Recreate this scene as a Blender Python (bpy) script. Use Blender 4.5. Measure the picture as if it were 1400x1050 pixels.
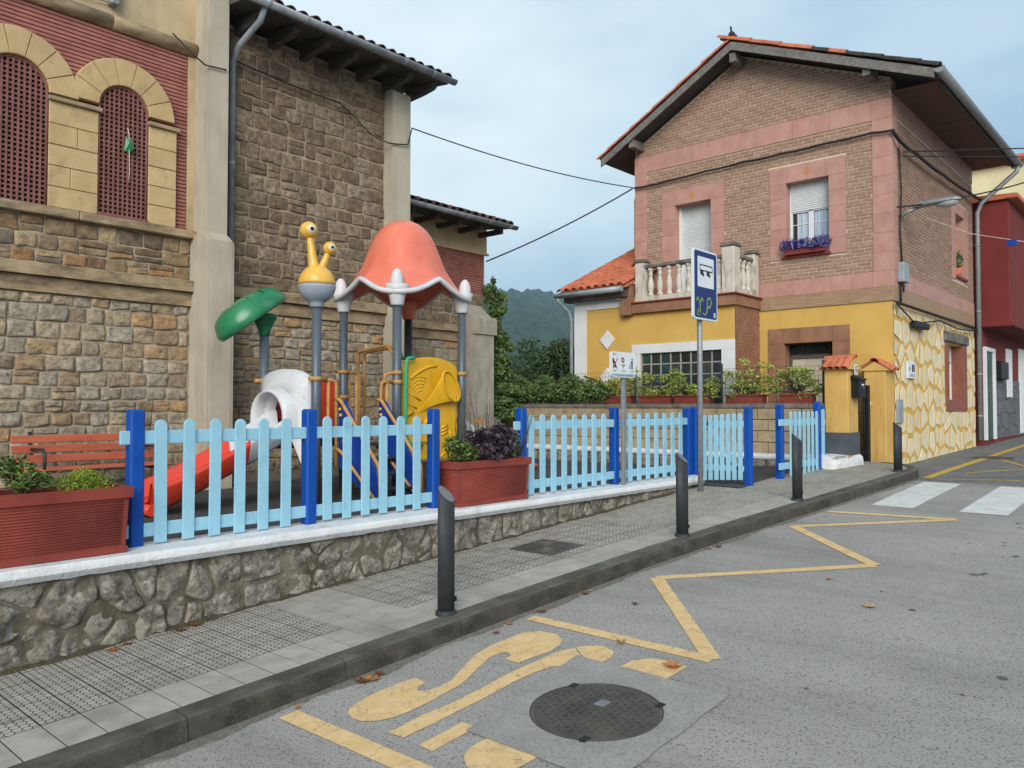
import bpy, bmesh, math, random
from mathutils import Vector, Matrix, noise as mnoise
random.seed(7)
R = random.Random(11)
for o in list(bpy.data.objects): bpy.data.objects.remove(o)
sc = bpy.context.scene
COL = sc.collection
rad = math.radians

# ---------------------------------------------------------------- camera, sky, sun, exposure
AZ = math.atan(965 / 1082.0); PITCH = math.atan(31 / 1082.0)
cd = bpy.data.cameras.new('camera'); cam = bpy.data.objects.new('camera', cd); COL.objects.link(cam)
cam.location = (0, 0, 1.65); cam.rotation_euler = (math.pi / 2 + PITCH, 0, AZ - math.pi / 2)
cd.sensor_width = 36; cd.lens = 1082 / 1400 * 36; cd.clip_end = 20000; cd.clip_start = .05
sc.camera = cam
SUN_EL, SUN_AZ = rad(27), rad(219)      # azimuth of the sun counted anticlockwise from +X
w = bpy.data.worlds.new('World'); sc.world = w; w.use_nodes = True
nt = w.node_tree; N = nt.nodes; LK = nt.links
bg = N['Background']; sky = N.new('ShaderNodeTexSky'); sky.sky_type = 'NISHITA'; sky.sun_disc = False
sky.sun_elevation = SUN_EL; sky.sun_rotation = math.pi / 2 - SUN_AZ
sky.air_density = 1.0; sky.dust_density = 1.2; sky.ozone_density = 1.5
tc = N.new('ShaderNodeTexCoord'); mp = N.new('ShaderNodeMapping'); mp.inputs['Scale'].default_value = (1.2, 1.2, 3.2)
mp.inputs['Rotation'].default_value = (0, 0, .9)
nz = N.new('ShaderNodeTexNoise'); nz.inputs['Scale'].default_value = 1.5; nz.inputs['Detail'].default_value = 5; nz.inputs['Roughness'].default_value = .5
cr = N.new('ShaderNodeValToRGB'); cr.color_ramp.elements[0].position = .30; cr.color_ramp.elements[1].position = .72
cr.color_ramp.elements[0].color = (.86, .86, .86, 1); cr.color_ramp.elements[1].color = (1, 1, 1, 1)
nz2 = N.new('ShaderNodeTexNoise'); nz2.inputs['Scale'].default_value = 2.1; nz2.inputs['Detail'].default_value = 6
cr2 = N.new('ShaderNodeValToRGB'); cr2.color_ramp.elements[0].position = .36; cr2.color_ramp.elements[1].position = .64
cr2.color_ramp.elements[0].color = (1.35, 2.05, 2.75, 1); cr2.color_ramp.elements[1].color = (2.35, 3.0, 3.5, 1)
mx = N.new('ShaderNodeMix'); mx.data_type = 'RGBA'
LK.new(tc.outputs['Generated'], mp.inputs['Vector']); LK.new(mp.outputs[0], nz.inputs['Vector']); LK.new(mp.outputs[0], nz2.inputs['Vector'])
LK.new(nz.outputs['Fac'], cr.inputs[0]); LK.new(nz2.outputs['Fac'], cr2.inputs[0])
vd = N.new('ShaderNodeVectorMath'); vd.operation = 'DOT_PRODUCT'; bd = Vector((math.cos(rad(58)) * .82, math.sin(rad(58)) * .82, .57)).normalized()   # thin bright break in the overcast
vd.inputs[1].default_value = bd; LK.new(tc.outputs['Generated'], vd.inputs[0])
br_ = N.new('ShaderNodeMapRange'); br_.interpolation_type = 'SMOOTHSTEP'; br_.inputs[1].default_value = .80; br_.inputs[2].default_value = 1.0; LK.new(vd.outputs['Value'], br_.inputs[0])
nm_ = N.new('ShaderNodeMath'); nm_.operation = 'MULTIPLY'; LK.new(br_.outputs[0], nm_.inputs[0]); nm2 = N.new('ShaderNodeMapRange'); nm2.inputs[1].default_value = .3; nm2.inputs[2].default_value = .6; nm2.inputs[3].default_value = .55; LK.new(nz2.outputs['Fac'], nm2.inputs[0]); LK.new(nm2.outputs[0], nm_.inputs[1])
mb_ = N.new('ShaderNodeMix'); mb_.data_type = 'RGBA'; LK.new(nm_.outputs[0], mb_.inputs[0]); LK.new(cr2.outputs[0], mb_.inputs[6]); mb_.inputs[7].default_value = (3.9, 4.4, 4.5, 1)
LK.new(cr.outputs[0], mx.inputs[0]); LK.new(sky.outputs[0], mx.inputs[6]); LK.new(mb_.outputs[2], mx.inputs[7])
LK.new(mx.outputs[2], bg.inputs[0]); bg.inputs[1].default_value = 0.1
sl = bpy.data.lights.new('sun', 'SUN'); sl.energy = 1.5; sl.angle = rad(38); sl.color = (1, .93, .84)
so = bpy.data.objects.new('sun', sl); COL.objects.link(so)
sd = Vector((math.cos(SUN_EL) * math.cos(SUN_AZ), math.cos(SUN_EL) * math.sin(SUN_AZ), math.sin(SUN_EL)))
so.rotation_euler = sd.to_track_quat('Z', 'Y').to_euler(); so.location = sd * 60
vs = sc.view_settings; vs.view_transform = 'Standard'; vs.look = 'None'; vs.exposure = 1.32; vs.gamma = 1; vs.use_curve_mapping = False
sc.cycles.max_bounces = 6; sc.cycles.volume_bounces = 1; sc.cycles.transparent_max_bounces = 12

# ---------------------------------------------------------------- materials
def lin(c, k=.88):
    f = lambda u: (u / 255 / 12.92) if u < 10 else ((u / 255 + .055) / 1.055) ** 2.4
    return tuple(f(u) * k for u in c[:3]) + (1,)
def M(name, c, c2=None, ns=5, rough=.85, bump=0., bs=60, rnd=0., pal=None, dirt=None, dirt2=None, metal=0., spec=.3, aniso=(1, 1, 1), cracks=None, coat=0., detail=5, speck=None, transm=0.):
    m = bpy.data.materials.new(name); m.use_nodes = True
    t = m.node_tree; n = t.nodes; l = t.links; b = n['Principled BSDF']
    geo = n.new('ShaderNodeNewGeometry'); pos = geo.outputs['Position']
    def mul(v):
        x = n.new('ShaderNodeVectorMath'); x.operation = 'MULTIPLY'; x.inputs[1].default_value = v; l.new(pos, x.inputs[0]); return x.outputs[0]
    def nze(vec, s, d=detail, rgh=.55):
        x = n.new('ShaderNodeTexNoise'); x.inputs['Scale'].default_value = s; x.inputs['Detail'].default_value = d; x.inputs['Roughness'].default_value = rgh
        l.new(vec, x.inputs['Vector']); return x.outputs['Fac']
    def ramp(f, lo, hi):
        x = n.new('ShaderNodeMapRange'); x.inputs[1].default_value = lo; x.inputs[2].default_value = hi; x.clamp = True; l.new(f, x.inputs[0]); return x.outputs[0]
    def mix(f, a, bb, mode='MIX'):
        x = n.new('ShaderNodeMix'); x.data_type = 'RGBA'; x.blend_type = mode
        for s, v in ((0, f), (6, a), (7, bb)):
            if hasattr(v, 'is_linked') or hasattr(v, 'links'): l.new(v, x.inputs[s])
            else: x.inputs[s].default_value = v
        return x.outputs[2]
    if c2 is None: c2 = tuple(u * .82 for u in c[:3])
    rv = None
    if pal or rnd:
        oi = n.new('ShaderNodeObjectInfo'); ad = n.new('ShaderNodeMath'); ad.operation = 'ADD'
        l.new(oi.outputs['Random'], ad.inputs[0]); l.new(geo.outputs['Random Per Island'], ad.inputs[1])
        fr = n.new('ShaderNodeMath'); fr.operation = 'FRACT'; l.new(ad.outputs[0], fr.inputs[0]); rv = fr.outputs[0]
    if pal:
        cr = n.new('ShaderNodeValToRGB'); cr.color_ramp.interpolation = 'CONSTANT'; e = cr.color_ramp.elements
        while len(e) < len(pal): e.new(.5)
        for i, p in enumerate(pal): e[i].position = i / len(pal); e[i].color = lin(p)
        l.new(rv, cr.inputs[0]); base = cr.outputs[0]
        k = sum(c2[:3]) / max(1, sum(c[:3])); dk = mix(1.0, base, (k ** 2.2,) * 3 + (1,), 'MULTIPLY')
        col = mix(ramp(nze(pos, ns), .35, .68), base, dk)
    else:
        col = mix(ramp(nze(mul(aniso), ns), .33, .68), lin(c), lin(c2))
    if rnd:
        hs = n.new('ShaderNodeHueSaturation'); mr = n.new('ShaderNodeMapRange'); mr.inputs[3].default_value = 1 - rnd; mr.inputs[4].default_value = 1 + rnd
        r2 = n.new('ShaderNodeMath'); r2.operation = 'MULTIPLY'; r2.inputs[1].default_value = 7.31; l.new(rv, r2.inputs[0])
        r3 = n.new('ShaderNodeMath'); r3.operation = 'FRACT'; l.new(r2.outputs[0], r3.inputs[0]); l.new(r3.outputs[0], mr.inputs[0])
        l.new(mr.outputs[0], hs.inputs['Value']); l.new(col, hs.inputs['Color']); col = hs.outputs[0]
    for d in (dirt, dirt2):
        if d:      # (colour, lo, hi, scale vector, amount)
            f = ramp(nze(mul(d[3]), 1, 6, .62), d[1], d[2])
            am = n.new('ShaderNodeMath'); am.operation = 'MULTIPLY'; am.inputs[1].default_value = d[4]; l.new(f, am.inputs[0])
            col = mix(am.outputs[0], col, lin(d[0]))
    if speck:      # (colour, scale, threshold, amount)
        f = ramp(nze(pos, speck[1], 2, .5), speck[2], speck[2] + .08)
        am = n.new('ShaderNodeMath'); am.operation = 'MULTIPLY'; am.inputs[1].default_value = speck[3]; l.new(f, am.inputs[0])
        col = mix(am.outputs[0], col, lin(speck[0]))
    if cracks:     # (colour, scale, width)
        vo = n.new('ShaderNodeTexVoronoi'); vo.feature = 'DISTANCE_TO_EDGE'; vo.inputs['Scale'].default_value = cracks[1]
        wv = n.new('ShaderNodeTexNoise'); wv.inputs['Scale'].default_value = 9; l.new(pos, wv.inputs['Vector'])
        va = n.new('ShaderNodeVectorMath'); va.operation = 'MULTIPLY_ADD'; va.inputs[1].default_value = (.22,) * 3; l.new(wv.outputs['Color'], va.inputs[0]); l.new(pos, va.inputs[2])
        l.new(va.outputs[0], vo.inputs['Vector'])
        f = ramp(vo.outputs['Distance'], cracks[2], 0.)
        col = mix(f, col, lin(cracks[0]))
    l.new(col, b.inputs['Base Color'])
    b.inputs['Roughness'].default_value = rough; b.inputs['Metallic'].default_value = metal; b.inputs['Specular IOR Level'].default_value = spec
    if coat: b.inputs['Coat Weight'].default_value = coat; b.inputs['Coat Roughness'].default_value = .25
    if transm: b.inputs['Transmission Weight'].default_value = transm
    if bump:
        bp = n.new('ShaderNodeBump'); bp.inputs['Strength'].default_value = bump; bp.inputs['Distance'].default_value = .02
        l.new(nze(pos, bs, 6, .62), bp.inputs['Height']); l.new(bp.outputs[0], b.inputs['Normal'])
    return m
DK = (58, 52, 44)
MT = dict(
 asphalt=M('asphalt', (176, 171, 164), (162, 158, 151), ns=.8, bump=.55, bs=130, rough=.9, dirt=((140, 136, 131), .48, .7, (1.6, .35, 1), .7), speck=((98, 96, 93), 70, .56, .75), dirt2=((196, 192, 186), .56, .70, (85, 85, 85), .55)),
 concrete_patch=M('concrete_patch', (178, 174, 167), (158, 154, 148), ns=4, bump=.6, bs=150, dirt=((120, 120, 120), .5, .66, (55, 55, 55), .6), speck=((105, 105, 105), 90, .6, .5)),
 yellow_paint=M('yellow_paint', (234, 200, 146), (222, 186, 130), ns=7, bump=.3, bs=140, dirt=((168, 156, 136), .55, .75, (14, 14, 14), .55), cracks=((128, 118, 100), 5.5, .012)),
 amber_paint=M('amber_paint', (214, 176, 70), (196, 158, 62), ns=5, bump=.2, bs=140, dirt=((150, 140, 110), .5, .72, (9, 9, 9), .6)),
 white_paint=M('white_paint', (222, 222, 216), (205, 205, 200), ns=5, bump=.2, bs=120, dirt=((160, 160, 158), .52, .74, (7, 7, 7), .45)),
 tile=M('pavement_tile', (178, 173, 162), (160, 155, 144), ns=7, bump=.25, bs=120, rnd=.07, dirt=((112, 108, 92), .5, .75, (1.6, 1.6, 1), .6)),
 groove=M('tile_groove', (66, 62, 55), ns=20),
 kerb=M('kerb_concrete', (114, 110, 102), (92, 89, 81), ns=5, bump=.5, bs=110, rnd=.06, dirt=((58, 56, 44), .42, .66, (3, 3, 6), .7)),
 moss_stone=M('moss_stone', (158, 152, 140), (108, 102, 92), ns=9, bump=1.0, bs=30, rnd=.14, dirt=((66, 60, 46), .5, .66, (5, 5, 7), .75), dirt2=((190, 184, 172), .52, .66, (16, 16, 16), .6), speck=((70, 64, 54), 40, .58, .6)),
 wall_mortar=M('wall_mortar', (134, 126, 110), (98, 91, 76), ns=8, bump=.8, bs=40, dirt=((52, 50, 36), .45, .65, (3, 3, 3), .7)),
 lime=M('white_lime', (232, 233, 234), (216, 217, 218), ns=6, bump=.5, bs=45, dirt=((168, 164, 154), .55, .74, (5, 5, 12), .6), speck=((150, 146, 136), 40, .68, .5)),
 rubber=M('rubber', (82, 82, 82), (66, 66, 66), ns=3, bump=.4, bs=180, speck=((104, 106, 104), 90, .6, .4)),
 lblue=M('light_blue_paint', (156, 204, 224), (147, 196, 217), ns=9, rough=.5, bump=.05, bs=30, rnd=.02, dirt=((112, 150, 168), .56, .74, (7, 7, 3), .5), speck=((96, 110, 112), 46, .73, .7)),
 blue=M('blue_paint', (8, 80, 172), (6, 70, 158), ns=6, rough=.45, bump=.05, bs=40, speck=((150, 180, 205), 30, .72, .6), dirt=((20, 60, 120), .55, .75, (7, 7, 2), .5)),
 planter=M('planter_plastic', (146, 66, 54), (128, 56, 47), ns=4, rough=.6, bump=.08, bs=60, dirt=((150, 104, 92), .55, .8, (5, 5, 5), .35)),
 soil=M('soil', (150, 120, 92), (100, 76, 56), ns=25, bump=1, bs=60),
 bench=M('bench_wood', (196, 108, 80), (180, 94, 68), ns=3, aniso=(1, 8, 8), rough=.6, rnd=.05, bump=.1),
 dark=M('dark_metal', (55, 58, 61), (47, 50, 53), ns=20, rough=.55, bump=.08, bs=160, rnd=.03),
 capgrey=M('cast_grey', (128, 130, 132), (112, 114, 116), ns=12, rough=.5),
 iron=M('cast_iron', (96, 92, 86), (78, 75, 71), ns=7, rough=.5, metal=.35, bump=.25, bs=90, dirt=((122, 104, 84), .52, .74, (6, 6, 6), .6)),
 galv=M('galvanised', (152, 158, 160), (134, 140, 143), ns=18, rough=.45, metal=.3, dirt=((112, 116, 116), .5, .7, (8, 8, 2), .4)),
 zinc=M('zinc', (164, 174, 182), (142, 151, 158), ns=6, rough=.45, metal=.1, dirt=((90, 94, 96), .5, .7, (5, 5, 1.5), .5)),
 stoneL=M('rubble_stone', (190, 160, 120), (152, 126, 94), ns=14, bump=1.0, bs=26, rnd=.09,
   pal=[(190, 174, 148), (186, 158, 122), (178, 168, 150), (196, 178, 148), (172, 148, 120), (188, 168, 138), (174, 164, 148), (192, 156, 114), (184, 174, 154), (166, 146, 124), (186, 176, 158), (180, 164, 138)],
   dirt=((110, 97, 78), .5, .66, (13, 13, 17), .75), dirt2=((94, 82, 66), .54, .72, (2.2, 2.2, 1.6), .55)),
 stoneB=M('brown_tuff', (140, 118, 94), (104, 86, 68), ns=9, bump=1.0, bs=24, rnd=.12,
   pal=[(158, 138, 114), (146, 126, 102), (166, 146, 122), (134, 116, 96), (152, 130, 105), (172, 154, 130)], dirt=((98, 84, 68), .48, .64, (14, 14, 18), .8), speck=((66, 56, 46), 42, .60, .7)),
 stoneO=M('ochre_stone', (150, 122, 88), (110, 88, 64), ns=9, bump=1.0, bs=22, rnd=.14,
   pal=[(166, 140, 108), (172, 134, 92), (148, 128, 104), (184, 160, 124), (154, 122, 92), (144, 128, 112)], dirt=((76, 66, 54), .5, .7, (2.5, 2.5, 3), .7)),
 mortarL=M('mortar_grey', (186, 174, 154), (160, 147, 126), ns=6, bump=.8, bs=50, dirt=((100, 88, 70), .5, .7, (2, 2, 2), .55)),
 mortarB=M('mortar_tan', (180, 162, 138), (154, 136, 113), ns=6, bump=.8, bs=50, dirt=((104, 88, 70), .5, .72, (1.6, 1.6, 1.6), .6)),
 sand=M('sandstone', (206, 180, 134), (190, 163, 118), ns=4, bump=.35, bs=60, rnd=.05, dirt=((120, 106, 78), .54, .76, (4, 4, 3), .55)),
 ledge=M('weathered_ledge', (182, 160, 128), (156, 136, 106), ns=4, bump=.4, bs=50, dirt=((86, 76, 60), .42, .66, (3, 3, 9), .75)),
 render=M('pale_render', (192, 184, 166), (178, 170, 152), ns=2.5, bump=.2, bs=70, dirt=((146, 140, 126), .5, .74, (4, 4, .7), .55)),
 cream=M('cream_render', (204, 184, 148), (186, 166, 130), ns=2, bump=.2, bs=70, dirt=((128, 114, 92), .52, .76, (2.4, 2.4, 1.2), .55)),
 redrib=M('red_course_brick', (176, 116, 104), (156, 98, 88), ns=5, bump=.3, bs=70, rnd=.09, dirt=((104, 60, 54), .52, .74, (2, 2, 4), .5)),
 redjoint=M('red_joint', (84, 46, 42), ns=8),
 lattice=M('lattice_red', (146, 98, 90), (124, 80, 74), ns=10, rough=.6, rnd=.05),
 gloom=M('dark_interior', (30, 28, 28), ns=3),
 wood=M('dark_wood', (96, 90, 84), (72, 66, 61), ns=4, aniso=(6, 1, 6), rough=.8, bump=.3, bs=50, dirt=((118, 114, 108), .52, .72, (3, 3, 3), .5)),
 soffit=M('soffit_board', (110, 86, 68), (92, 70, 55), ns=5, aniso=(1, 10, 10), rough=.7, rnd=.08),
 terra=M('terracotta', (206, 122, 88), (182, 100, 72), ns=10, bump=.35, bs=50, rnd=.12, dirt=((120, 74, 56), .55, .75, (7, 7, 7), .55)),
 oldtile=M('old_tile', (136, 88, 72), (98, 64, 54), ns=9, bump=.5, bs=50, rnd=.2, dirt=((60, 52, 46), .44, .66, (6, 6, 6), .75)),
 blacktile=M('lichen_tile', (72, 62, 56), (50, 44, 40), ns=9, bump=.5, bs=50, rnd=.15),
 yellow=M('yellow_render', (216, 178, 98), (204, 165, 86), ns=1.6, bump=.18, bs=90, dirt2=((170, 134, 80), .58, .76, (5, 5, .55), .5), dirt=((182, 144, 82), .54, .8, (1.4, 1.4, .5), .5)),
 yellow2=M('yellow_render_wall', (216, 178, 104), (202, 162, 90), ns=2.5, bump=.22, bs=80, dirt=((132, 92, 48), .54, .74, (4, 4, .8), .6)),
 white=M('white_render', (226, 229, 232), (215, 218, 221), ns=3, bump=.15, bs=80, dirt=((184, 184, 182), .58, .8, (3, 3, 1), .5)),
 salmon=M('salmon_tile', (192, 148, 134), (179, 134, 121), ns=3.5, rough=.6, bump=.08, bs=60, rnd=.05, dirt=((202, 162, 148), .5, .74, (5, 5, 5), .5)),
 brick=M('facing_brick', (186, 142, 116), (176, 132, 108), ns=6, bump=.25, bs=90, rnd=.05, pal=[(168, 136, 118), (162, 128, 110), (174, 143, 124), (166, 132, 113)]),
 bmortar=M('brick_mortar', (214, 198, 174), (202, 185, 160), ns=10, bump=.2, bs=90),
 woodtile=M('wood_tile', (172, 144, 116), (146, 118, 92), ns=3, aniso=(14, 1, 14), rough=.65, rnd=.05),
 shutter=M('shutter_white', (214, 220, 222), (204, 210, 212), ns=4, rough=.5, dirt=((180, 184, 184), .56, .8, (5, 5, 1), .5)),
 pvc=M('white_frame', (226, 230, 232), (218, 222, 224), ns=5, rough=.4),
 curtain=M('curtain', (190, 206, 220), (150, 170, 190), ns=9, aniso=(8, 8, .4), rough=.8),
 glass=M('dark_glass', (46, 54, 58), (32, 38, 42), ns=3, rough=.08, spec=.6),
 gblock=M('glass_block', (66, 78, 76), (46, 56, 54), ns=16, rough=.16, spec=.6, bump=.6, bs=30, rnd=.25, pal=[(62, 74, 74), (48, 56, 58), (58, 92, 84), (52, 60, 60), (70, 78, 82), (50, 70, 84)]),
 balus=M('stone_white', (214, 208, 196), (196, 190, 178), ns=5, bump=.3, bs=60, dirt=((96, 92, 84), .52, .7, (7, 7, 3), .75)),
 grime=M('lichen_concrete', (136, 130, 120), (106, 101, 94), ns=8, bump=.4, bs=60, dirt=((64, 62, 58), .46, .66, (6, 6, 6), .7)),
 fascia=M('fascia_tile', (160, 118, 94), (140, 100, 78), ns=4, bump=.2, bs=60, rnd=.05, dirt=((110, 84, 68), .5, .72, (5, 5, 2), .5)),
 lattice_tile=M('lattice_screen', (140, 106, 82), (112, 84, 66), ns=10, rnd=.1),
 veneer=M('cream_flagstone', (230, 218, 186), (214, 200, 166), ns=4, bump=.35, bs=40, rnd=.06, dirt=((198, 178, 134), .54, .76, (5, 5, 5), .5)),
 veneer_joint=M('yellow_joint', (218, 178, 96), (204, 164, 86), ns=6, bump=.3, bs=70, dirt=((150, 120, 70), .52, .74, (3, 3, 1), .5)),
 slate=M('slate_grey', (86, 92, 98), (72, 78, 84), ns=5, rough=.6, bump=.2, bs=60, rnd=.06),
 greyven=M('grey_flagstone', (112, 112, 116), (88, 88, 92), ns=5, bump=.4, bs=40, rnd=.12),
 oxblood=M('oxblood_render', (126, 52, 48), (112, 45, 42), ns=3, bump=.2, bs=80, dirt=((98, 38, 36), .5, .75, (2, 2, 1), .5)),
 paleyellow=M('pale_yellow_render', (226, 222, 180), (214, 208, 166), ns=1.2, bump=.2, bs=60, dirt=((190, 186, 156), .52, .76, (.8, .8, .4), .5)),
 block=M('concrete_block', (178, 160, 130), (156, 138, 110), ns=6, bump=.4, bs=60, rnd=.07, dirt=((110, 98, 80), .52, .72, (3.5, 3.5, 5), .6)),
 blockcap=M('block_cap', (132, 124, 112), (108, 101, 92), ns=6, bump=.4, bs=60, rnd=.06, dirt=((82, 78, 72), .5, .7, (5, 5, 5), .6)),
 blockjoint=M('block_joint', (112, 100, 84), ns=9, bump=.3),
 steel=M('play_post_steel', (96, 108, 118), (88, 99, 108), ns=5, rough=.38, metal=.2, bump=.03, dirt=((76, 84, 92), .55, .75, (8, 8, 1), .4)),
 tan=M('tan_tube', (196, 150, 92), (176, 130, 76), ns=10, rough=.5, dirt=((130, 92, 56), .52, .74, (9, 9, 9), .6)),
 red_pl=M('red_plastic', (226, 70, 44), (212, 62, 40), ns=3, rough=.3, spec=.5, coat=.25, dirt=((196, 92, 72), .54, .74, (6, 6, 6), .6)),
 white_pl=M('white_plastic', (216, 218, 220), (204, 206, 210), ns=4, rough=.4, dirt=((178, 178, 180), .55, .78, (5, 5, 4), .4)),
 grey_pl=M('grey_plastic', (158, 170, 182), (148, 160, 172), ns=4, rough=.4, dirt=((128, 136, 146), .56, .78, (6, 6, 3), .4)),
 yel_pl=M('yellow_plastic', (236, 188, 86), (226, 176, 74), ns=5, rough=.32, spec=.5, dirt=((196, 156, 84), .56, .74, (9, 9, 6), .6)),
 horn_pl=M('horn_yellow', (230, 178, 36), (218, 164, 26), ns=4, rough=.32, coat=.2, dirt=((188, 140, 40), .54, .74, (7, 7, 4), .6)),
 green_pl=M('green_plastic', (48, 134, 90), (36, 118, 78), ns=4, rough=.3, coat=.3, dirt=((96, 150, 118), .54, .74, (6, 6, 6), .5)),
 mint_pl=M('mint_tube', (58, 168, 122), (52, 156, 112), ns=6, rough=.4),
 pink_pl=M('pink_plastic', (234, 130, 104), (224, 116, 92), ns=2.5, rough=.34, spec=.5, speck=((200, 120, 106), 14, .64, .5), dirt=((230, 146, 130), .5, .8, (2.5, 2.5, 5), .4)),
 blue_pl=M('blue_plastic', (24, 66, 158), (18, 56, 140), ns=5, rough=.4),
 black=M('black', (26, 26, 28), ns=5, rough=.5),
 eyewhite=M('eye_white', (232, 228, 214), ns=5, rough=.4),
 signblue=M('sign_blue', (22, 44, 112), (18, 38, 102), ns=5, rough=.35),
 signwhite=M('sign_white', (222, 230, 232), (214, 222, 226), ns=5, rough=.35),
 signpale=M('sign_pale_blue', (178, 200, 210), ns=5, rough=.4),
 signred=M('sign_red', (190, 40, 48), ns=5, rough=.4),
 lime_spray=M('lime_spray', (150, 170, 80), (104, 128, 70), ns=30, rough=.6),
 box_grey=M('box_grey', (158, 166, 172), (140, 148, 154), ns=6, rough=.5, dirt=((120, 120, 116), .52, .72, (9, 9, 4), .5)),
 lampglass=M('lamp_glass', (176, 184, 184), (150, 158, 160), ns=8, rough=.2),
 cable=M('cable_black', (44, 43, 43), ns=8, rough=.6),
 greendoor=M('green_door', (22, 74, 46), ns=6, rough=.4),
 bark=M('bark', (98, 84, 68), (70, 60, 48), ns=12, bump=.8, bs=40),
 wire=M('wire_green', (58, 74, 64), ns=8, rough=.5),
 pebble=M('pavers', (136, 136, 134), (118, 118, 117), ns=2, bump=.3, bs=80, rnd=.08, dirt=((104, 104, 102), .5, .74, (1.5, 1.5, 1), .5)),
 forest=M('forest', (46, 70, 44), (26, 44, 32), ns=.016, rough=.95, dirt=((60, 82, 50), .5, .7, (.05, .05, .05), .6), dirt2=((16, 30, 22), .48, .62, (.075, .075, .075), .8)),
browns=M('brown_render', (146, 92, 76), (130, 80, 66), ns=5, rough=.7, bump=.15),
 conc=M('aged_concrete', (176, 172, 160), (154, 150, 138), ns=3, bump=.4, bs=40, dirt=((120, 114, 102), .5, .72, (4, 4, 1.4), .6)),
 barge=M('weathered_board', (136, 132, 126), (104, 100, 95), ns=5, aniso=(6, 2, 6), bump=.3, bs=50, dirt=((80, 76, 72), .5, .7, (4, 4, 4), .6)),
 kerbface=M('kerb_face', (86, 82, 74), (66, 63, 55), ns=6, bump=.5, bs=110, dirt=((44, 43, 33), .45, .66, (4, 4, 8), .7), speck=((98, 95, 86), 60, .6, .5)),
 grit=M('gutter_grit', (134, 129, 120), (112, 107, 98), ns=25, bump=.6, bs=120, speck=((84, 78, 66), 60, .56, .7)),
 seam=M('dirt_seam', (92, 86, 66), (64, 60, 44), ns=20, bump=.9, bs=70, speck=((120, 116, 84), 50, .6, .6)),
 ochre=M('ochre_tile', (204, 144, 92), ns=9),
 ground=M('soil_ground', (104, 98, 84), (86, 82, 68), ns=.3),
 dryleaf=M('dry_leaf', (176, 124, 76), (136, 88, 52), ns=30, rnd=.2, pal=[(186, 130, 78), (206, 172, 128), (124, 72, 44), (176, 112, 66)]),
)
def leafmat(name, c, c2, rnd=.25):
    m = M(name, c, c2, ns=6, rough=.5, rnd=rnd, spec=.35); b = m.node_tree.nodes['Principled BSDF']
    return m
MT.update(
 ivy=leafmat('ivy_leaf', (98, 122, 62), (52, 76, 38)), vine=leafmat('vine_leaf', (192, 202, 104), (138, 158, 66)),
 fern=leafmat('yellow_green_leaf', (156, 178, 56), (118, 142, 40)), shrub=leafmat('shrub_leaf', (112, 132, 66), (66, 92, 42)),
 lilac=leafmat('purple_leaf', (88, 70, 84), (50, 40, 54)), tree=leafmat('tree_leaf', (74, 98, 52), (42, 62, 34)),
 violet=leafmat('violet_petal', (84, 64, 160), (58, 44, 124)), orange=leafmat('orange_petal', (226, 150, 40), (206, 120, 30)))

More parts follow.
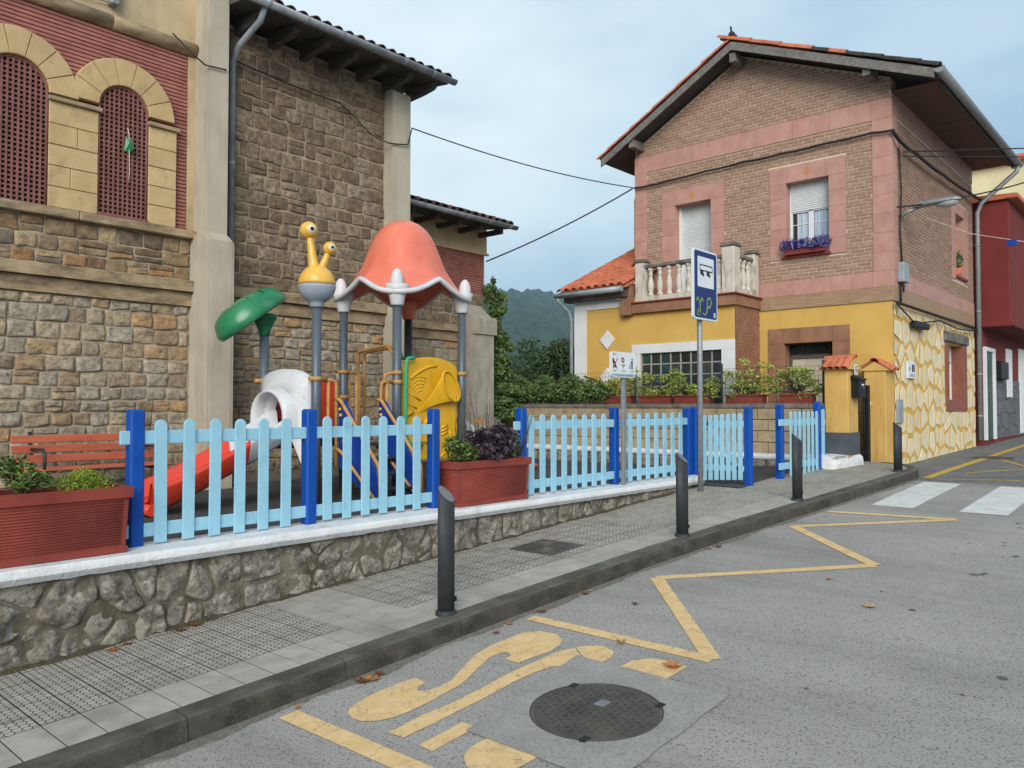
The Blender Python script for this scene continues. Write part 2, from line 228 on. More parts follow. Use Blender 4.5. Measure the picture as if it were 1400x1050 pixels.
# ---------------------------------------------------------------- mesh helpers
ORG = {}
class MB:
    def __init__(s): s.v = []; s.f = []; s.m = []; s.sm = []
    def add(s, vs, fs, mi=0, sm=False):
        b = len(s.v); s.v += [tuple(p) for p in vs]
        for f in fs: s.f.append([b + i for i in f]); s.m.append(mi); s.sm.append(sm)
    def box(s, x0, x1, y0, y1, z0, z1, mi=0):
        s.add([(x0, y0, z0), (x1, y0, z0), (x1, y1, z0), (x0, y1, z0), (x0, y0, z1), (x1, y0, z1), (x1, y1, z1), (x0, y1, z1)],
              [(0, 3, 2, 1), (4, 5, 6, 7), (0, 1, 5, 4), (1, 2, 6, 5), (2, 3, 7, 6), (3, 0, 4, 7)], mi)
    def cbox(s, x0, x1, y0, y1, z0, z1, c=.005, mi=0):
        X = (x0, x1); Y = (y0, y1); Z = (z0, z1); vs = []; idx = {}
        for i in (0, 1):
            for j in (0, 1):
                for k in (0, 1):
                    for a in range(3):
                        p = [X[i], Y[j], Z[k]]
                        for q, h in enumerate((i, j, k)):
                            if q != a: p[q] += c * (1 if h == 0 else -1)
                        idx[(i, j, k, a)] = len(vs); vs.append(p)
        fs = []
        for a in range(3):
            b, d = [q for q in range(3) if q != a]
            for h in (0, 1):
                q = []
                for (u, t) in ((0, 0), (1, 0), (1, 1), (0, 1)):
                    ijk = [0, 0, 0]; ijk[a] = h; ijk[b] = u; ijk[d] = t; q.append(idx[tuple(ijk) + (a,)])
                fs.append(q)
        for a in range(3):
            b, d = [q for q in range(3) if q != a]
            for u in (0, 1):
                for t in (0, 1):
                    p = [0, 0, 0]; p[b] = u; p[d] = t; p2 = list(p); p2[a] = 1
                    fs.append([idx[tuple(p) + (b,)], idx[tuple(p2) + (b,)], idx[tuple(p2) + (d,)], idx[tuple(p) + (d,)]])
        for i in (0, 1):
            for j in (0, 1):
                for k in (0, 1): fs.append([idx[(i, j, k, a)] for a in range(3)])
        s.add(vs, fs, mi)
    def prism(s, pts, ax, a0, a1, mi=0, sm=False):   # polygon in the two other axes, extruded along ax
        n = len(pts)
        def P(p, a):
            return {'x': (a, p[0], p[1]), 'y': (p[0], a, p[1]), 'z': (p[0], p[1], a)}[ax]
        vs = [P(p, a0) for p in pts] + [P(p, a1) for p in pts]
        s.add(vs, [list(range(n)), list(range(2 * n - 1, n - 1, -1))], mi)
        b = len(s.v) - 2 * n
        for i in range(n): s.f.append([b + i, b + (i + 1) % n, b + n + (i + 1) % n, b + n + i]); s.m.append(mi); s.sm.append(sm)
    def tube(s, path, r, n=8, mi=0, cap=True, closed=False):
        P = [Vector(p) for p in path]; k = len(P); rr = r if isinstance(r, (list, tuple)) else [r] * k
        rings = []; up = None
        for i in range(k):
            if closed: t = P[(i + 1) % k] - P[i - 1]
            else: t = P[min(i + 1, k - 1)] - P[max(i - 1, 0)]
            t.normalize()
            if up is None: up = t.orthogonal().normalized()
            up = (up - t * up.dot(t)); up = up.normalized() if up.length > 1e-6 else t.orthogonal().normalized()
            b = t.cross(up); rings.append([P[i] + (up * math.cos(2 * math.pi * j / n) + b * math.sin(2 * math.pi * j / n)) * rr[i] for j in range(n)])
        vs = [p for q in rings for p in q]; fs = []
        for i in range(k if closed else k - 1):
            i2 = (i + 1) % k
            for j in range(n): fs.append([i * n + j, i * n + (j + 1) % n, i2 * n + (j + 1) % n, i2 * n + j])
        s.add(vs, fs, mi, True)
        if cap and not closed:
            b = len(s.v) - len(vs); s.f.append([b + j for j in range(n)][::-1]); s.f.append([b + (k - 1) * n + j for j in range(n)]); s.m += [mi, mi]; s.sm += [False, False]
    def lathe(s, prof, c, n=16, mi=0, sm=True, ax=None):
        q = Vector((0, 0, 1)).rotation_difference(Vector(ax)) if ax else None
        vs = []; 
        for (r, z) in prof:
            for j in range(n):
                a = 2 * math.pi * j / n; p = Vector((r * math.cos(a), r * math.sin(a), z))
                if q: p = q @ p
                vs.append((c[0] + p.x, c[1] + p.y, c[2] + p.z))
        fs = []
        for i in range(len(prof) - 1):
            for j in range(n): fs.append([i * n + j, i * n + (j + 1) % n, (i + 1) * n + (j + 1) % n, (i + 1) * n + j])
        s.add(vs, fs, mi, sm); b = len(s.v) - len(vs)
        s.f.append([b + j for j in range(n)][::-1]); s.f.append([b + (len(prof) - 1) * n + j for j in range(n)]); s.m += [mi, mi]; s.sm += [False, False]
    def ball(s, c, r, nu=16, nv=10, mi=0, sq=(1, 1, 1)):
        prof = [(math.sin(math.pi * i / nv) * r + 1e-5, -math.cos(math.pi * i / nv) * r) for i in range(nv + 1)]
        b = len(s.v); s.lathe(prof, (0, 0, 0), nu, mi)
        for i in range(b, len(s.v)): p = s.v[i]; s.v[i] = (c[0] + p[0] * sq[0], c[1] + p[1] * sq[1], c[2] + p[2] * sq[2])
    def grid(s, pts, mi=0, sm=True):          # pts[i][j]
        n, m = len(pts), len(pts[0])
        s.add([p for r_ in pts for p in r_], [[i * m + j, i * m + j + 1, (i + 1) * m + j + 1, (i + 1) * m + j] for i in range(n - 1) for j in range(m - 1)], mi, sm)
    def xf(s, mat, start=0):
        for i in range(start, len(s.v)): s.v[i] = tuple(mat @ Vector(s.v[i]))
    def mesh(s, name, mats, org=(0, 0, 0), fix=True):
        me = bpy.data.meshes.new(name)
        me.from_pydata([(p[0] - org[0], p[1] - org[1], p[2] - org[2]) for p in s.v], [], s.f)
        for m in (mats if isinstance(mats, (list, tuple)) else [mats]): me.materials.append(MT[m])
        me.polygons.foreach_set('material_index', s.m); me.polygons.foreach_set('use_smooth', s.sm)
        if fix:
            bm = bmesh.new(); bm.from_mesh(me); bmesh.ops.recalc_face_normals(bm, faces=bm.faces); bm.to_mesh(me); bm.free()
        me.update(); return me
    def build(s, name, mats, parent=None, org=None, fix=True, **tags):
        if parent is not None: org = ORG[parent.name]
        elif org is None:
            xs = [p[0] for p in s.v]; ys = [p[1] for p in s.v]; zs_ = [p[2] for p in s.v]
            org = ((min(xs) + max(xs)) / 2, (min(ys) + max(ys)) / 2, min(zs_))
        o = bpy.data.objects.new(name, s.mesh(name, mats, org, fix)); COL.objects.link(o)
        if parent is not None: o.parent = parent
        else: o.location = org
        ORG[o.name] = tuple(org); tag(o, **tags); return o
def tag(o, label=None, cat=None, group=None, kind=None):
    if label: o['label'] = label
    if cat: o['category'] = cat
    if group: o['group'] = group
    if kind: o['kind'] = kind
    return o
def thing(name, loc, label, cat, group=None):
    o = bpy.data.objects.new(name, None); COL.objects.link(o); o.location = loc; o.empty_display_size = .2
    ORG[o.name] = tuple(loc); return tag(o, label, cat, group)
def piece(name, me, parent, loc=(0, 0, 0), scale=None, mat=None):   # an object that shares mesh data, placed in world coordinates
    o = bpy.data.objects.new(name, me); COL.objects.link(o); o.parent = parent; g = ORG[parent.name]
    o.location = (loc[0] - g[0], loc[1] - g[1], loc[2] - g[2]); ORG[o.name] = tuple(loc)
    if scale: o.scale = scale
    if mat is not None: o.matrix_local = Matrix.Translation(o.location) @ mat
    return o
def dup(root, loc, rz=0, label=None, group=None):
    def cp(o, par):
        c = o.copy(); COL.objects.link(c); c.parent = par
        for ch in [x for x in KIDS.get(o.name, [])]: cp(ch, c)
        return c
    KIDS = {}
    for o in COL.objects:
        if o.parent: KIDS.setdefault(o.parent.name, []).append(o)
    c = cp(root, None); c.location = loc; c.rotation_euler = (0, 0, rz); ORG[c.name] = tuple(loc)
    if label: c['label'] = label
    if group: c['group'] = group
    return c
def nz3(x, y, z, s=1.): return mnoise.noise(Vector((x * s, y * s, z * s)))
def chaikin(p, k=1, q=.25):
    for _ in range(k):
        r_ = []
        for i in range(len(p)):
            a, b = p[i], p[(i + 1) % len(p)]
            r_.append((a[0] * (1 - q) + b[0] * q, a[1] * (1 - q) + b[1] * q)); r_.append((a[0] * q + b[0] * (1 - q), a[1] * q + b[1] * (1 - q)))
        p = r_
    return p
def clip(poly, nx, ny, d):    # keep nx*x+ny*y <= d
    out = []
    for i in range(len(poly)):
        a, b = poly[i], poly[(i + 1) % len(poly)]; da = nx * a[0] + ny * a[1] - d; db = nx * b[0] + ny * b[1] - d
        if da <= 0: out.append(a)
        if (da < 0 < db) or (db < 0 < da): t = da / (da - db); out.append((a[0] + (b[0] - a[0]) * t, a[1] + (b[1] - a[1]) * t))
    return out
def voronoi(sites, rect, gap):   # cells clipped to rect, shrunk by gap
    cells = []
    for i, p in enumerate(sites):
        poly = [(rect[0], rect[2]), (rect[1], rect[2]), (rect[1], rect[3]), (rect[0], rect[3])]
        for j, q in enumerate(sites):
            if i == j: continue
            dx, dy = q[0] - p[0], q[1] - p[1]; L = math.hypot(dx, dy)
            if L > 1.6: continue
            nx, ny = dx / L, dy / L; poly = clip(poly, nx, ny, nx * (p[0] + q[0]) / 2 + ny * (p[1] + q[1]) / 2 - gap)
            if len(poly) < 3: break
        if len(poly) >= 3: cells.append(poly)
    return cells
def FY(Y0): return lambda a, b, d: (a, Y0 - d, b)     # wall that faces -Y: a = X, b = Z, d = how far it stands proud
def FX(X0): return lambda a, b, d: (X0 - d, a, b)     # wall that faces -X: a = Y, b = Z
def stone(mb, poly, fn, d, rnd=R, q=.2, mi=0, rough=.35, back=.03, fine=0, ck=1):
    p = chaikin(poly, ck, q); cx = sum(u[0] for u in p) / len(p); cy = sum(u[1] for u in p) / len(p); n = len(p); o = rnd.uniform(0, 90)
    prof = [(1.0, -back, 0), (.985, d * .35, .3), (.94, d * .75, .7), (.80, d * .95, 1), (.5, d, 1)] if not fine else [(1.0, -back, 0), (.985, d * .3, .3), (.95, d * .62, .6), (.87, d * .85, .9), (.72, d * .97, 1), (.52, d, 1), (.28, d, 1)]
    def nn(a, b): return nz3(a + o, b, o, 9) * 1.1 + nz3(a + o, b, o, 24) * .6
    vs = []
    for (s, dd, k) in prof:
        for u in p: a, b = cx + (u[0] - cx) * s, cy + (u[1] - cy) * s; vs.append(fn(a, b, dd + k * rough * d * nn(a, b)))
    vs.append(fn(cx, cy, d + rough * d * nn(cx, cy))); fs = []; m = len(prof)
    for k in range(m - 1):
        for i in range(n): fs.append([k * n + i, k * n + (i + 1) % n, (k + 1) * n + (i + 1) % n, (k + 1) * n + i])
    for i in range(n): fs.append([(m - 1) * n + i, (m - 1) * n + (i + 1) % n, m * n])
    mb.add(vs, fs, mi, True)
def slab(mb, poly, fn, d0, d1, mi=0, ch=.004):
    n = len(poly); cx = sum(u[0] for u in poly) / n; cy = sum(u[1] for u in poly) / n
    def sh(u):
        L = math.hypot(u[0] - cx, u[1] - cy) or 1; k = 1 - ch * 1.4 / L; return (cx + (u[0] - cx) * k, cy + (u[1] - cy) * k)
    vs = [fn(u[0], u[1], d0) for u in poly] + [fn(u[0], u[1], d1 - ch) for u in poly] + [fn(*sh(u), d1) for u in poly]
    fs = [list(range(2 * n, 3 * n))]
    for k in range(2):
        for i in range(n): fs.append([k * n + i, k * n + (i + 1) % n, (k + 1) * n + (i + 1) % n, (k + 1) * n + i])
    mb.add(vs, fs, mi)
def rect(a0, a1, b0, b1): return [(a0, b0), (a1, b0), (a1, b1), (a0, b1)]
def arc3(c, r, a0, a1, n, u, v):
    c = Vector(c); u = Vector(u); v = Vector(v)
    return [c + (u * math.cos(a0 + (a1 - a0) * i / n) + v * math.sin(a0 + (a1 - a0) * i / n)) * r for i in range(n + 1)]
def leafmesh(pts, size, rnd, up=.3, asp=.62, fold=.25, norm=None):    # many small folded leaves, one mesh
    mb = MB()
    for p in pts:
        s = size * rnd.uniform(.6, 1.25)
        n = Vector((rnd.gauss(0, 1), rnd.gauss(0, 1), rnd.gauss(0, 1) + up * 3))
        if norm is not None: n = n + Vector(norm) * 2.0
        n.normalize(); t = n.orthogonal().normalized(); t.rotate(Matrix.Rotation(rnd.uniform(0, 6.28), 3, n)); b = n.cross(t)
        p = Vector(p); h = n * (s * fold)
        mb.add([p - t * s * .5, p - b * s * asp * .5 + h * .6 - t * s * .05, p + t * s * .55, p + b * s * asp * .5 + h * .6 - t * s * .05], [(0, 1, 2), (0, 2, 3)])
    return mb
def wire(name, pts, r, label, sag=0, n=10, cat='cable', mat='cable', group=None):
    P = [Vector(p) for p in pts]; out = []
    for i in range(len(P) - 1):
        for k in range(n + (1 if i == len(P) - 2 else 0)):
            t = k / n; q = P[i].lerp(P[i + 1], t); q.z -= sag * 4 * t * (1 - t); out.append(q)
    mb = MB(); mb.tube(out, r, 6); return mb.build(name, mat, label=label, cat=cat, group=group)
# ---------------------------------------------------------------- ground, road, kerb, pavement
def zs(X):      # level of the pavement: the street climbs, then flattens
    if X < 11: return .058 * (X - 1.6)
    if X < 15: t = X - 11; return .058 * 9.4 + .058 * t - (.038 / 8) * t * t
    return .058 * 9.4 + .232 - .076 + .02 * (X - 15)
KP = [(-14, 4.05), (0, 4.05), (4.5, 4.05), (6.5, 4.0), (8, 3.91), (10.4, 3.7), (12.2, 3.56), (13.2, 3.52)]
def kerbY(X):
    for (a, b), (c, d) in zip(KP, KP[1:]):
        if a <= X <= c: return b + (d - b) * (X - a) / (c - a)
    return KP[0][1] if X < 0 else KP[-1][1]
CURVE = [(13.2, 3.52), (13.6, 3.55), (13.95, 3.64), (14.25, 3.8), (14.45, 4.02), (14.55, 4.3)]
def sheet(name, xs, ylo, yhi, zf, mat, ny=1, **k):
    mb = MB(); mb.grid([[(x, ylo(x) + (yhi(x) - ylo(x)) * j / ny, zf(x, ylo(x) + (yhi(x) - ylo(x)) * j / ny)) for j in range(ny + 1)] for x in xs], sm=True)
    return mb.build(name, mat, org=(0, 0, 0), **k)
frange = lambda a, b, s: [a + s * i for i in range(int(round((b - a) / s)) + 1)]
gx = [-400, -60, -30] + frange(-20, 40, 2) + [80, 200, 1000, 4000]
sheet('ground', gx, lambda x: -1500, lambda x: 2500, lambda x, y: zs(max(-30, min(x, 80))) - .5, 'ground', 4, kind='structure')
ROAD = lambda x, y=0: zs(x) - .13
road = sheet('road', frange(-20, 13.2, .4), lambda x: -30, lambda x: kerbY(x) + .06, ROAD, 'asphalt', 6, kind='structure')
def pvm():     # block paved lane: pattern of small setts
    m = MT['pebble']; t = m.node_tree; n = t.nodes; l = t.links; b = n['Principled BSDF']
    g = n.new('ShaderNodeNewGeometry'); br = n.new('ShaderNodeTexBrick'); br.inputs['Scale'].default_value = 5; br.inputs['Mortar Size'].default_value = .03
    br.inputs['Color1'].default_value = (1, 1, 1, 1); br.inputs['Color2'].default_value = (.84, .84, .84, 1); br.inputs['Mortar'].default_value = (.5, .5, .5, 1)
    br.inputs['Brick Width'].default_value = 1.0; br.inputs['Row Height'].default_value = .5
    l.new(g.outputs['Position'], br.inputs['Vector']); src = b.inputs['Base Color'].links[0].from_socket
    mx = n.new('ShaderNodeMix'); mx.data_type = 'RGBA'; mx.blend_type = 'MULTIPLY'; mx.inputs[0].default_value = 1
    l.new(src, mx.inputs[6]); l.new(br.outputs[0], mx.inputs[7]); l.new(mx.outputs[2], b.inputs['Base Color'])
pvm()
sheet('paved_lane', frange(13.2, 61.2, .8), lambda x: -30, lambda x: 4.9, ROAD, 'pebble', 6, kind='structure')
# kerb stones
kerb = bpy.data.objects.new('kerb', None); COL.objects.link(kerb); ORG['kerb'] = (0, 0, 0); kerb['kind'] = 'structure'
path = [(x, kerbY(x)) for x in frange(-6, 13.0, .25)] + CURVE
cum = [0]
for a, b in zip(path, path[1:]): cum.append(cum[-1] + math.hypot(b[0] - a[0], b[1] - a[1]))
def at(s):
    for i in range(len(path) - 1):
        if s <= cum[i + 1] or i == len(path) - 2:
            t = (s - cum[i]) / (cum[i + 1] - cum[i]); a, b = path[i], path[i + 1]
            d = Vector((b[0] - a[0], b[1] - a[1])).normalized(); return a[0] + (b[0] - a[0]) * t, a[1] + (b[1] - a[1]) * t, Vector((-d.y, d.x))
s = 0
while s < cum[-1] - .02:
    L = 1.0 if s < cum[-1] - 2.6 else .5; e = min(s + L - .006, cum[-1]); mb = MB(); rows = []
    for k in range(6):
        x, y, n = at(s + (e - s) * k / 5); z = zs(x)
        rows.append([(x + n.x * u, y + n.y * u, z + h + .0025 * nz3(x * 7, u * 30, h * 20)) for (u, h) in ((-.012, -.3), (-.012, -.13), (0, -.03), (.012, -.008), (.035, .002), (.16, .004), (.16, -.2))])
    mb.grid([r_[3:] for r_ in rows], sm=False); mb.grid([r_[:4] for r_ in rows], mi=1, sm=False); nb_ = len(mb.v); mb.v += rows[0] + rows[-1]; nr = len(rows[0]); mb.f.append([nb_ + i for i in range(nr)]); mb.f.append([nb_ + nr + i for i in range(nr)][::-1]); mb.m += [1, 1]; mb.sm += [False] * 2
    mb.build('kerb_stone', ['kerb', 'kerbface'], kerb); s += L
# pavement: bed, then single tiles
MT['tilefar'] = M('pavement_far', (180, 173, 160), (160, 154, 142), ns=5, bump=.35, bs=90, cracks=((112, 106, 95), 19, .08), dirt=((112, 106, 90), .5, .74, (1.5, 1.5, 1), .55))
side = sheet('sidewalk', frange(-6.06, 7.54, .4), lambda x: kerbY(x) + .14, lambda x: 5.7, lambda x, y: zs(x) - .0025, 'groove', kind='structure')
def sfar(x):
    if x < 13.2: return kerbY(x) + .14
    for (a, b), (c, d) in zip(CURVE, CURVE[1:]):
        if a <= x <= c: return b + (d - b) * (x - a) / (c - a) + .10
    return 4.3
far = sheet('sidewalk', frange(7.545, 14.545, .1), sfar, lambda x: 5.7 if x < 10.6 else 5.06 if x < 13.1 else 4.9, lambda x, y: zs(x) - .004, 'tilefar', 2, kind='structure')
ORG[far.name] = (0, 0, 0)
TW = .19
def tilemesh():
    mb = MB(); h = TW / 2 - .0035; mb.cbox(-h, h, -h, h, -.03, 0, .001); return mb.mesh('tile', 'tile')
def hexmesh():
    mb = MB(); h = TW / 2 - .002; mb.box(-h, h, -h, h, -.03, -.0007, 1)
    a = .0272; g = .0034
    for i in range(-4, 5):
        for j in range(-4, 5):
            cx = i * a * 1.5; cy = (j + (i % 2) * .5) * a * math.sqrt(3)
            p = [(cx + (a - g * 1.15) * math.cos(math.pi / 3 * k), cy + (a - g * 1.15) * math.sin(math.pi / 3 * k)) for k in range(6)]
            for nx, ny in ((1, 0), (-1, 0), (0, 1), (0, -1)):
                p = clip(p, nx, ny, h - .003)
                if len(p) < 3: break
            if len(p) < 3: continue
            n = len(p); mb.add([(u[0], u[1], -.002) for u in p] + [(u[0], u[1], 0) for u in p], [list(range(n, 2 * n))] + [[k, (k + 1) % n, n + (k + 1) % n, n + k] for k in range(n)])
    return mb.mesh('hex_tile', ['tile', 'groove'])
tm, hm = tilemesh(), hexmesh(); tilt = Matrix.Rotation(-math.atan(.058), 4, 'Y')
x = .62; ci = 0
while x < 10.2:
    for r_ in range(8 if x < 7.5 else 2):
        y = kerbY(x) + .165 + TW * (r_ + .5)
        if y > 5.68: continue
        plain = r_ < 2 or ci in (15, 16, 17)
        piece('tile' if plain else 'hex_tile', tm if plain else hm, side if x < 7.5 else far, (x, y, zs(x) + R.uniform(-.0004, .0008)), mat=tilt @ Matrix.Rotation(math.pi / 2 * R.randrange(2) * 2, 4, 'Z'))
    x += TW; ci += 1
# playground floor
def pz(x, y):
    k = max(0, min(1, (x - 10) / 1.2)) * max(0, min(1, (7.5 - y) / 1.5)); return .53 + (zs(x) - .012 - .53) * k
sheet('playground_floor', frange(-5, 10.4, .7), lambda x: 5.9, lambda x: 12.4, pz, 'rubber', 4, kind='structure')
sheet('playground_floor', frange(10.4, 13.6, .4), lambda x: 5.0, lambda x: 12.4, pz, 'rubber', 10, kind='structure')

# ---------------------------------------------------------------- paint on the road
def rz(x, y, e): return (x, y, ROAD(x) + e)
def marking(name, polys, mat, e=.004):
    o = bpy.data.objects.new(name, None); COL.objects.link(o); ORG[o.name] = (0, 0, 0); o['kind'] = 'structure'
    for p in polys:
        mb = MB(); mb.add([rz(u[0], u[1], e) for u in p], [list(range(len(p)))]); mb.build('painted_stroke', mat, o, fix=False)
    return o
def stroke(a, b, w0, e0=0, e1=0):
    d = Vector((b[0] - a[0], b[1] - a[1])).normalized(); n = Vector((-d.y, d.x)) * w0 / 2; out = []
    for t in range(13):
        t /= 12; out.append((a[0] + (b[0] - a[0]) * t + n.x, a[1] + (b[1] - a[1]) * t + n.y))
    for t in range(12, -1, -1):
        t /= 12; out.append((a[0] + (b[0] - a[0]) * t - n.x, a[1] + (b[1] - a[1]) * t - n.y))
    return out
Z = [(4.62, 3.93), (4.62, 2.42), (6.12, 3.74), (7.55, 2.34), (8.85, 3.62), (10.1, 2.25), (9.92, 3.62)]
zz = marking('bus_bay_zigzag_marking', [], 'yellow_paint')
for i, (a, b) in enumerate(zip(Z, Z[1:])):
    mb = MB(); p = stroke(a, b, .115); mb.add([rz(u[0], u[1], .004 + .0012 * (i % 2)) for u in p], [list(range(len(p)))]); mb.build('painted_stroke', 'yellow_paint', zz, fix=False)
AF = Vector((math.cos(AZ), math.sin(AZ), 0)); AR = Vector((math.sin(AZ), -math.cos(AZ), 0))
def onroad(px, py):      # where a spot of the survey photograph lies on the road surface
    d = AF * math.cos(PITCH) + Vector((0, 0, math.sin(PITCH))) + AR * ((px - 700) / 1082) - (Vector((0, 0, math.cos(PITCH))) - AF * math.sin(PITCH)) * ((py - 525) / 1082)
    lo, hi = .3, 60
    for _ in range(60):
        m = (lo + hi) / 2; p = Vector((0, 0, 1.65)) + d * m
        if p.z > ROAD(p.x): lo = m
        else: hi = m
    return (p.x, p.y)
zA = lambda l: [onroad(350 + a / 2.624, 650 + b / 2.624) for a, b in l]
Sp = [(335, 840), (360, 820), (420, 785), (520, 745), (572, 728), (608, 745), (582, 760), (578, 773), (605, 776), (650, 763), (700, 738), (742, 690), (790, 642), (850, 608), (900, 588), (960, 565), (1020, 560), (1075, 570), (1100, 590), (1090, 610), (1050, 635), (990, 655), (940, 675), (893, 660), (915, 648), (905, 637), (880, 638), (840, 653), (800, 690), (765, 725), (735, 752), (690, 777), (620, 815), (560, 845), (500, 868), (440, 882), (380, 884), (345, 872), (331, 856)]
Up = [(475, 925), (600, 860), (700, 820), (800, 770), (900, 715), (1000, 670), (1080, 635), (1143, 620), (1168, 655), (1120, 685), (1060, 688), (1000, 708), (920, 745), (830, 795), (740, 840), (640, 890), (530, 943)]
Up2 = [(1148, 618), (1200, 612), (1245, 613), (1285, 635), (1275, 655), (1240, 672), (1174, 654)]
Bp = [(583, 970), (740, 888), (795, 904), (632, 992)]
Bp2 = [(745, 1012), (752, 995), (778, 972), (856, 930), (1030, 1000), (960, 1042), (870, 1080), (790, 1075), (755, 1045)]
zB = lambda l: [onroad(700 + a / 3.3875, 740 + b / 3.3875) for a, b in l]
Tp = [(503, 582), (560, 555), (640, 545), (720, 555), (815, 582), (715, 640), (620, 612)]
marking('bus_lettering_marking', [zA(Sp), zA(Up), zA(Up2), zA(Bp), zA(Bp2), zB(Tp)], 'yellow_paint')
marking('bus_bay_end_marking', [stroke(onroad(394, 977), onroad(600, 1066), .125)], 'yellow_paint')
marking('zebra_crossing', [[(10.62, y), (11.4, y), (12.2, y), (13.05, y - .0), (13.05, y - .5), (12.2, y - .5), (11.4, y - .5), (10.62, y - .5)] for y in (3.33, 2.33, 1.33, .33, -.67)], 'white_paint')
marking('lane_edge_marking', [stroke((13.55, 3.42), (18, 3.45), .13), stroke((18, 3.45), (34, 3.6), .13)], 'amber_paint')
marking('loading_bay_marking', [stroke((13.5, 3.25), (13.9, 2.2), .07), stroke((14.6, 3.1), (17.5, 1.6), .07), stroke((15.0, 1.9), (17.6, 3.1), .07), stroke((17.8, 3.2), (17.9, 1.2), .07)], 'amber_paint')
# concrete surround and round cover
mb = MB(); C4 = [onroad(997, 952), onroad(790, 897), onroad(636, 1000), onroad(835, 1075)]
q = []
for a, b in zip(C4, C4[1:] + C4[:1]):
    for t in range(8): q.append((a[0] + (b[0] - a[0]) * t / 8 + R.uniform(-.009, .009), a[1] + (b[1] - a[1]) * t / 8 + R.uniform(-.009, .009)))
mb.add([rz(u[0], u[1], .0075) for u in q], [list(range(len(q)))]); mb.build('concrete_surround', 'concrete_patch', kind='structure', fix=False)
def cover(loc, r, label, name='manhole_cover', n=48, studs=True):
    t = thing(name, loc, label, 'manhole cover'); x0, y0, z0 = loc; tl = Matrix.Translation(loc) @ tilt @ Matrix.Translation(-Vector(loc))
    mb = MB(); mb.lathe([(r, -.02), (r, .004), (r - .012, .006), (r - .014, -.004), (r - .02, -.004)], loc, n, sm=False); mb.xf(tl); mb.build('cover_frame', 'iron', t)
    mb = MB(); mb.lathe([(r - .018, -.02), (r - .018, .002), (r - .022, .004), (.001, .004)], loc, n, sm=False); mb.xf(tl); mb.build('cover_plate', 'iron', t)
    if studs:
        mb = MB(); st = .052
        for i in range(-8, 9):
            for j in range(-8, 9):
                u, v = i * st + (j % 2) * st / 2, j * st * .86
                if math.hypot(u, v) > r - .05 or (abs(u - .08) < .06 and abs(v - .02) < .045): continue
                if (i + j) % 2: mb.box(x0 + u - .015, x0 + u + .015, y0 + v - .004, y0 + v + .004, z0 + .003, z0 + .0085)
                else: mb.box(x0 + u - .004, x0 + u + .004, y0 + v - .015, y0 + v + .015, z0 + .003, z0 + .0085)
        mb.xf(tl); mb.build('tread_pattern', 'iron', t, kind='stuff')
        mb = MB(); mb.cbox(x0 + .045, x0 + .125, y0 - .015, y0 + .05, z0 + .003, z0 + .009, .002); mb.xf(tl); mb.build('maker_plate', 'capgrey', t)
        for a in (1.0, 3.6, 5.5):
            mb = MB(); ca, sa = math.cos(a), math.sin(a); mb.cbox(x0 + ca * (r - .01) - .03, x0 + ca * (r - .01) + .03, y0 + sa * (r - .01) - .02, y0 + sa * (r - .01) + .02, z0 + .002, z0 + .0085, .003); mb.xf(tl); mb.build('lug', 'black', t)
    return t
mc = onroad(815, 973); cover((mc[0], mc[1], ROAD(mc[0]) + .008), .365, 'round cast iron manhole cover in a concrete surround beside the bus lettering')
c2 = onroad(1356, 627); cover((c2[0], c2[1], ROAD(c2[0]) + .004), .38, 'round dark manhole cover in the block paved lane by the cream stone wall', studs=False)
# square cover on the pavement
sx, sy = 6.1, 4.98; t = thing('pavement_cover', (sx, sy, zs(sx)), 'square iron cover with rings set in the hexagon tiled pavement', 'manhole cover')
mb = MB(); mb.cbox(sx - .27, sx + .27, sy - .27, sy + .27, zs(sx) - .04, zs(sx) + .006, .003); tl = Matrix.Translation((sx, sy, zs(sx))) @ tilt @ Matrix.Translation((-sx, -sy, -zs(sx))); mb.xf(tl); mb.build('cover_plate', 'iron', t)
for rr in (.06, .10, .14, .18, .22):
    mb = MB(); mb.tube([(sx + rr * math.cos(a * math.pi / 16), sy + rr * math.sin(a * math.pi / 16), zs(sx) + .006) for a in range(32)], .008, 4, closed=True); mb.xf(tl); mb.build('raised_ring', 'iron', t)

# ---------------------------------------------------------------- low stone wall with white coping
lw = thing('low_stone_wall', (4.4, 5.8, 0), 'low grey rubble stone wall with a white painted coping beside the pavement', 'wall')
mb = MB(); mb.box(-3, 10.54, 5.633, 5.98, -.6, .55); mb.build('wall_core', 'wall_mortar', lw)
def jpoly(a0, a1, b0, b1, j=.03):
    f = lambda: R.uniform(-j, j)
    p = [(a0 + f() * .4, b0 + f()), ((a0 + a1) / 2 + f(), b0 + f() * .6), (a1 + f() * .4, b0 + f()), (a1 + f() * .6, (b0 + b1) / 2 + f()), (a1 + f() * .4, b1 + f() * .5), ((a0 + a1) / 2 + f(), b1 + f() * .3), (a0 + f() * .4, b1 + f() * .5), (a0 + f() * .6, (b0 + b1) / 2 + f())]
    return p
x = .3; fn = FY(5.645); sites = []
while x < 10.6:
    H = .545 - zs(x); wd = R.uniform(.28, .46) if H > .3 else R.uniform(.22, .38)
    if H > .33:
        sites.append((x + R.uniform(-.05, .05), zs(x) + H * R.uniform(.58, .74)))
        sites.append((x + R.uniform(-.14, .14), zs(x) + H * R.uniform(.08, .2)))
        if R.random() < .6: sites.append((x + R.uniform(.1, .24), zs(x) + H * R.uniform(.25, .95)))
        if R.random() < .6: sites.append((x + R.uniform(.05, .3), zs(x) + H * R.uniform(.02, .15)))
    else:
        sites.append((x, zs(x) + H * R.uniform(.4, .6)))
        if R.random() < .3: sites.append((x + wd * .45, zs(x) + H * R.uniform(.05, .25)))
    x += wd
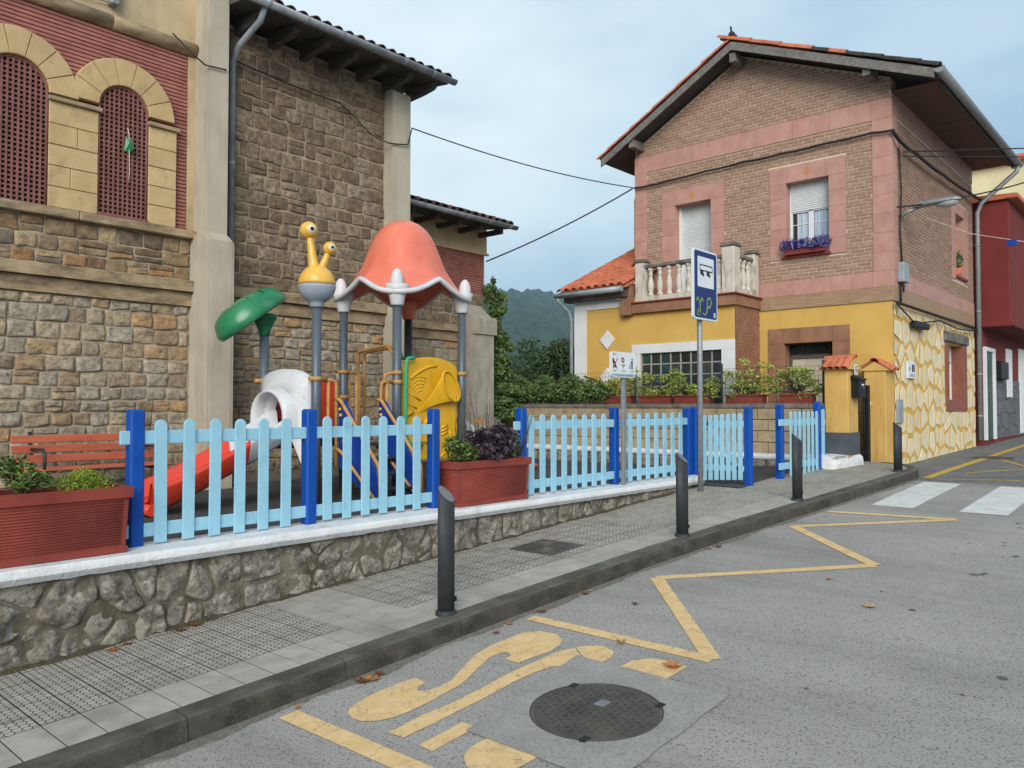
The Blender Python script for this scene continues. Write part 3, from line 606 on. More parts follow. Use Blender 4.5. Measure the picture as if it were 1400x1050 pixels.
for c in voronoi(sites, (.3, 10.52, -.2, .542), .0095):
    if len(c) < 3 or max(u[0] for u in c) - min(u[0] for u in c) < .05: continue
    mx0 = sum(u[0] for u in c) / len(c); c = clip(c, 0, -1, -(zs(mx0) - .05))
    if len(c) < 3: continue
    q = []
    for a_, b_ in zip(c, c[1:] + c[:1]):
        q.append(a_); L = math.dist(a_, b_)
        if L > .09: q.append(((a_[0] + b_[0]) / 2 + R.uniform(-.012, .012), (a_[1] + b_[1]) / 2 + R.uniform(-.012, .012)))
    mb = MB(); stone(mb, q, fn, R.uniform(.014, .045), q=.2, rough=1.1, fine=1, ck=2); mb.build('stone', 'moss_stone', lw)
mb = MB(); rows = []
for x in frange(-3, 10.6, .05):
    e = max(0, (x - 10.4) / .2); yo = .17 * e * e; n1 = nz3(x * 3, 1, 0) * .005; n2 = nz3(x * 9, 5, 0) * .007; n3 = nz3(x * 4, 9, 1) * .003
    rows.append([(x, 5.62 + yo, .55), (x, 5.572 + n1 + yo, .542 + n2), (x, 5.566 + n1 + yo, .58), (x, 5.568 + n1 * .7 + yo, .622 + n3), (x, 5.584 + n1 + yo, .636 + n3), (x, 5.75 + yo * .5, .639 + n3 * .6), (x, 5.99 - yo, .641 + n3 * .5), (x, 6.01 - yo, .625), (x, 6.015 - yo, .545)])
for lo_, hi_ in ((0, 2), (1, 4), (4, 6), (6, 9)): mb.grid([r_[lo_:hi_ + 1] if hi_ < 9 else r_[lo_:] for r_ in rows], sm=True)
mb.f.append(list(range(len(mb.v), len(mb.v) + 9))); mb.v += rows[-1]; mb.m.append(0); mb.sm.append(False); mb.build('coping', 'lime', lw)

for (x0_, x1_, sd_) in ((-1, 3.2, 1), (3.2, 7, 2), (7, 10.5, 3)):
    mb = MB(); rows = []
    for x in frange(x0_, x1_, .03):
        w_ = max(.012, .035 + .045 * nz3(x * 2.3, sd_ * 0, 4) + .02 * nz3(x * 9, 1, 4)); h_ = .012 + .018 * max(0, nz3(x * 6, 2, 2))
        rows.append([(x, 5.66, zs(x) + h_ + .02), (x, 5.62 - w_ * .5, zs(x) + h_ * .7), (x, 5.62 - w_, zs(x) + .0015), (x, 5.62 - w_, zs(x) - .01)])
    mb.grid(rows, sm=False); mb.build('dirt_seam', 'seam', lw)
mb = MB(); rows = []
for x in frange(-1, 13.2, .04):
    w_ = max(.01, .05 + .06 * nz3(x * 1.7, 7, 1) + .03 * nz3(x * 11, 3, 1)); k0 = kerbY(x)
    rows.append([(x, k0 + .01, ROAD(x) + .012), (x, k0 - .02 - w_ * .4, ROAD(x) + .006), (x, k0 - .02 - w_, ROAD(x) + .0012)])
mb.grid(rows, sm=True); mb.build('gutter_grit', 'grit', org=(0, 0, 0), kind='stuff', label='thin line of grey grit in the gutter along the kerb', cat='grit')
# ---------------------------------------------------------------- picket fences
def picketmesh(h, wd=.092, t=.02):
    mb = MB(); r_ = wd / 2; p = [(-r_, 0), (r_, 0)] + [(r_ * math.cos(a * math.pi / 8), h - r_ + r_ * math.sin(a * math.pi / 8)) for a in range(9)]
    n = len(p); k = .93
    f = lambda s: [(u[0] * s, (u[1] - h / 2) * (1 - (1 - s) * .1) + h / 2) for u in p]
    vs = [(u[0], t / 2, u[1]) for u in f(k)] + [(u[0], t / 2 - .004, u[1]) for u in p] + [(u[0], -t / 2 + .004, u[1]) for u in p] + [(u[0], -t / 2, u[1]) for u in f(k)]
    fs = [list(range(n)), list(range(3 * n, 4 * n))[::-1]] + [[q * n + i, q * n + (i + 1) % n, (q + 1) * n + (i + 1) % n, (q + 1) * n + i] for q in range(3) for i in range(n)]
    mb.add(vs, fs); return mb.mesh('picket', 'lblue')
pm = picketmesh(.905); pmg = picketmesh(.96, .066); pmc = picketmesh(.98, .08)
def postmesh(h, s_=.052, c=.013):
    mb = MB(); oct_ = [(-s_ + c, -s_), (s_ - c, -s_), (s_, -s_ + c), (s_, s_ - c), (s_ - c, s_), (-s_ + c, s_), (-s_, s_ - c), (-s_, -s_ + c)]
    k = .78; n = 8; vs = [(u[0], u[1], 0) for u in oct_] + [(u[0], u[1], h - .018) for u in oct_] + [(u[0] * k, u[1] * k, h) for u in oct_]
    mb.add(vs, [list(range(n))[::-1], list(range(2 * n, 3 * n))] + [[q * n + i, q * n + (i + 1) % n, (q + 1) * n + (i + 1) % n, (q + 1) * n + i] for q in range(2) for i in range(n)])
    return mb.mesh('post', 'blue')
po = postmesh(1.0); pog = postmesh(1.13)
def rail(par, x0, x1, y, z, mat='lblue'):
    mb = MB(); mb.cbox(x0, x1, y - .012, y + .012, z - .05, z + .05, .005); mb.build('rail', mat, par)
fa = thing('picket_fence', (3.9, 5.88, .63), 'light blue picket fence with three blue posts on the coping before the slide', 'fence', 'picket fences')
for px_ in (2.48, 3.957, 5.414): piece('post', po, fa, (px_, 5.885, .63))
crk = lambda: Matrix.Rotation(R.uniform(-.007, .007), 4, 'Y') @ Matrix.Rotation(R.uniform(-.02, .02), 4, 'Z')
jz_ = lambda: R.uniform(-.005, .005)
for i in range(6): piece('picket', pm, fa, (2.651 + .2096 * i, 5.838, .65 + jz_()), mat=crk()); piece('picket', pm, fa, (4.115 + .2072 * i, 5.838, .656 + jz_()), mat=crk())
for z in (1.425, .75): rail(fa, 2.36, 5.40, 5.862, z)
fb = thing('picket_fence', (8.6, 5.88, .63), 'light blue picket fence with blue posts behind the small playground rules sign', 'fence', 'picket fences')
for px_ in (6.754, 8.598, 10.5): piece('post', po, fb, (px_, 5.885, .634))
for i in range(8): piece('picket', pm, fb, (6.874 + .2024 * i, 5.838, .656 + jz_()), mat=crk())
for i in range(7): piece('picket', pm, fb, (8.9 + .2195 * i, 5.838, .66 + jz_()), mat=crk())
for z in (1.435, .765): rail(fb, 6.6, 10.5, 5.862, z)
# gate leaf, standing open across the passage
gt = thing('picket_gate', (10.72, 5.05, .52), 'open light blue picket gate with diagonal brace hung on a tall blue post', 'gate')
piece('gate_post', pog, gt, (10.73, 5.03, .52)); piece('gate_post', pog, gt, (10.66, 5.85, .52))
Rz = Matrix.Rotation(math.pi / 2, 4, 'Z')
for i in range(7): piece('picket', pmg, gt, (10.664, 5.125 + .094 * i, .60 - .006 * i), mat=Rz)
for z in (1.40, .76): mb = MB(); mb.cbox(10.676, 10.70, 5.08, 5.74, z - .04, z + .04, .004); mb.build('gate_rail', 'lblue', gt)
mb = MB(); mb.prism([(5.1, .72), (5.18, .72), (5.72, 1.44), (5.64, 1.44)], 'x', 10.676, 10.699); mb.build('diagonal_brace', 'lblue', gt)
fc = thing('picket_fence', (12.2, 4.9, .58), 'short light blue picket fence between two tall blue posts by the white kerb block', 'fence', 'picket fences')
piece('post', pog, fc, (11.56, 4.92, .555)); piece('post', pog, fc, (12.94, 4.88, .60))
for i in range(7): piece('picket', pmc, fc, (11.78 + .172 * i, 4.84, .60))
for z in (1.41, .76): rail(fc, 11.4, 12.94, 4.866, z)
fd = thing('picket_fence', (13.2, 5.3, .85), 'last light blue picket fence corner with one blue post against the yellow gate pillar', 'fence', 'picket fences')
piece('post', po, fd, (13.25, 4.92, .66))
for i in range(2): piece('picket', pmc, fd, (13.03 + .1 * i, 4.85, .63))
mb = MB(); mb.cbox(12.99, 13.25, 4.858, 4.88, 1.35, 1.44, .004); mb.build('rail', 'lblue', fd)

# ---------------------------------------------------------------- bollards
def bollard(loc, label):
    t = thing('bollard', loc, label, 'bollard', 'dark bollards along the kerb'); x, y, z = loc; H = .93
    mb = MB(); n = 24; A, B = .062, .062
    ring = lambda f, zf: [(x + A * f * math.cos(2 * math.pi * i / n), y + B * f * math.sin(2 * math.pi * i / n), zf(A * f * math.cos(2 * math.pi * i / n), B * f * math.sin(2 * math.pi * i / n))) for i in range(n)]
    top = lambda u, v: z + H - .06 - .85 * (u * .66 - v * .75) + .42 * (u * .75 + v * .66)
    vs = ring(1, lambda u, v: z - .05) + ring(1, top); fs = [[i, (i + 1) % n, n + (i + 1) % n, n + i] for i in range(n)]
    mb.add(vs, fs, 0, True); mb.f.append(list(range(n))[::-1]); mb.m.append(0); mb.sm.append(False); mb.f.append([n + i for i in range(n)]); mb.m.append(0); mb.sm.append(False); mb.build('shaft', 'dark', t)
    mb = MB(); vs = ring(.93, lambda u, v: top(u, v) + .001) + ring(.9, lambda u, v: top(u, v) + .006); mb.add(vs, fs + [[n + i for i in range(n)]], 0); mb.build('slanted_cap', 'capgrey', t)
    mb = MB(); mb.lathe([(.078, -.04), (.078, .018), (.068, .03), (.060, .032)], loc, 24); mb.build('base_collar', 'dark', t)
    mb = MB(); mb.cbox(x + .02, x + .064, y - .05, y + .0, z + .09, z + .125, .003); mb.build('lock_notch', 'black', t)
    return t
BL = [(4.02, 4.23, 'dark grey slant topped bollard on the kerb beside the red planter full of purple leaves'), (7.24, 4.12, 'dark grey slant topped bollard on the kerb below the bus stop sign'),
      (9.82, 3.96, 'dark grey slant topped bollard on the kerb facing the short picket fence'), (13.16, 3.72, 'dark grey slant topped bollard at the pavement corner by the cream flagstone wall')]
b0 = bollard((BL[0][0], BL[0][1], zs(BL[0][0])), BL[0][2])
for (x, y, lb), k_ in zip(BL[1:], (.925, .91, .83)): dup(b0, (x, y, zs(x) - .002), 0, lb).scale = (1, 1, k_)

# ---------------------------------------------------------------- planters, bench
def planter(x0, x1, label, z0=.64, y0=5.66, y1=6.06, h=.455):
    t = thing('planter_box', ((x0 + x1) / 2, (y0 + y1) / 2, z0), label, 'planter', 'red ribbed planters on the coping')
    zr = z0 + h; tp = .02
    mb = MB()
    P = lambda dx, z: [(x0 + dx, y0 + dx, z), (x1 - dx, y0 + dx, z), (x1 - dx, y1 - dx, z), (x0 + dx, y1 - dx, z)]
    vs = P(.035, z0) + P(.018, zr - .07) ; mb.add(vs, [(3, 2, 1, 0)] + [[i, (i + 1) % 4, 4 + (i + 1) % 4, 4 + i] for i in range(4)]); mb.build('box', 'planter', t)
    mb = MB(); mb.cbox(x0 + .02, x1 - .02, y0 + .02, y1 - .02, z0, z0 + .045, .004); mb.build('foot_band', 'planter', t)
    mb = MB(); vs = P(-.002, zr - .075) + P(-.006, zr) + P(.03, zr) + P(.034, zr - .06); mb.add(vs, [[k * 4 + i, k * 4 + (i + 1) % 4, (k + 1) * 4 + (i + 1) % 4, (k + 1) * 4 + i] for k in range(3) for i in range(4)] + [[0, 1, 2, 3][::-1]])
    mb.build('rim', 'planter', t)
    nr = 16
    for k in range(nr):
        z = z0 + .065 + (h - .165) * k / (nr - 1); d = .035 - .017 * (z - z0) / (h - .07)
        mb = MB(); mb.tube([(x0 + d + .035, y0 + d + .001, z), (x1 - d - .035, y0 + d + .001, z)], .0065, 6); mb.tube([(x0 + d + .001, y0 + d + .03, z), (x0 + d + .001, y1 - d - .03, z)], .0065, 6); mb.build('rib', 'planter', t)
    mb = MB(); mb.grid([[(x0 + .03 + (x1 - x0 - .06) * i / 24, y0 + .03 + (y1 - y0 - .06) * j / 8, zr - .045 + .02 * nz3(i * .7, j * .7, 3)) for j in range(9)] for i in range(25)]); mb.build('soil', 'soil', t)
    return t
planter(.95, 2.375, 'long red ribbed planter with bare soil and two small green plants')
planter(5.545, 6.665, 'red ribbed planter overflowing with dark purple foliage', y1=6.0)
bt = thing('bench', (3.7, 10.1, .53), 'red slatted park bench standing against the rubble stone wall', 'bench')
for k in range(3): mb = MB(); mb.cbox(2.92, 4.56, 10.16 + .02 * k, 10.19 + .02 * k, 1.0 + .115 * k, 1.09 + .115 * k, .008); mb.build('back_slat', 'bench', bt)
for k in range(4): mb = MB(); mb.cbox(2.92, 4.56, 9.72 + .11 * k, 9.81 + .11 * k, .93, .955, .008); mb.build('seat_slat', 'bench', bt)
for x in (3.12, 4.36):
    mb = MB(); mb.tube([(x, 9.72, .53), (x, 9.74, .9), (x, 10.14, .92), (x, 10.18, .96), (x, 10.24, 1.36)], .022, 8); mb.tube([(x, 10.12, .9), (x, 10.2, .53)], .022, 8); mb.build('leg_frame', 'dark', bt)
    mb = MB(); mb.tube([(x, 9.74, .92), (x, 9.73, 1.12), (x, 9.80, 1.17), (x, 10.17, 1.16)], .018, 8); mb.build('armrest', 'dark', bt)

# ---------------------------------------------------------------- signs
bs = thing('bus_stop_sign', (9.93, 5.34, zs(9.9)), 'tall blue and white bus stop sign with lime graffiti on a grey pole', 'sign')
mb = MB(); mb.tube([(9.93, 5.36, zs(9.9) - .05), (9.93, 5.36, 3.8)], .038, 12); mb.build('pole', 'galv', bs)
def rrect(a0, a1, b0, b1, r_, n=5):
    out = []
    for cx, cy, s0 in ((a1 - r_, b0 + r_, -math.pi / 2), (a1 - r_, b1 - r_, 0), (a0 + r_, b1 - r_, math.pi / 2), (a0 + r_, b0 + r_, math.pi)):
        out += [(cx + r_ * math.cos(s0 + math.pi / 2 * i / n), cy + r_ * math.sin(s0 + math.pi / 2 * i / n)) for i in range(n + 1)]
    return out
mb = MB(); mb.prism(rrect(9.63, 10.31, 2.85, 3.82, .045), 'y', 5.285, 5.32); mb.build('panel', 'signwhite', bs)
fs_ = FY(5.285)
def flat(name, mat, par, poly, fn, d): mb = MB(); slab(mb, poly, fn, d - .004, d, ch=.0005); return mb.build(name, mat, par)
flat('blue_field', 'signblue', bs, rrect(9.655, 10.285, 2.875, 3.795, .035), fs_, .003)
flat('white_field', 'signwhite', bs, rrect(9.74, 10.20, 3.30, 3.72, .01), fs_, .006)
bx0 = 9.79
flat('bus_pictogram', 'black', bs, rect(bx0, bx0 + .36, 3.60, 3.615), fs_, .009)
flat('bus_pictogram', 'black', bs, rect(bx0, bx0 + .36, 3.525, 3.54), fs_, .009)
for k in range(2): flat('bus_pictogram', 'black', bs, rect(bx0 + .355 * k, bx0 + .355 * k + .012, 3.52, 3.615), fs_, .009)
for k in range(2):
    flat('bus_pictogram', 'black', bs, rect(bx0 + .02 + .18 * k, bx0 + .1 + .18 * k, 3.47, 3.526), fs_, .009)
    flat('wheel_pictogram', 'black', bs, [(bx0 + .10 + .18 * k + .022 * math.cos(a * .5236), 3.472 + .022 * math.sin(a * .5236)) for a in range(12)], fs_, .010)
for pts, r_ in ([[(9.70, 3.10), (9.74, 3.15), (9.80, 3.07), (9.86, 3.15), (9.90, 3.1)], .016], [[(9.80, 3.07), (9.81, 2.93)], .018], [[(9.76, 3.0), (9.72, 2.92), (9.80, 2.90)], .012], [[(10.0, 2.93), (10.01, 3.14), (10.08, 3.17), (10.13, 3.11), (10.09, 3.04), (10.01, 3.03)], .016], [[(9.88, 2.94), (9.95, 2.91), (9.98, 2.97)], .010]):
    mb = MB(); n0 = 0; P = [Vector((p[0], 0, p[1])) for p in pts]; out = []
    for a, b in zip(P, P[1:]):
        for t in range(4): out.append(a.lerp(b, t / 4))
    out.append(P[-1]); mb.tube(out, r_, 8); mb.v = [(v[0], 5.2805 + v[1] * .06, v[2]) for v in mb.v]; mb.build('spray_stroke', 'lime_spray', bs)
flat('stop_sticker', 'signwhite', bs, rect(10.20, 10.235, 2.90, 2.97), fs_, .006)
for z in (3.0, 3.68): mb = MB(); mb.cbox(9.86, 10.0, 5.315, 5.335, z - .02, z + .02, .004); mb.build('clamp', 'galv', bs)
rs = thing('rules_sign', (8.62, 5.72, .64), 'small white playground rules sign with red and black pictograms on a grey post', 'sign')
mb = MB(); mb.cbox(8.60, 8.68, 5.745, 5.785, .636, 2.3, .004); mb.build('post', 'galv', rs)
mb = MB(); mb.prism(rrect(8.29, 8.865, 2.025, 2.355, .05), 'y', 5.72, 5.742); mb.build('panel', 'signwhite', rs)
fr = FY(5.72)
flat('footer_band', 'signpale', rs, rrect(8.30, 8.855, 2.035, 2.075, .015), fr, .003)
def disc(cx, cz, r_, n=12): return [(cx + r_ * math.cos(a * 2 * math.pi / n), cz + r_ * math.sin(a * 2 * math.pi / n)) for a in range(n)]
pic = lambda m, poly, d=.003: flat('pictogram', m, rs, poly, fr, d)
pic('black', rrect(8.335, 8.39, 2.20, 2.225, .01)); pic('black', disc(8.345, 2.245, .02)); pic('black', rect(8.34, 8.35, 2.15, 2.2)); pic('black', rect(8.375, 8.385, 2.15, 2.2)); pic('black', rrect(8.38, 8.41, 2.15, 2.19, .008))
def bar(m, a, b, wd, d): 
    v = Vector((b[0] - a[0], b[1] - a[1])).normalized(); n = Vector((-v.y, v.x)) * wd / 2; pic(m, [(a[0] + n.x, a[1] + n.y), (a[0] - n.x, a[1] - n.y), (b[0] - n.x, b[1] - n.y), (b[0] + n.x, b[1] + n.y)], d)
bar('signred', (8.335, 2.14), (8.435, 2.27), .011, .006); bar('signred', (8.335, 2.27), (8.42, 2.14), .011, .0066)
for k in range(8): pic('signred', disc(8.56 + .026 * math.cos(k * .785), 2.25 + .026 * math.sin(k * .785), .012, 8), .003 + .0004 * (k % 2))
bar('black', (8.565, 2.2), (8.575, 2.14), .008, .003); pic('black', [(8.57, 2.17), (8.535, 2.19), (8.53, 2.18)]); pic('black', [(8.575, 2.175), (8.61, 2.2), (8.6, 2.175)], .0036)
pic('black', disc(8.775, 2.268, .012)); pic('black', rrect(8.763, 8.787, 2.14, 2.25, .006)); bar('black', (8.766, 2.235), (8.735, 2.22), .009, .006)
for a, b in (((8.715, 2.2), (8.72, 2.14)), ((8.745, 2.2), (8.74, 2.14)), ((8.72, 2.142), (8.74, 2.142))): bar('black', a, b, .005, .003)
pic('black', [(8.335, 2.31), (8.345, 2.335), (8.355, 2.31)]); pic('capgrey', rect(8.362, 8.41, 2.325, 2.33)); pic('capgrey', rect(8.362, 8.40, 2.313, 2.318))
for k in range(3): pic('capgrey', rect(8.335 + .2 * k, 8.425 + .2 * k, 2.113, 2.117)); pic('capgrey', rect(8.345 + .2 * k, 8.415 + .2 * k, 2.102, 2.106))
pic('capgrey', rect(8.38, 8.78, 2.052, 2.058), .006)
# ---------------------------------------------------------------- the stone hall at the back of the playground
def uniq(name, mb, mat, par): return mb.build(name, mat, par)
hall = thing('stone_hall', (5.4, 11.5, .5), 'brown stone hall with arched lattice windows, pale buttresses and tiled eaves', 'building')
YW = 10.7; YR = 12.1
mb = MB(); mb.box(-4, 5.4, YW, 17, .3, 8.6); w_left = mb.build('wall', 'mortarL', hall)
mb = MB(); mb.box(5.4, 9.04, YW + .002, 17, .3, 3.25); w_midlow = mb.build('wall', 'mortarL', hall)
mb = MB(); mb.box(5.4, 9.04, YW + .001, 17, 3.25, 7.25); w_mid = mb.build('wall', 'mortarB', hall)
mb = MB(); mb.box(9.04, 12.64, YR, 17, .3, 5.6); w_right = mb.build('wall', 'mortarL', hall)
mb = MB(); mb.box(-4, 5.2, YW - .05, YW, .5, .68); mb.box(5.62, 8.66, YW - .05, YW, .5, .68); mb.build('plinth', 'blockcap', hall)
def ashlar(par, fn, a0, a1, b0, b1, rh, wl, wh, mat, d=.03, gap=.011, single=True, skip=None, j=.02):
    b = b0; join = MB(); cnt = 0
    while b < b1 - .05:
        h = min(R.uniform(*rh), b1 - b)
        if b1 - b - h < .08: h = b1 - b
        a = a0 - R.uniform(0, wl * .6)
        while a < a1 - .03:
            wd = R.uniform(wl, wh); e = min(a + wd, a1)
            if a1 - e < .08: e = a1
            s0 = max(a, a0)
            if e - s0 > .07 and not (skip and skip((s0 + e) / 2, b + h / 2)):
                hh = h; bb = b
                if R.random() < .12: hh = h * .96
                if R.random() < .16 and e - s0 > .2 and h > .15:
                    mm = bb + hh * R.uniform(.4, .6); mb = join if not single else MB(); stone(mb, jpoly(s0 + gap, e - gap, mm + gap * .5, bb + hh - gap, j * .6), fn, d * R.uniform(.3, .75), q=.07, rough=.9)
                    if single: mb.build('stone', mat, par)
                    hh = mm - bb
                p = jpoly(s0 + gap, e - gap, bb + gap, bb + hh - gap, j)
                mb = join if not single else MB()
                stone(mb, p, fn, d * R.uniform(.3, .75), q=.07, rough=.9)
                if single: mb.build('stone', mat, par)
                cnt += 1
            a = e
        b += h
    if not single: join.build('rubble_stones', mat, par, kind='stuff')
    return cnt
n1 = ashlar(w_left, FY(YW), 2.6, 5.2, .68, 3.04, (.15, .22), .2, .36, 'stoneL', .042, .009)
n2 = ashlar(w_left, FY(YW), 2.6, 5.22, 3.40, 3.98, (.17, .21), .22, .38, 'stoneO', .035, .009)
ashlar(w_left, FY(YW), -3.9, 2.6, .68, 3.04, (.16, .22), .22, .4, 'stoneL', .04, .009, False)
ashlar(w_left, FY(YW), -3.9, 2.6, 3.40, 3.98, (.17, .21), .22, .4, 'stoneO', .035, .009, False)
ashlar(w_midlow, FY(YW), 5.62, 8.66, .68, 3.04, (.16, .23), .22, .38, 'stoneL', .042, .009, False)
n3 = ashlar(w_mid, FY(YW), 5.6, 8.66, 3.40, 5.12, (.19, .25), .2, .37, 'stoneB', .034, .011)
ashlar(w_mid, FY(YW), 5.6, 8.66, 5.12, 7.2, (.19, .25), .2, .37, 'stoneB', .034, .011, False)
print('STONES', n1, n2, n3)
ashlar(w_right, FY(YR), 9.06, 11.81, .6, 3.05, (.2, .28), .26, .42, 'stoneL', .04, .01, False)
n4 = ashlar(w_right, FY(YR), 10.4, 12.62, 3.4, 4.1, (.2, .26), .24, .36, 'stoneB', .034, .011)
# string courses
for (a0, a1, Y) in ((-4, 5.24, YW), (5.6, 8.66, YW), (9.06, 11.81, YR)):
    mb = MB(); n = int((a1 - a0) / .2)
    for (dd, z0, z1) in ((.13, 3.24, 3.395), (.06, 3.045, 3.24)):
        rows = [[(a0 + (a1 - a0) * i / n, Y - d_ + nz3(i * .9, k, z0) * .004, z_ + nz3(i * .6, k + 5, z0) * .005) for k, (d_, z_) in enumerate(((0, z0), (dd, z0), (dd, z1 - .012), (dd - .014, z1), (0, z1 + .01)))] for i in range(n + 1)]
        mb.grid(rows, sm=False); b = len(mb.v) - 5; mb.f.append([b + i for i in range(5)]); mb.m.append(0); mb.sm.append(False)
    mb.build('string_course', 'ledge', hall)
# red coursed panels
def courses(a0, a1, b0, b1, fn, name='red_courses', pitch=.052):
    mb = MB(); slab(mb, rect(a0, a1, b0, b1), fn, -.02, .006, 1, ch=.001)
    k = b0 + .004
    while k < b1 - .03:
        a = a0 - R.uniform(0, .2)
        while a < a1:
            e = min(a + .48, a1); s0 = max(a, a0)
            if e - s0 > .02: slab(mb, rect(s0, e - .001, k, k + pitch * .74), fn, 0, .016 + R.uniform(-.002, .002), 0, ch=.003)
            a = e
        k += pitch
    return mb.build(name, ['redrib', 'redjoint'], hall, kind='stuff')
courses(-4, 5.15, 4.12, 6.56, FY(YW)); courses(9.06, 12.6, 4.12, 5.02, FY(YR))
mb = MB(); slab(mb, rect(5.16, 5.26, 4.1, 6.56), FY(YW), -.02, .022); mb.build('edge_strip', 'cream', hall)
mb = MB(); slab(mb, rect(-4, 5.27, 6.72, 8.5), FY(YW), -.02, .015); mb.build('render_band', 'cream', hall)
mb = MB(); mb.box(9.04, 12.68, YR - .04, YR, 5.035, 5.6); mb.box(12.64, 12.68, YR, 16.9, 5.035, 5.6); mb.box(9.04, 12.72, YR - .07, YR + .001, 4.995, 5.04); mb.build('render_band', 'cream', hall)
mb = MB(); pr_ = [(YW, 6.56), (YW - .05, 6.57), (YW - .1, 6.6), (YW - .13, 6.65), (YW - .12, 6.7), (YW - .08, 6.74), (YW, 6.75)]
for k in range(8): mb.prism(pr_, 'x', -4 + k * 1.16, -4 + (k + 1) * 1.16 - .004, sm=True)
mb.build('roll_cornice', 'ledge', hall)
mb = MB()
for k in range(6): mb.cbox(-4 + k * 1.55, -4 + (k + 1) * 1.55 - .004, YW - .11, YW + .02, 3.985, 4.095, .012)
mb.build('window_sill_course', 'ledge', hall)
# arched windows
def archwin(cx, r_, sp, z0, jl, jr, ro):
    win = MB(); win.box(cx - r_, cx + r_, YW - .012, YW - .010, z0, sp + r_ * .2); 
    n = 20; pts = [(cx + r_, z0), (cx + r_, sp)] + [(cx + r_ * math.cos(math.pi * i / n), sp + r_ * math.sin(math.pi * i / n)) for i in range(1, n)] + [(cx - r_, sp), (cx - r_, z0)]
    win = MB(); slab(win, pts, FY(YW), -.01, .019, ch=.001); wo = win.build('window', 'gloom', hall)
    mb = MB(); half = lambda z: r_ if z <= sp else math.sqrt(max(0, r_ * r_ - (z - sp) ** 2))
    k = z0 + .03
    while k < sp + r_ - .02:
        h = half(k); slab(mb, rect(cx - h, cx + h, k - .0115, k + .0115), FY(YW), .028, .040, ch=.002); k += .0585
    m = int(2 * r_ / .062); 
    for i in range(m + 1):
        a = cx - r_ + .016 + (2 * r_ - .032) * i / m; top = sp + math.sqrt(max(0, r_ * r_ - (a - cx) ** 2)); slab(mb, rect(a - .0115, a + .0115, z0, top), FY(YW), .036, .050, ch=.002)
    mb.build('lattice', 'lattice', wo)
    mb = MB(); P = [(cx - r_ + .012, z0)] + [(cx + (r_ - .012) * math.cos(math.pi * (1 - i / n)), sp + (r_ - .012) * math.sin(math.pi * (1 - i / n))) for i in range(n + 1)] + [(cx + r_ - .012, z0)]
    mb.tube([(p[0], YW - .045, p[1]) for p in P], .018, 6); mb.box(cx - r_, cx + r_, YW - .09, YW - .02, z0 - .02, z0 + .025); mb.build('frame', 'lattice', wo)
    m = 7
    for i in range(m):       # voussoirs
        a0, a1 = math.pi * i / m + .006, math.pi * (i + 1) / m - .006; q = []
        for t in range(5): a = a0 + (a1 - a0) * t / 4; q.append((cx + ro * math.cos(a), sp + ro * math.sin(a)))
        for t in range(4, -1, -1): a = a0 + (a1 - a0) * t / 4; q.append((cx + (r_ + .002) * math.cos(a), sp + (r_ + .002) * math.sin(a)))
        if jl and i >= 4: q = clip(q, -1, 0, -(jl - .0) + .0)
        if len(q) > 3: mb = MB(); slab(mb, q, FY(YW), 0, .095 + R.uniform(-.004, .004), ch=.008); mb.build('voussoir', 'sand', hall)
archwin(4.285, .315, 5.53, 4.115, 3.68, None, .66)
archwin(3.035, .35, 5.5, 4.08, None, None, .69)
archwin(1.78, .33, 5.52, 4.1, None, None, .66)
def jamb(a0, a1, zs_, split):
    for i, (z0, z1) in enumerate(zip(zs_, zs_[1:])):
        cuts = [a0, (a0 + a1) / 2 + R.uniform(-.05, .05), a1] if (split and i % 2) else [a0, a1]
        for c0, c1 in zip(cuts, cuts[1:]):
            mb = MB(); slab(mb, rect(c0 + .003, c1 - .003, z0 + .004, z1 - .004), FY(YW), 0, .075 + R.uniform(-.004, .004), ch=.006); mb.build('jamb_block', 'sand', hall)
    mb = MB(); mb.cbox(a0 - .015, a1 + .03, YW - .12, YW, zs_[-1] - .004, zs_[-1] + .05, .008); mb.build('impost', 'ledge', hall)
jz = [4.1, 4.36, 4.62, 4.88, 5.14, 5.42]
jamb(4.602, 4.985, jz, False); jamb(3.388, 3.968, jz, True); jamb(2.112, 2.682, jz, True)
# buttresses
def buttress(x0, x1, yf, z1, step=None):
    mb = MB()
    if step:
        zb, ex = step
        mb.prism([(yf - ex, .3), (yf - ex, zb - .12), (yf, zb), (yf, z1), (YW + .05, z1), (YW + .05, .3)], 'x', x0, x1)
        mb.prism([(yf - ex + .01, .3), (yf - ex + .01, zb - .14), (yf + .02, zb - .02), (YW, zb - .02), (YW, .3)], 'x', x0 - .035, x1 + .04)
    else: mb.prism([(yf, .3), (yf, z1 - .02), (yf + .06, z1 + .02), (YW + .05, z1 + .02), (YW + .05, .3)], 'x', x0, x1)
    return mb.build('buttress', 'render', hall)
buttress(5.262, 5.56, 10.3, 7.6, (4.05, .14)); buttress(8.66, 9.06, 10.46, 7.1)
mb = MB(); mb.prism([(YR - .52, .3), (YR - .52, 3.5), (YR - .46, 3.55), (YR - .1, 3.85), (YR + .3, 3.9), (YR + .3, .3)], 'x', 11.80, 12.40); mb.build('end_buttress', 'conc', hall)
mb = MB(); mb.prism([(YR - .56, 3.18), (YR - .56, 3.5), (YR - .50, 3.545), (YR - .46, 3.5), (YR - .46, 3.18)], 'x', 11.78, 12.46); mb.build('buttress_cap', 'conc', hall)
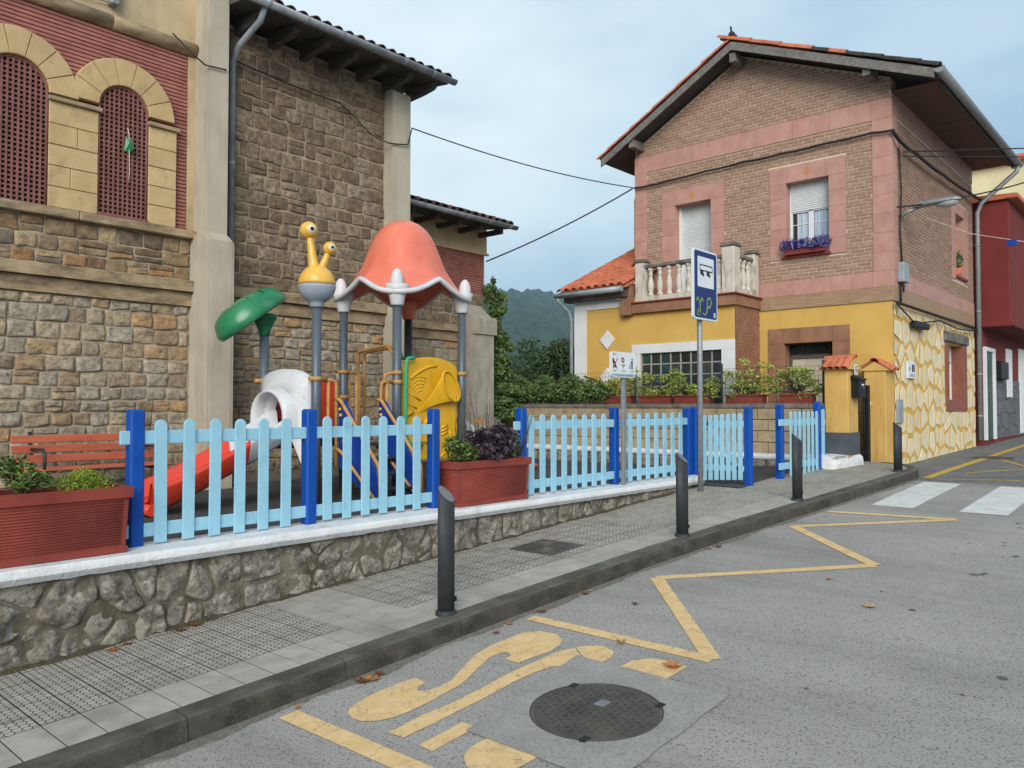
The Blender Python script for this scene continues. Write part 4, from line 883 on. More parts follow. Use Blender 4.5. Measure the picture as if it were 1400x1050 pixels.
# eaves and tiles
def barrel(l=.42, wd=.17, t=.014, taper=.82, n=7):
    mb = MB(); ro = wd / 2
    def ring(y, s, rr): return [(rr * s * math.cos(math.pi * (1 - i / n)), y, rr * s * math.sin(math.pi * (1 - i / n)) * .85) for i in range(n + 1)]
    rs_ = [ring(0, 1, ro), ring(l, taper, ro), ring(l, taper, ro - t), ring(0, 1, ro - t)]
    vs = [p for q in rs_ for p in q]; m = n + 1
    fs = [[a * m + i, a * m + i + 1, ((a + 1) % 4) * m + i + 1, ((a + 1) % 4) * m + i] for a in range(4) for i in range(n)]
    fs += [[0, m, 2 * m, 3 * m], [m - 1, 2 * m - 1, 3 * m - 1, 4 * m - 1]]
    mb.add(vs, fs); return mb
tileO = barrel().mesh('roof_tile', 'oldtile'); tileT = barrel().mesh('roof_tile', 'terra'); tileK = barrel().mesh('roof_tile', 'blacktile')
def tilerows(par, p0, e, s_, ncol, nrow, pitch, meshes, l=.33):
    e = Vector(e).normalized(); s_ = Vector(s_).normalized(); n = e.cross(s_).normalized(); out = []
    mt = Matrix((e, s_, n)).transposed().to_4x4()
    for j in range(nrow):
        for i in range(ncol):
            p = Vector(p0) + e * pitch * i + s_ * l * j + n * (.012 * (j % 2) + R.uniform(-.004, .006)) + s_ * R.uniform(-.015, .015)
            out.append(piece('roof_tile', R.choice(meshes), par, p, mat=mt @ Matrix.Rotation(R.uniform(-.03, .03), 4, 'Z')))
    return out
def eaves(x0, x1, yw, ye, z, right, nm, slope=.32):
    rf = MB(); zt = z + .09
    rf.prism([(ye, z + .02), (ye, z + .06), (ye + 6, z + .06 + 6 * slope), (ye + 6, z + .02 + 6 * slope)], 'x', x0, x1); ro = rf.build('roof', 'blacktile', hall)
    mb = MB(); mb.prism([(ye + .02, z - .02), (ye + .02, z + .015), (yw + 1, z + .015 + (yw + 1 - ye) * slope * .55), (yw + 1, z - .02 + (yw + 1 - ye) * slope * .4)], 'x', x0, x1 - .03); mb.build('soffit', 'wood', ro)
    tilerows(ro, (x0 + .1, ye - .05, z + .065), (1, 0, 0), (0, 1, slope), nm, 3, (x1 - x0 - .2) / (nm - 1), [tileO, tileO, tileO, tileK])
    mb = MB()
    pr2 = [(ye - .09 + .075 * math.cos(a), z + .02 + .075 * math.sin(a)) for a in [math.pi + math.pi * i / 8 for i in range(9)]] + [(ye - .09 + .066 * math.cos(a), z + .02 + .066 * math.sin(a)) for a in [2 * math.pi - math.pi * i / 8 for i in range(9)]]
    mb.prism(pr2, 'x', x0 - .05, x1 + .03, sm=True)
    k = x0 + .3
    while k < x1: mb.prism([(u[0] + (u[0] - ye + .09) * .12, u[1] + (u[1] - z - .02) * .12) for u in pr2[:9]] + [(ye - .09, z + .03)], 'x', k, k + .03); k += .62
    mb.build('gutter', 'zinc', ro)
    return ro
e1 = eaves(5.55, 9.46, YW, 9.88, 7.28, True, 19)
for k in range(7):
    x = 5.86 + k * .55; mb = MB(); mb.prism([(10.0, 7.19), (10.05, 7.15), (10.3, 7.12), (10.72, 7.10), (10.72, 7.34), (10.0, 7.25)], 'x', x, x + .10); mb.build('rafter_end', 'wood', e1)
e2 = eaves(9.04, 12.66, YR, 11.28, 5.49, True, 17)
for k in range(6): mb = MB(); mb.box(9.3 + k * .62, 9.4 + k * .62, 11.4, 12.1, 5.36, 5.46); mb.build('rafter_end', 'wood', e2)
# downpipe
mb = MB(); mb.tube([(5.85, 9.85, 7.25), (5.84, 9.95, 7.08), (5.79, 10.45, 6.85), (5.785, 10.6, 6.65), (5.785, 10.61, 3.8)], .045, 12)
for z in (6.4, 5.15): mb.tube([(5.785, 10.61, z), (5.785, 10.61, z + .05)], .052, 12)
mb.build('downpipe', 'zinc', hall)
mb = MB(); mb.tube([(2.9, YW - .12, 6.9), (3.6, YW - .08, 6.86), (4.1, YW - .05, 6.9), (4.1, YW - .1, 7.4)], .012, 6); mb.cbox(4.07, 4.17, YW - .16, YW - .02, 6.86, 7.3, .01); mb.build('conduit', 'galv', hall)
# green pennant caught on the lattice
pn = thing('green_pennant', (4.33, 10.62, 4.6), 'small green paper pennant hanging by a white string on the arched lattice', 'pennant')
mb = MB(); mb.add([(4.30, 10.615, 5.18), (4.36, 10.60, 5.17), (4.40, 10.585, 5.05), (4.345, 10.60, 5.0), (4.28, 10.61, 4.99), (4.33, 10.575, 5.1)], [(0, 1, 5), (1, 2, 5), (2, 3, 5), (3, 4, 5), (4, 0, 5)]); mb.build('flag', 'green_pl', pn)
mb = MB(); mb.tube([(4.32, 10.61, 5.3), (4.335, 10.60, 5.22), (4.34, 10.6, 5.0), (4.35, 10.61, 4.75), (4.345, 10.61, 4.6)], .005, 5); mb.build('string', 'eyewhite', pn)
# ---------------------------------------------------------------- play structure
G0 = .53
ps = thing('play_structure', (6.4, 8.3, G0), 'large plastic play structure with slide, pink bell roof, green leaf and yellow snail eyes', 'play structure')
XA, XB, XC, YA, YB = 5.3, 6.5, 7.65, 7.75, 8.87
def pl(name, mb, mat): return mb.build(name, mat, ps)
for (x, y, h, m) in ((XA, YB, 2.62, 'steel'), (XA, YA, 2.9, 'steel'), (XB, YA, 3.0, 'steel'), (XB, YB, 3.0, 'steel'), (XC, YA, 3.0, 'steel'), (XC, YB, 3.0, 'dark')):
    mb = MB(); mb.tube([(x, y, G0 - .1), (x, y, h)], .057, 16); pl('post', mb, m)
DZ = 1.38
for (x0, x1) in ((XA, XB), (XB, XC)): mb = MB(); mb.cbox(x0 + .04, x1 - .04, YA + .04, YB - .04, DZ - .06, DZ, .01); pl('deck', mb, 'dark')
# bell roof
cx, cy = (XB + XC) / 2, (YA + YB) / 2; H0, H1 = 3.10, 4.20
BP = [(0, .72), (.10, .64), (.22, .565), (.38, .49), (.52, .452), (.66, .418), (.78, .375), (.87, .315), (.94, .232), (.98, .14), (1, 0.001)]
def bell(t, a, off=0):
    n = 2 + 4 * (1 - t) ** 1.6; c_, s_ = abs(math.cos(a)), abs(math.sin(a)); sqr = 1 / (c_ ** n + s_ ** n) ** (1 / n); r_ = 0
    for (p, q), (u, v) in zip(BP, BP[1:]):
        if p <= t <= u + 1e-9: k = (t - p) / (u - p); r_ = q + (v - q) * k
    mid = 1 - abs(math.sin(2 * a)) ** 1.2; z = H0 + (H1 - H0) * t + .22 * mid * (1 - t) ** 2
    return (cx + (r_ * sqr + off) * math.cos(a), cy + (r_ * sqr + off) * math.sin(a), z)
NA = 64
mb = MB(); TS = [i / 24 for i in range(21)] + [.86, .89, .92, .945, .965, .98, .99, .9975]; mb.grid([[bell(t_, 2 * math.pi * j / NA) for j in range(NA + 1)] for t_ in TS])
nb = len(mb.v); mb.grid([[(cx + (bell(i / 28, 2 * math.pi * j / NA, -.03)[0] - cx), cy + (bell(i / 28, 2 * math.pi * j / NA, -.03)[1] - cy), bell(i / 28, 2 * math.pi * j / NA)[2] - .02) for j in range(NA + 1)] for i in range(24)]); roof = pl('bell_roof', mb, 'pink_pl')
mb = MB(); mb.tube([bell(0, 2 * math.pi * j / NA, .0) for j in range(NA)], .036, 10, closed=True); mb.build('white_rim', 'white_pl', roof)
for (x, y) in ((XB, YA), (XB, YB), (XC, YA), (XC, YB)):
    dx, dy = (1 if x > cx else -1), (1 if y > cy else -1)
    mb = MB(); mb.lathe([(.075, 2.93), (.085, 2.95), (.10, 3.03), (.13, 3.12), (.16, 3.2)], (x, y, 0), 16); mb.build('socket', 'white_pl' if y < cy or x < cx else 'pink_pl', roof)
    mb = MB(); mb.ball((x + .03 * dx, y + .03 * dy, 3.24), .16, 16, 12, sq=(.52, .52, 1.0)); mb.build('white_petal', 'white_pl', roof)
# snail head
sx, sy, sz = XA, YA, 3.05
mb = MB(); prof = [(.07, -.26), (.085, -.235)] + [(.215 * math.cos(a), .215 * math.sin(a)) for a in [-1.15 + 1.15 * i / 8 for i in range(9)]]; mb.lathe(prof, (sx, sy, sz), 28); pl('snail_bowl', mb, 'grey_pl')
mb = MB(); prof = [(.212 * math.cos(a) + .0, .235 * math.sin(a) + .004) for a in [1.38 * i / 10 for i in range(11)]] + [(.03, .235)]; mb.lathe(prof, (sx, sy, sz), 28)
ex = AR * 1.0
def stalk(bx, bz, tx, tz, r0, r1, er, mbx):
    a = Vector((sx, sy, sz)) + ex * bx + Vector((0, 0, bz)); b = Vector((sx, sy, sz)) + ex * tx + Vector((0, 0, tz))
    mbx.tube([a.lerp(b, i / 6) for i in range(7)], [r0 + (r1 - r0) * (i / 6) ** .5 for i in range(7)], 12); mbx.ball(b, er, 20, 12); return b
eL = stalk(-.03, .17, -.098, .64, .075, .035, .103, mb); eR = stalk(.045, .17, .147, .43, .06, .033, .078, mb); sn = pl('snail_head', mb, 'yel_pl')
look = (AR * .55 - AF * .8 + Vector((0, 0, .02))).normalized()
for c_, er in ((eL, .103), (eR, .078)):
    mb = MB(); mb.lathe([(er * .72, er * .72), (er * .70, er * .78), (er * .5, er * .93), (er * .01, er * .96)], c_, 20, ax=look); mb.build('eye_ring', 'yel_pl', sn)
    mb = MB(); mb.lathe([(er * .50, er * .80), (er * .46, er * .98), (er * .28, er * 1.05), (er * .01, er * 1.08)], c_, 20, ax=look); mb.build('eye_white', 'eyewhite', sn)
    mb = MB(); mb.lathe([(er * .24, er * .95), (er * .22, er * 1.09), (er * .01, er * 1.12)], c_, 16, ax=look); mb.build('pupil', 'black', sn)
# green leaf roof on the slide post: a thick, drooping pad
lc = Vector((XA - .20, YB + .06, 2.80)); th_ = rad(37); dd_ = Vector((-.93, .37, 0)).normalized(); uu_ = -(dd_ * math.cos(th_) - Vector((0, 0, math.sin(th_)))); nn_ = (dd_ * math.sin(th_) + Vector((0, 0, math.cos(th_)))); vv_ = nn_.cross(uu_); tl = Matrix.Translation(lc) @ Matrix((uu_, vv_, nn_)).transposed().to_4x4()
mb = MB(); top = []; bot = []
for i in range(13):
    t = i / 12; row = []; rb = []
    for j in range(41):
        a = 2 * math.pi * j / 40; k = 1 + .05 * math.cos(3 * a); u, v = (.47) * t * math.cos(a) * k, .37 * t * math.sin(a) * k
        row.append((u, v, .19 * math.sqrt(max(0, 1 - t ** 2.6)) + .006 * math.cos(18 * u) * (1 - t))); rb.append((u * .93, v * .93, -.11 + .16 * (1 - t ** 3)))
    top.append(row); bot.append(rb)
mb.grid(top); mb.grid([top[-1], [(p[0] * 1.05, p[1] * 1.05, -.05) for p in top[-1]], [(p[0] * 1.02, p[1] * 1.02, -.11) for p in top[-1]], [(p[0] * .96, p[1] * .96, -.125) for p in top[-1]], bot[-1]]); mb.grid(bot)
mb.xf(tl); lf = pl('leaf_roof', mb, 'green_pl')
mb = MB(); mb.lathe([(.07, 2.54), (.075, 2.60), (.11, 2.68), (.15, 2.75), (.16, 2.80)], (XA, YB, 0), 20); mb.build('leaf_socket', 'green_pl', lf)
for k in (-.2, .02, .22):
    mb = MB(); P = [Vector((k + .05 * math.cos(q * .4), -.26 + .52 * q / 8, .178 * math.sqrt(max(0, 1 - (math.hypot(k, (-.26 + .52 * q / 8) * 1.25) / .46) ** 3.2)))) for q in range(9)]; mb.tube([tl @ p for p in P], .012, 6); mb.build('leaf_vein', 'green_pl', lf)
# slide: hood panel, tunnel mouth, white throat and red chute that runs towards -X
hx = XA - .06
arch = [(YA + .06, .82), (YA + .06, 1.93)] + [(YA + .06 + (YB - YA - .12) * (.5 - .5 * math.cos(math.pi * i / 14)), 1.93 + .17 * math.sin(math.pi * i / 14)) for i in range(1, 14)] + [(YB - .06, 1.93), (YB - .06, .82)]
mc_ = (YA + YB) / 2; mh = .30
mouth = [(mc_ - mh, DZ - .02), (mc_ - mh, 1.55)] + [(mc_ - mh * math.cos(math.pi * i / 12), 1.55 + .3 * math.sin(math.pi * i / 12)) for i in range(1, 12)] + [(mc_ + mh, 1.55), (mc_ + mh, DZ - .02)]
def holed(mb, outer, inner, x0, x1, sm=False):      # open-bottomed panel with an arched hole
    def rs(p, n):
        L = [0]
        for a, b in zip(p, p[1:]): L.append(L[-1] + math.dist(a, b))
        out = []
        for k in range(n):
            s_ = L[-1] * k / (n - 1); i = 0
            while i < len(L) - 2 and L[i + 1] < s_: i += 1
            t = (s_ - L[i]) / max(1e-9, L[i + 1] - L[i]); out.append((p[i][0] + (p[i + 1][0] - p[i][0]) * t, p[i][1] + (p[i + 1][1] - p[i][1]) * t))
        return out
    o, n_ = rs(outer, 40), rs(inner, 40); m_ = [(a[0] * .5 + b[0] * .5, a[1] * .5 + b[1] * .5) for a, b in zip(o, n_)]
    mb.grid([[(x1, p[0], p[1]) for p in o], [(x0, p[0], p[1]) for p in o], [(x0 - .05, p[0], p[1]) for p in m_], [(x0 - .12, p[0], p[1]) for p in n_], [(x1, p[0], p[1]) for p in n_]], sm=True)
mb = MB(); holed(mb, arch, mouth, hx - .02, hx + .06); slide = pl('slide_hood', mb, 'white_pl')
mb = MB()     # tunnel
def mouth_at(x, k, dz): return [(x, mc_ + (p[0] - mc_) * k, p[1] + dz) for p in mouth]
mb.grid([mouth_at(hx - .08, 1.0, 0), mouth_at(hx - .14, 1.0, -.01), mouth_at(hx - .20, 1.03, -.03), mouth_at(hx - .24, 1.10, -.03), mouth_at(hx - .24, 1.20, -.01), mouth_at(hx - .20, 1.27, .01), mouth_at(hx - .12, 1.3, .03), mouth_at(hx - .02, 1.36, .05)]); mb.build('tunnel', 'white_pl', slide)
for k in range(3):
    r_ = .42 + .06 * k; mb = MB(); mb.tube([(hx - .05 + .01 * k, mc_ - (r_ * .98) * math.cos(.5 + 1.6 * i / 10), 1.48 + (r_ * 1.02) * math.sin(.5 + 1.6 * i / 10)) for i in range(11)], .012, 6); mb.build('swirl', 'white_pl', slide)
def chute(name, xs, zf, mat, yc=mc_, par=None, wd=.27, ht=.2, dirx=1):
    mb = MB(); rows = []
    for x in xs:
        z = zf(x); prf = [(-wd - .03, ht - .03), (-wd - .03, ht), (-wd, ht + .02), (-wd + .03, ht - .02), (-wd + .06, .05), (-wd + .12, .0), (0, -.012), (wd - .12, 0), (wd - .06, .05), (wd - .03, ht - .02), (wd, ht + .02), (wd + .03, ht), (wd + .03, ht - .03), (wd - .02, -.02), (wd - .1, -.07), (0, -.08), (-wd + .1, -.07), (-wd + .02, -.02), (-wd - .03, ht - .03)]
        rows.append([(x, yc + p[0], z + p[1]) for p in prf])
    mb.grid(rows); return mb.build(name, mat, par or ps)
zf1 = lambda x: .66 + .72 * max(0, min(1, (x - 3.72) / 1.55)) ** 1.15 if x > 3.72 else .66
chute('slide_throat', frange(4.62, 5.3, .085), zf1, 'white_pl', par=slide, wd=.29, ht=.22)
chute('slide_chute', [3.55, 3.58] + frange(3.64, 4.66, .085), zf1, 'red_pl')
mb = MB(); mb.tube([(3.56, mc_ - .3, .6), (3.56, mc_ + .3, .6)], .06, 10); 
for k in range(5): mb.tube([(3.60 + .03 * k, mc_ - .2, .672 + .004 * k), (3.60 + .03 * k, mc_ + .2, .672 + .004 * k)], .014, 6)
pl('slide_lip', mb, 'red_pl')
mb = MB(); mb.box(3.62, 3.7, mc_ - .1, mc_ + .1, G0 - .02, .6); pl('slide_support', mb, 'red_pl'); mb = MB(); mb.box(4.66, 4.70, mc_ - .03, mc_ + .03, G0 - .02, 1.0); pl('slide_support', mb, 'dark')
# red rock panel on the back side
mb = MB(); mb.cbox(XA + .1, XB - .08, YB - .02, YB + .03, 1.12, 2.02, .02); red = pl('climbing_panel', mb, 'red_pl')
for k in range(11): u, v = R.uniform(XA + .2, XB - .2), 1.2 + .075 * k; mb = MB(); mb.cbox(u - .1, u + .1, YB - .06, YB - .01, v - .018, v + .018, .008); mb.build('hold', 'red_pl', red)
# tan rails
def tb(name, pts, r_=.021, mat='tan', n=8):
    P = [Vector(p) for p in pts]; out = [P[0]]
    for a, b, c in zip(P, P[1:], P[2:]):       # round the corners
        k = min(.06, (b - a).length * .4, (c - b).length * .4); p0 = b + (a - b).normalized() * k; p1 = b + (c - b).normalized() * k
        out += [p0, p0.lerp(b, .55).lerp(b.lerp(p1, .45), .5), p1]
    out.append(P[-1]); mb = MB(); mb.tube(out, r_, n); return pl(name, mb, mat)
def clampring(x, y, z): mb = MB(); mb.tube([(x, y, z - .025), (x, y, z + .025)], .068, 14); pl('clamp', mb, 'tan')
for (x, y, z) in ((XA, YA, 1.97), (XA, YB, 1.97), (XB, YA, 2.08), (XB, YA, 1.96), (XB, YB, 2.12), (XB, YB, 1.78), (XC, YA, 2.1), (XB, YA, 1.45)): clampring(x, y, z)
tb('guard_rail', [(XA - .12, YB, 1.97), (XA + .06, YB, 1.97)], .026); tb('guard_rail', [(XA - .1, YA - .01, 1.97), (XA + .12, YA - .02, 1.97)], .028)
for x0, x1, zt in ((XA + .04, XA + .27, 1.96), (XB - .04, XB - .26, 1.96)):
    tb('guard_rail', [(x0, YA, zt), (x1, YA - .01, zt), (x1, YA - .02, .95)]); tb('guard_bar', [((x0 * .45 + x1 * .55), YA, zt), ((x0 * .45 + x1 * .55), YA, 1.0)])
tb('guard_rail', [(XB - .02, YA, 2.08), (XB - .16, YA + .05, 2.06), (XB - .17, YA + .05, 1.3)]); tb('guard_bar', [(XB + .07, YA + .02, 2.02), (XB + .07, YA + .02, 1.2)], .018)
for k, (x, z) in enumerate(((XB + .10, 2.10), (XB + .24, 2.10))): tb('guard_bar', [(x, YB + .02, z), (x, YB + .02, G0)], .03)
tb('guard_rail', [(XB - .08, YB, 2.12), (XB + .28, YB + .01, 2.12), (XB + .28, YB + .02, G0)], .022)
for k in range(2): tb('climbing_arch', [(XB + .33 + .12 * k, YB + .12, G0), (XB + .33 + .12 * k, YB + .12, 2.42), (XB + .36 + .12 * k, YB - .5, 2.48 - .02 * k), (XB + .36 + .12 * k, YB - .75, 2.2)], .024)
# stairs towards -Y
S0, S1 = 5.62, 6.22
for x in (S0, S1):
    mb = MB(); mb.prism([(YA - .02, DZ + .34), (YA - .02, .95), (7.02, .55), (6.96, .55), (6.96, .80), (YA - .12, DZ + .34)], 'x', x - .02, x + .02); pl('stair_side', mb, 'blue_pl')
    xo = x - .06 if x == S0 else x - .05
    tb('handrail', [(xo, YA - .02, 1.74), (xo, YA - .10, 1.73), (xo, 6.92, .98), (xo, 6.9, .62)], .022); tb('handrail', [(xo, YA - .02, 1.16), (xo, YA - .12, 1.13), (xo, 7.0, .62)], .02)
    for q in (1.62, 1.25, 1.55): mb = MB(); mb.ball((x - .03, YA - .06 - (1.62 - q) * .2, q), .02, 8, 6); pl('bolt_cap', mb, 'yel_pl')
for k in range(4): mb = MB(); z = .72 + .165 * k; y = 7.04 + .17 * k; mb.cbox(S0 + .02, S1 - .02, y, y + .17, z - .03, z, .006); pl('stair_tread', mb, 'dark')
# yellow horn panel
hp = [(XB + .10, .95), (XB + .10, 2.14)] + [(XB + .10 + (XC - XB - .2) * (.5 - .5 * math.cos(math.pi * i / 14)), 2.14 + .16 * math.sin(math.pi * i / 14)) for i in range(1, 14)] + [(XC - .10, 2.14), (XC - .10, .95)]
mb = MB(); slab(mb, hp, FY(YA), -.03, .025, ch=.012); hn = pl('horn_panel', mb, 'horn_pl')
fh_ = FY(YA)
def rel(name, pts, r_, d=.025): mb = MB(); mb.tube([fh_(p[0], p[1], d) for p in pts], r_, 8); mb.build(name, 'horn_pl', hn)
ux = lambda u: XB + .10 + (XC - XB - .20) * u; vz = lambda v: .95 + 1.35 * v
el = [(ux(.77) - .12 * math.sin(a) + .10 * math.cos(a), vz(.72) + .19 * math.sin(a) + .062 * math.cos(a)) for a in [2 * math.pi * i / 28 for i in range(28)]]
tip = (ux(.24), vz(.47))
mb = MB(); n = 28; rings = []
for k in range(9):
    t = k / 8; g = t ** 1.7; cxh, czh = tip[0] + (ux(.77) - tip[0]) * t, tip[1] + (vz(.72) - tip[1]) * t
    rings.append([fh_(cxh + (p[0] - ux(.77)) * (.12 + .88 * g), czh + (p[1] - vz(.72)) * (.12 + .88 * g), .03 + .09 * t + .0 ) for p in el] )
rings = [r_ + [r_[0]] for r_ in rings]; mb.grid(rings); mb.grid([rings[-1], [(p[0] * .96 + fh_(ux(.77), vz(.72), .1)[0] * .04, p[1] + .03, p[2] * .96 + vz(.72) * .04) for p in rings[-1]], [(p[0] * .3 + ux(.74) * .7, YA - .03, p[2] * .3 + vz(.68) * .7) for p in rings[-1]]]); mb.build('horn', 'horn_pl', hn)
mb = MB(); mb.tube([fh_(p[0], p[1], .125) for p in el], .018, 8, closed=True); mb.build('horn_rim', 'horn_pl', hn)
rel('relief_arc', [(ux(.10 + .48 * i / 10), vz(.74) + .24 * math.sin(math.pi * (.08 + .42 * i / 10))) for i in range(11)], .02)
for k in range(5): rel('relief_fan', [(ux(.22) + .06 + (.06 + .045 * k) * math.cos(a), vz(.63) + (.06 + .045 * k) * math.sin(a)) for a in [1.1 + 1.5 * i / 8 for i in range(9)]], .009)
rel('relief_tube', [(ux(.28), vz(.40)), (ux(.24), vz(.3)), (ux(.30), vz(.2)), (ux(.45), vz(.17)), (ux(.6), vz(.26)), (ux(.58), vz(.38)), (ux(.45), vz(.42)), (ux(.36), vz(.34))], .035)
rel('relief_tube', [(ux(.0), vz(.44)), (ux(.14), vz(.47))], .038); rel('relief_bar', [(ux(.06), vz(.66)), (ux(.28), vz(.58))], .014); rel('relief_bar', [(ux(.05), vz(.56)), (ux(.22), vz(.5))], .014)
for k in range(3): rel('relief_finger', [(ux(.68), vz(.24 + .035 * k)), (ux(.80), vz(.27 + .035 * k))], .016)
rel('relief_arc', [(ux(.56) + .28 * math.cos(a), vz(.22) + .28 * math.sin(a)) for a in [-1.2 + 1.5 * i / 8 for i in range(9)]], .014)
# mint speaking tube
tb('speaking_tube', [(XB + .22, YA - .08, 2.27), (XB + .10, YA - .08, 2.27), (XB + .08, YA - .08, 2.12), (XB + .07, YA - .08, 1.28), (XB + .16, YA - .08, 1.16), (XB + .36, YA - .08, 1.16)], .026, 'mint_pl', 10)
mb = MB(); mb.lathe([(.02, 0), (.03, .05), (.08, .12), (.085, .125), (.07, .12)], (XB + .14, YA + .02, 2.26), 16, ax=(-.8, .2, .5)); pl('tube_mouth', mb, 'green_pl')
# second white slide on the far side
chute('slide_chute', frange(7.75, 8.95, .12), lambda x: 1.38 - .7 * (x - 7.75) / 1.2, 'white_pl', yc=cy, wd=.27, ht=.22)
# small spring seat
sp_ = thing('spring_seat', (7.9, 6.75, G0), 'small round red play seat on a spring behind the picket fence', 'play seat')
mb = MB(); mb.lathe([(.12, .26), (.19, .3), (.22, .37), (.2, .38), (.12, .33), (.01, .32)], (7.75, 6.75, G0), 20); mb.build('seat', 'red_pl', sp_)
mb = MB(); mb.tube([(7.75 + .07 * math.cos(i * .7), 6.75 + .07 * math.sin(i * .7), G0 + .007 * i) for i in range(40)], .012, 6); mb.build('spring', 'black', sp_)
# ---------------------------------------------------------------- brick and yellow house
XF, YR0, YL0, XE = 15.2, 4.34, 9.8, 21.5
hs = thing('brick_house', (18.3, 7.0, .6), 'two storey house with brick gable, salmon tile bands and yellow ground floor', 'house')
def hp_(name, mb, mat, par=None, **k): return mb.build(name, mat, par or hs, **k)
def holewall(mb, fn, a0, a1, b0, b1, holes, t, mi=0):
    A = sorted({a0, a1, *[h[0] for h in holes], *[h[1] for h in holes]}); B = sorted({b0, b1, *[h[2] for h in holes], *[h[3] for h in holes]})
    for p, q in zip(A, A[1:]):
        for r_, s_ in zip(B, B[1:]):
            if any(h[0] - 1e-6 <= p and q <= h[1] + 1e-6 and h[2] - 1e-6 <= r_ and s_ <= h[3] + 1e-6 for h in holes): continue
            u, v = fn(p, r_, 0), fn(q, s_, -t); mb.box(min(u[0], v[0]), max(u[0], v[0]), min(u[1], v[1]), max(u[1], v[1]), min(u[2], v[2]), max(u[2], v[2]), mi)
RA = (7.2, 9.0); RR = (3.5, 7.40); RL = (10.4, 7.26)        # roof line over the gable: apex, right eave, left eave
def roofz(y): return RA[1] + (RR[1] - RA[1]) * (RA[0] - y) / (RA[0] - RR[0]) if y < RA[0] else RA[1] + (RL[1] - RA[1]) * (y - RA[0]) / (RL[0] - RA[0])
W1 = (7.92, 8.778, 3.84, 6.04); W2 = (5.46, 6.30, 4.60, 6.057); D1 = (5.42, 6.36, .6, 2.89)
SW1 = (19.0, 20.25, 1.80, 3.02); SW2 = (19.8, 20.63, 4.6, 6.0)
mb = MB(); holewall(mb, FX(XF), YR0 + .35, YL0, .4, 3.567, [D1], .35); hp_('ground_floor_wall', mb, 'yellow')
mb = MB(); mb.box(XF - .001, XF + .35, YR0 + .012, YR0 + .35, .4, 3.567); hp_('corner_wall', mb, 'yellow')
mb = MB(); holewall(mb, FX(XF), YR0 + .35, YL0, 3.567, 7.2, [W1, W2], .35); holewall(mb, FY(YR0), XF, XE, 3.567, 7.4, [SW2], .35)
mb.prism([(YR0 + .35, 7.2), (YL0, 7.2), (YL0, roofz(YL0) - .12), (RA[0], RA[1] - .12), (YR0, roofz(YR0) - .12), (YR0, 7.4), (YR0 + .35, 7.4)], 'x', XF, XF + .35); mb.box(XF + .35, XE, YL0 - .3, YL0, .4, 7.4); mb.box(XE - .3, XE - .01, YR0 + .36, YL0 - .3, .4, 7.4); hp_('upper_wall', mb, 'bmortar')
mb = MB(); holewall(mb, FY(YR0), XF + .36, XE, .4, 3.567, [SW1], .35); hp_('side_wall', mb, 'veneer_joint')
mb = MB(); mb.box(XF + .7, XE - .7, YR0 + .7, YL0 - .7, .5, 7.0); hp_('room_core', mb, 'gloom')
# facing tiles
def tiles(fn, a0, a1, b0, b1, na, nb, mat='salmon', d=.022, name='facing_tile', par=None):
    for i in range(na):
        for j in range(nb):
            p0, p1 = a0 + (a1 - a0) * i / na, a0 + (a1 - a0) * (i + 1) / na; q0, q1 = b0 + (b1 - b0) * j / nb, b0 + (b1 - b0) * (j + 1) / nb
            mb = MB(); slab(mb, rect(p0 + .0015, p1 - .0015, q0 + .0015, q1 - .0015), fn, 0, d + R.uniform(-.001, .001), ch=.002); hp_(name, mb, mat, par)
fF, fS = FX(XF), FY(YR0)
tiles(fF, YR0 - .02, YL0, 6.91, 7.28, 15, 1); tiles(fF, 9.48, YL0, 4.12, 6.91, 1, 9); tiles(fF, YR0 - .02, 4.665, 4.12, 6.91, 1, 8); tiles(fF, YR0 - .02, YL0, 3.83, 4.12, 15, 1)
tiles(fF, YR0 - .02, YL0, 3.567, 3.83, 7, 1, 'woodtile', .026)
def surround(fn, o, w, top=True):      # o = outer a0,a1,b0,b1 ; w = opening
    n = max(2, round((o[3] - o[2]) / .37)); tiles(fn, o[0], w[0], o[2], w[3], 1, n); tiles(fn, w[1], o[1], o[2], w[3], 1, n); tiles(fn, o[0], o[1], w[3], o[3], 4, 1)
surround(fF, (7.616, 9.096, 4.12, 6.37), W1); surround(fF, (5.14, 6.625, 4.55, 6.39), W2)
for fn, w in ((fF, W1), (fF, W2)):      # reveals
    mb = MB(); a0, a1, b0, b1 = w
    mb.box(XF + .001, XF + .3, a1 - .002, a1 + .004, b0, b1); mb.box(XF + .001, XF + .3, a0 - .004, a0 + .002, b0, b1); mb.box(XF + .001, XF + .3, a0, a1, b1 - .003, b1 + .004); hp_('reveal', mb, 'salmon')
for (y, z) in ((8.35, 6.2), (5.88, 6.22)):
    mb = MB(); slab(mb, [(y - .07, z), (y, z - .08), (y + .07, z), (y, z + .08)], fF, .02, .027, ch=.001); hp_('ochre_inset', mb, 'ochre')
tiles(fS, XF + .0, 15.52, 4.12, 7.0, 1, 8, d=.02); tiles(fS, XF, XE, 3.83, 4.12, 17, 1, d=.02); tiles(fS, XF, XE, 3.567, 3.83, 8, 1, 'woodtile', .024); tiles(fS, XF, XE, 7.0, 7.39, 17, 1, d=.02)
surround(fS, (19.48, 20.98, 4.5, 6.25), SW2)
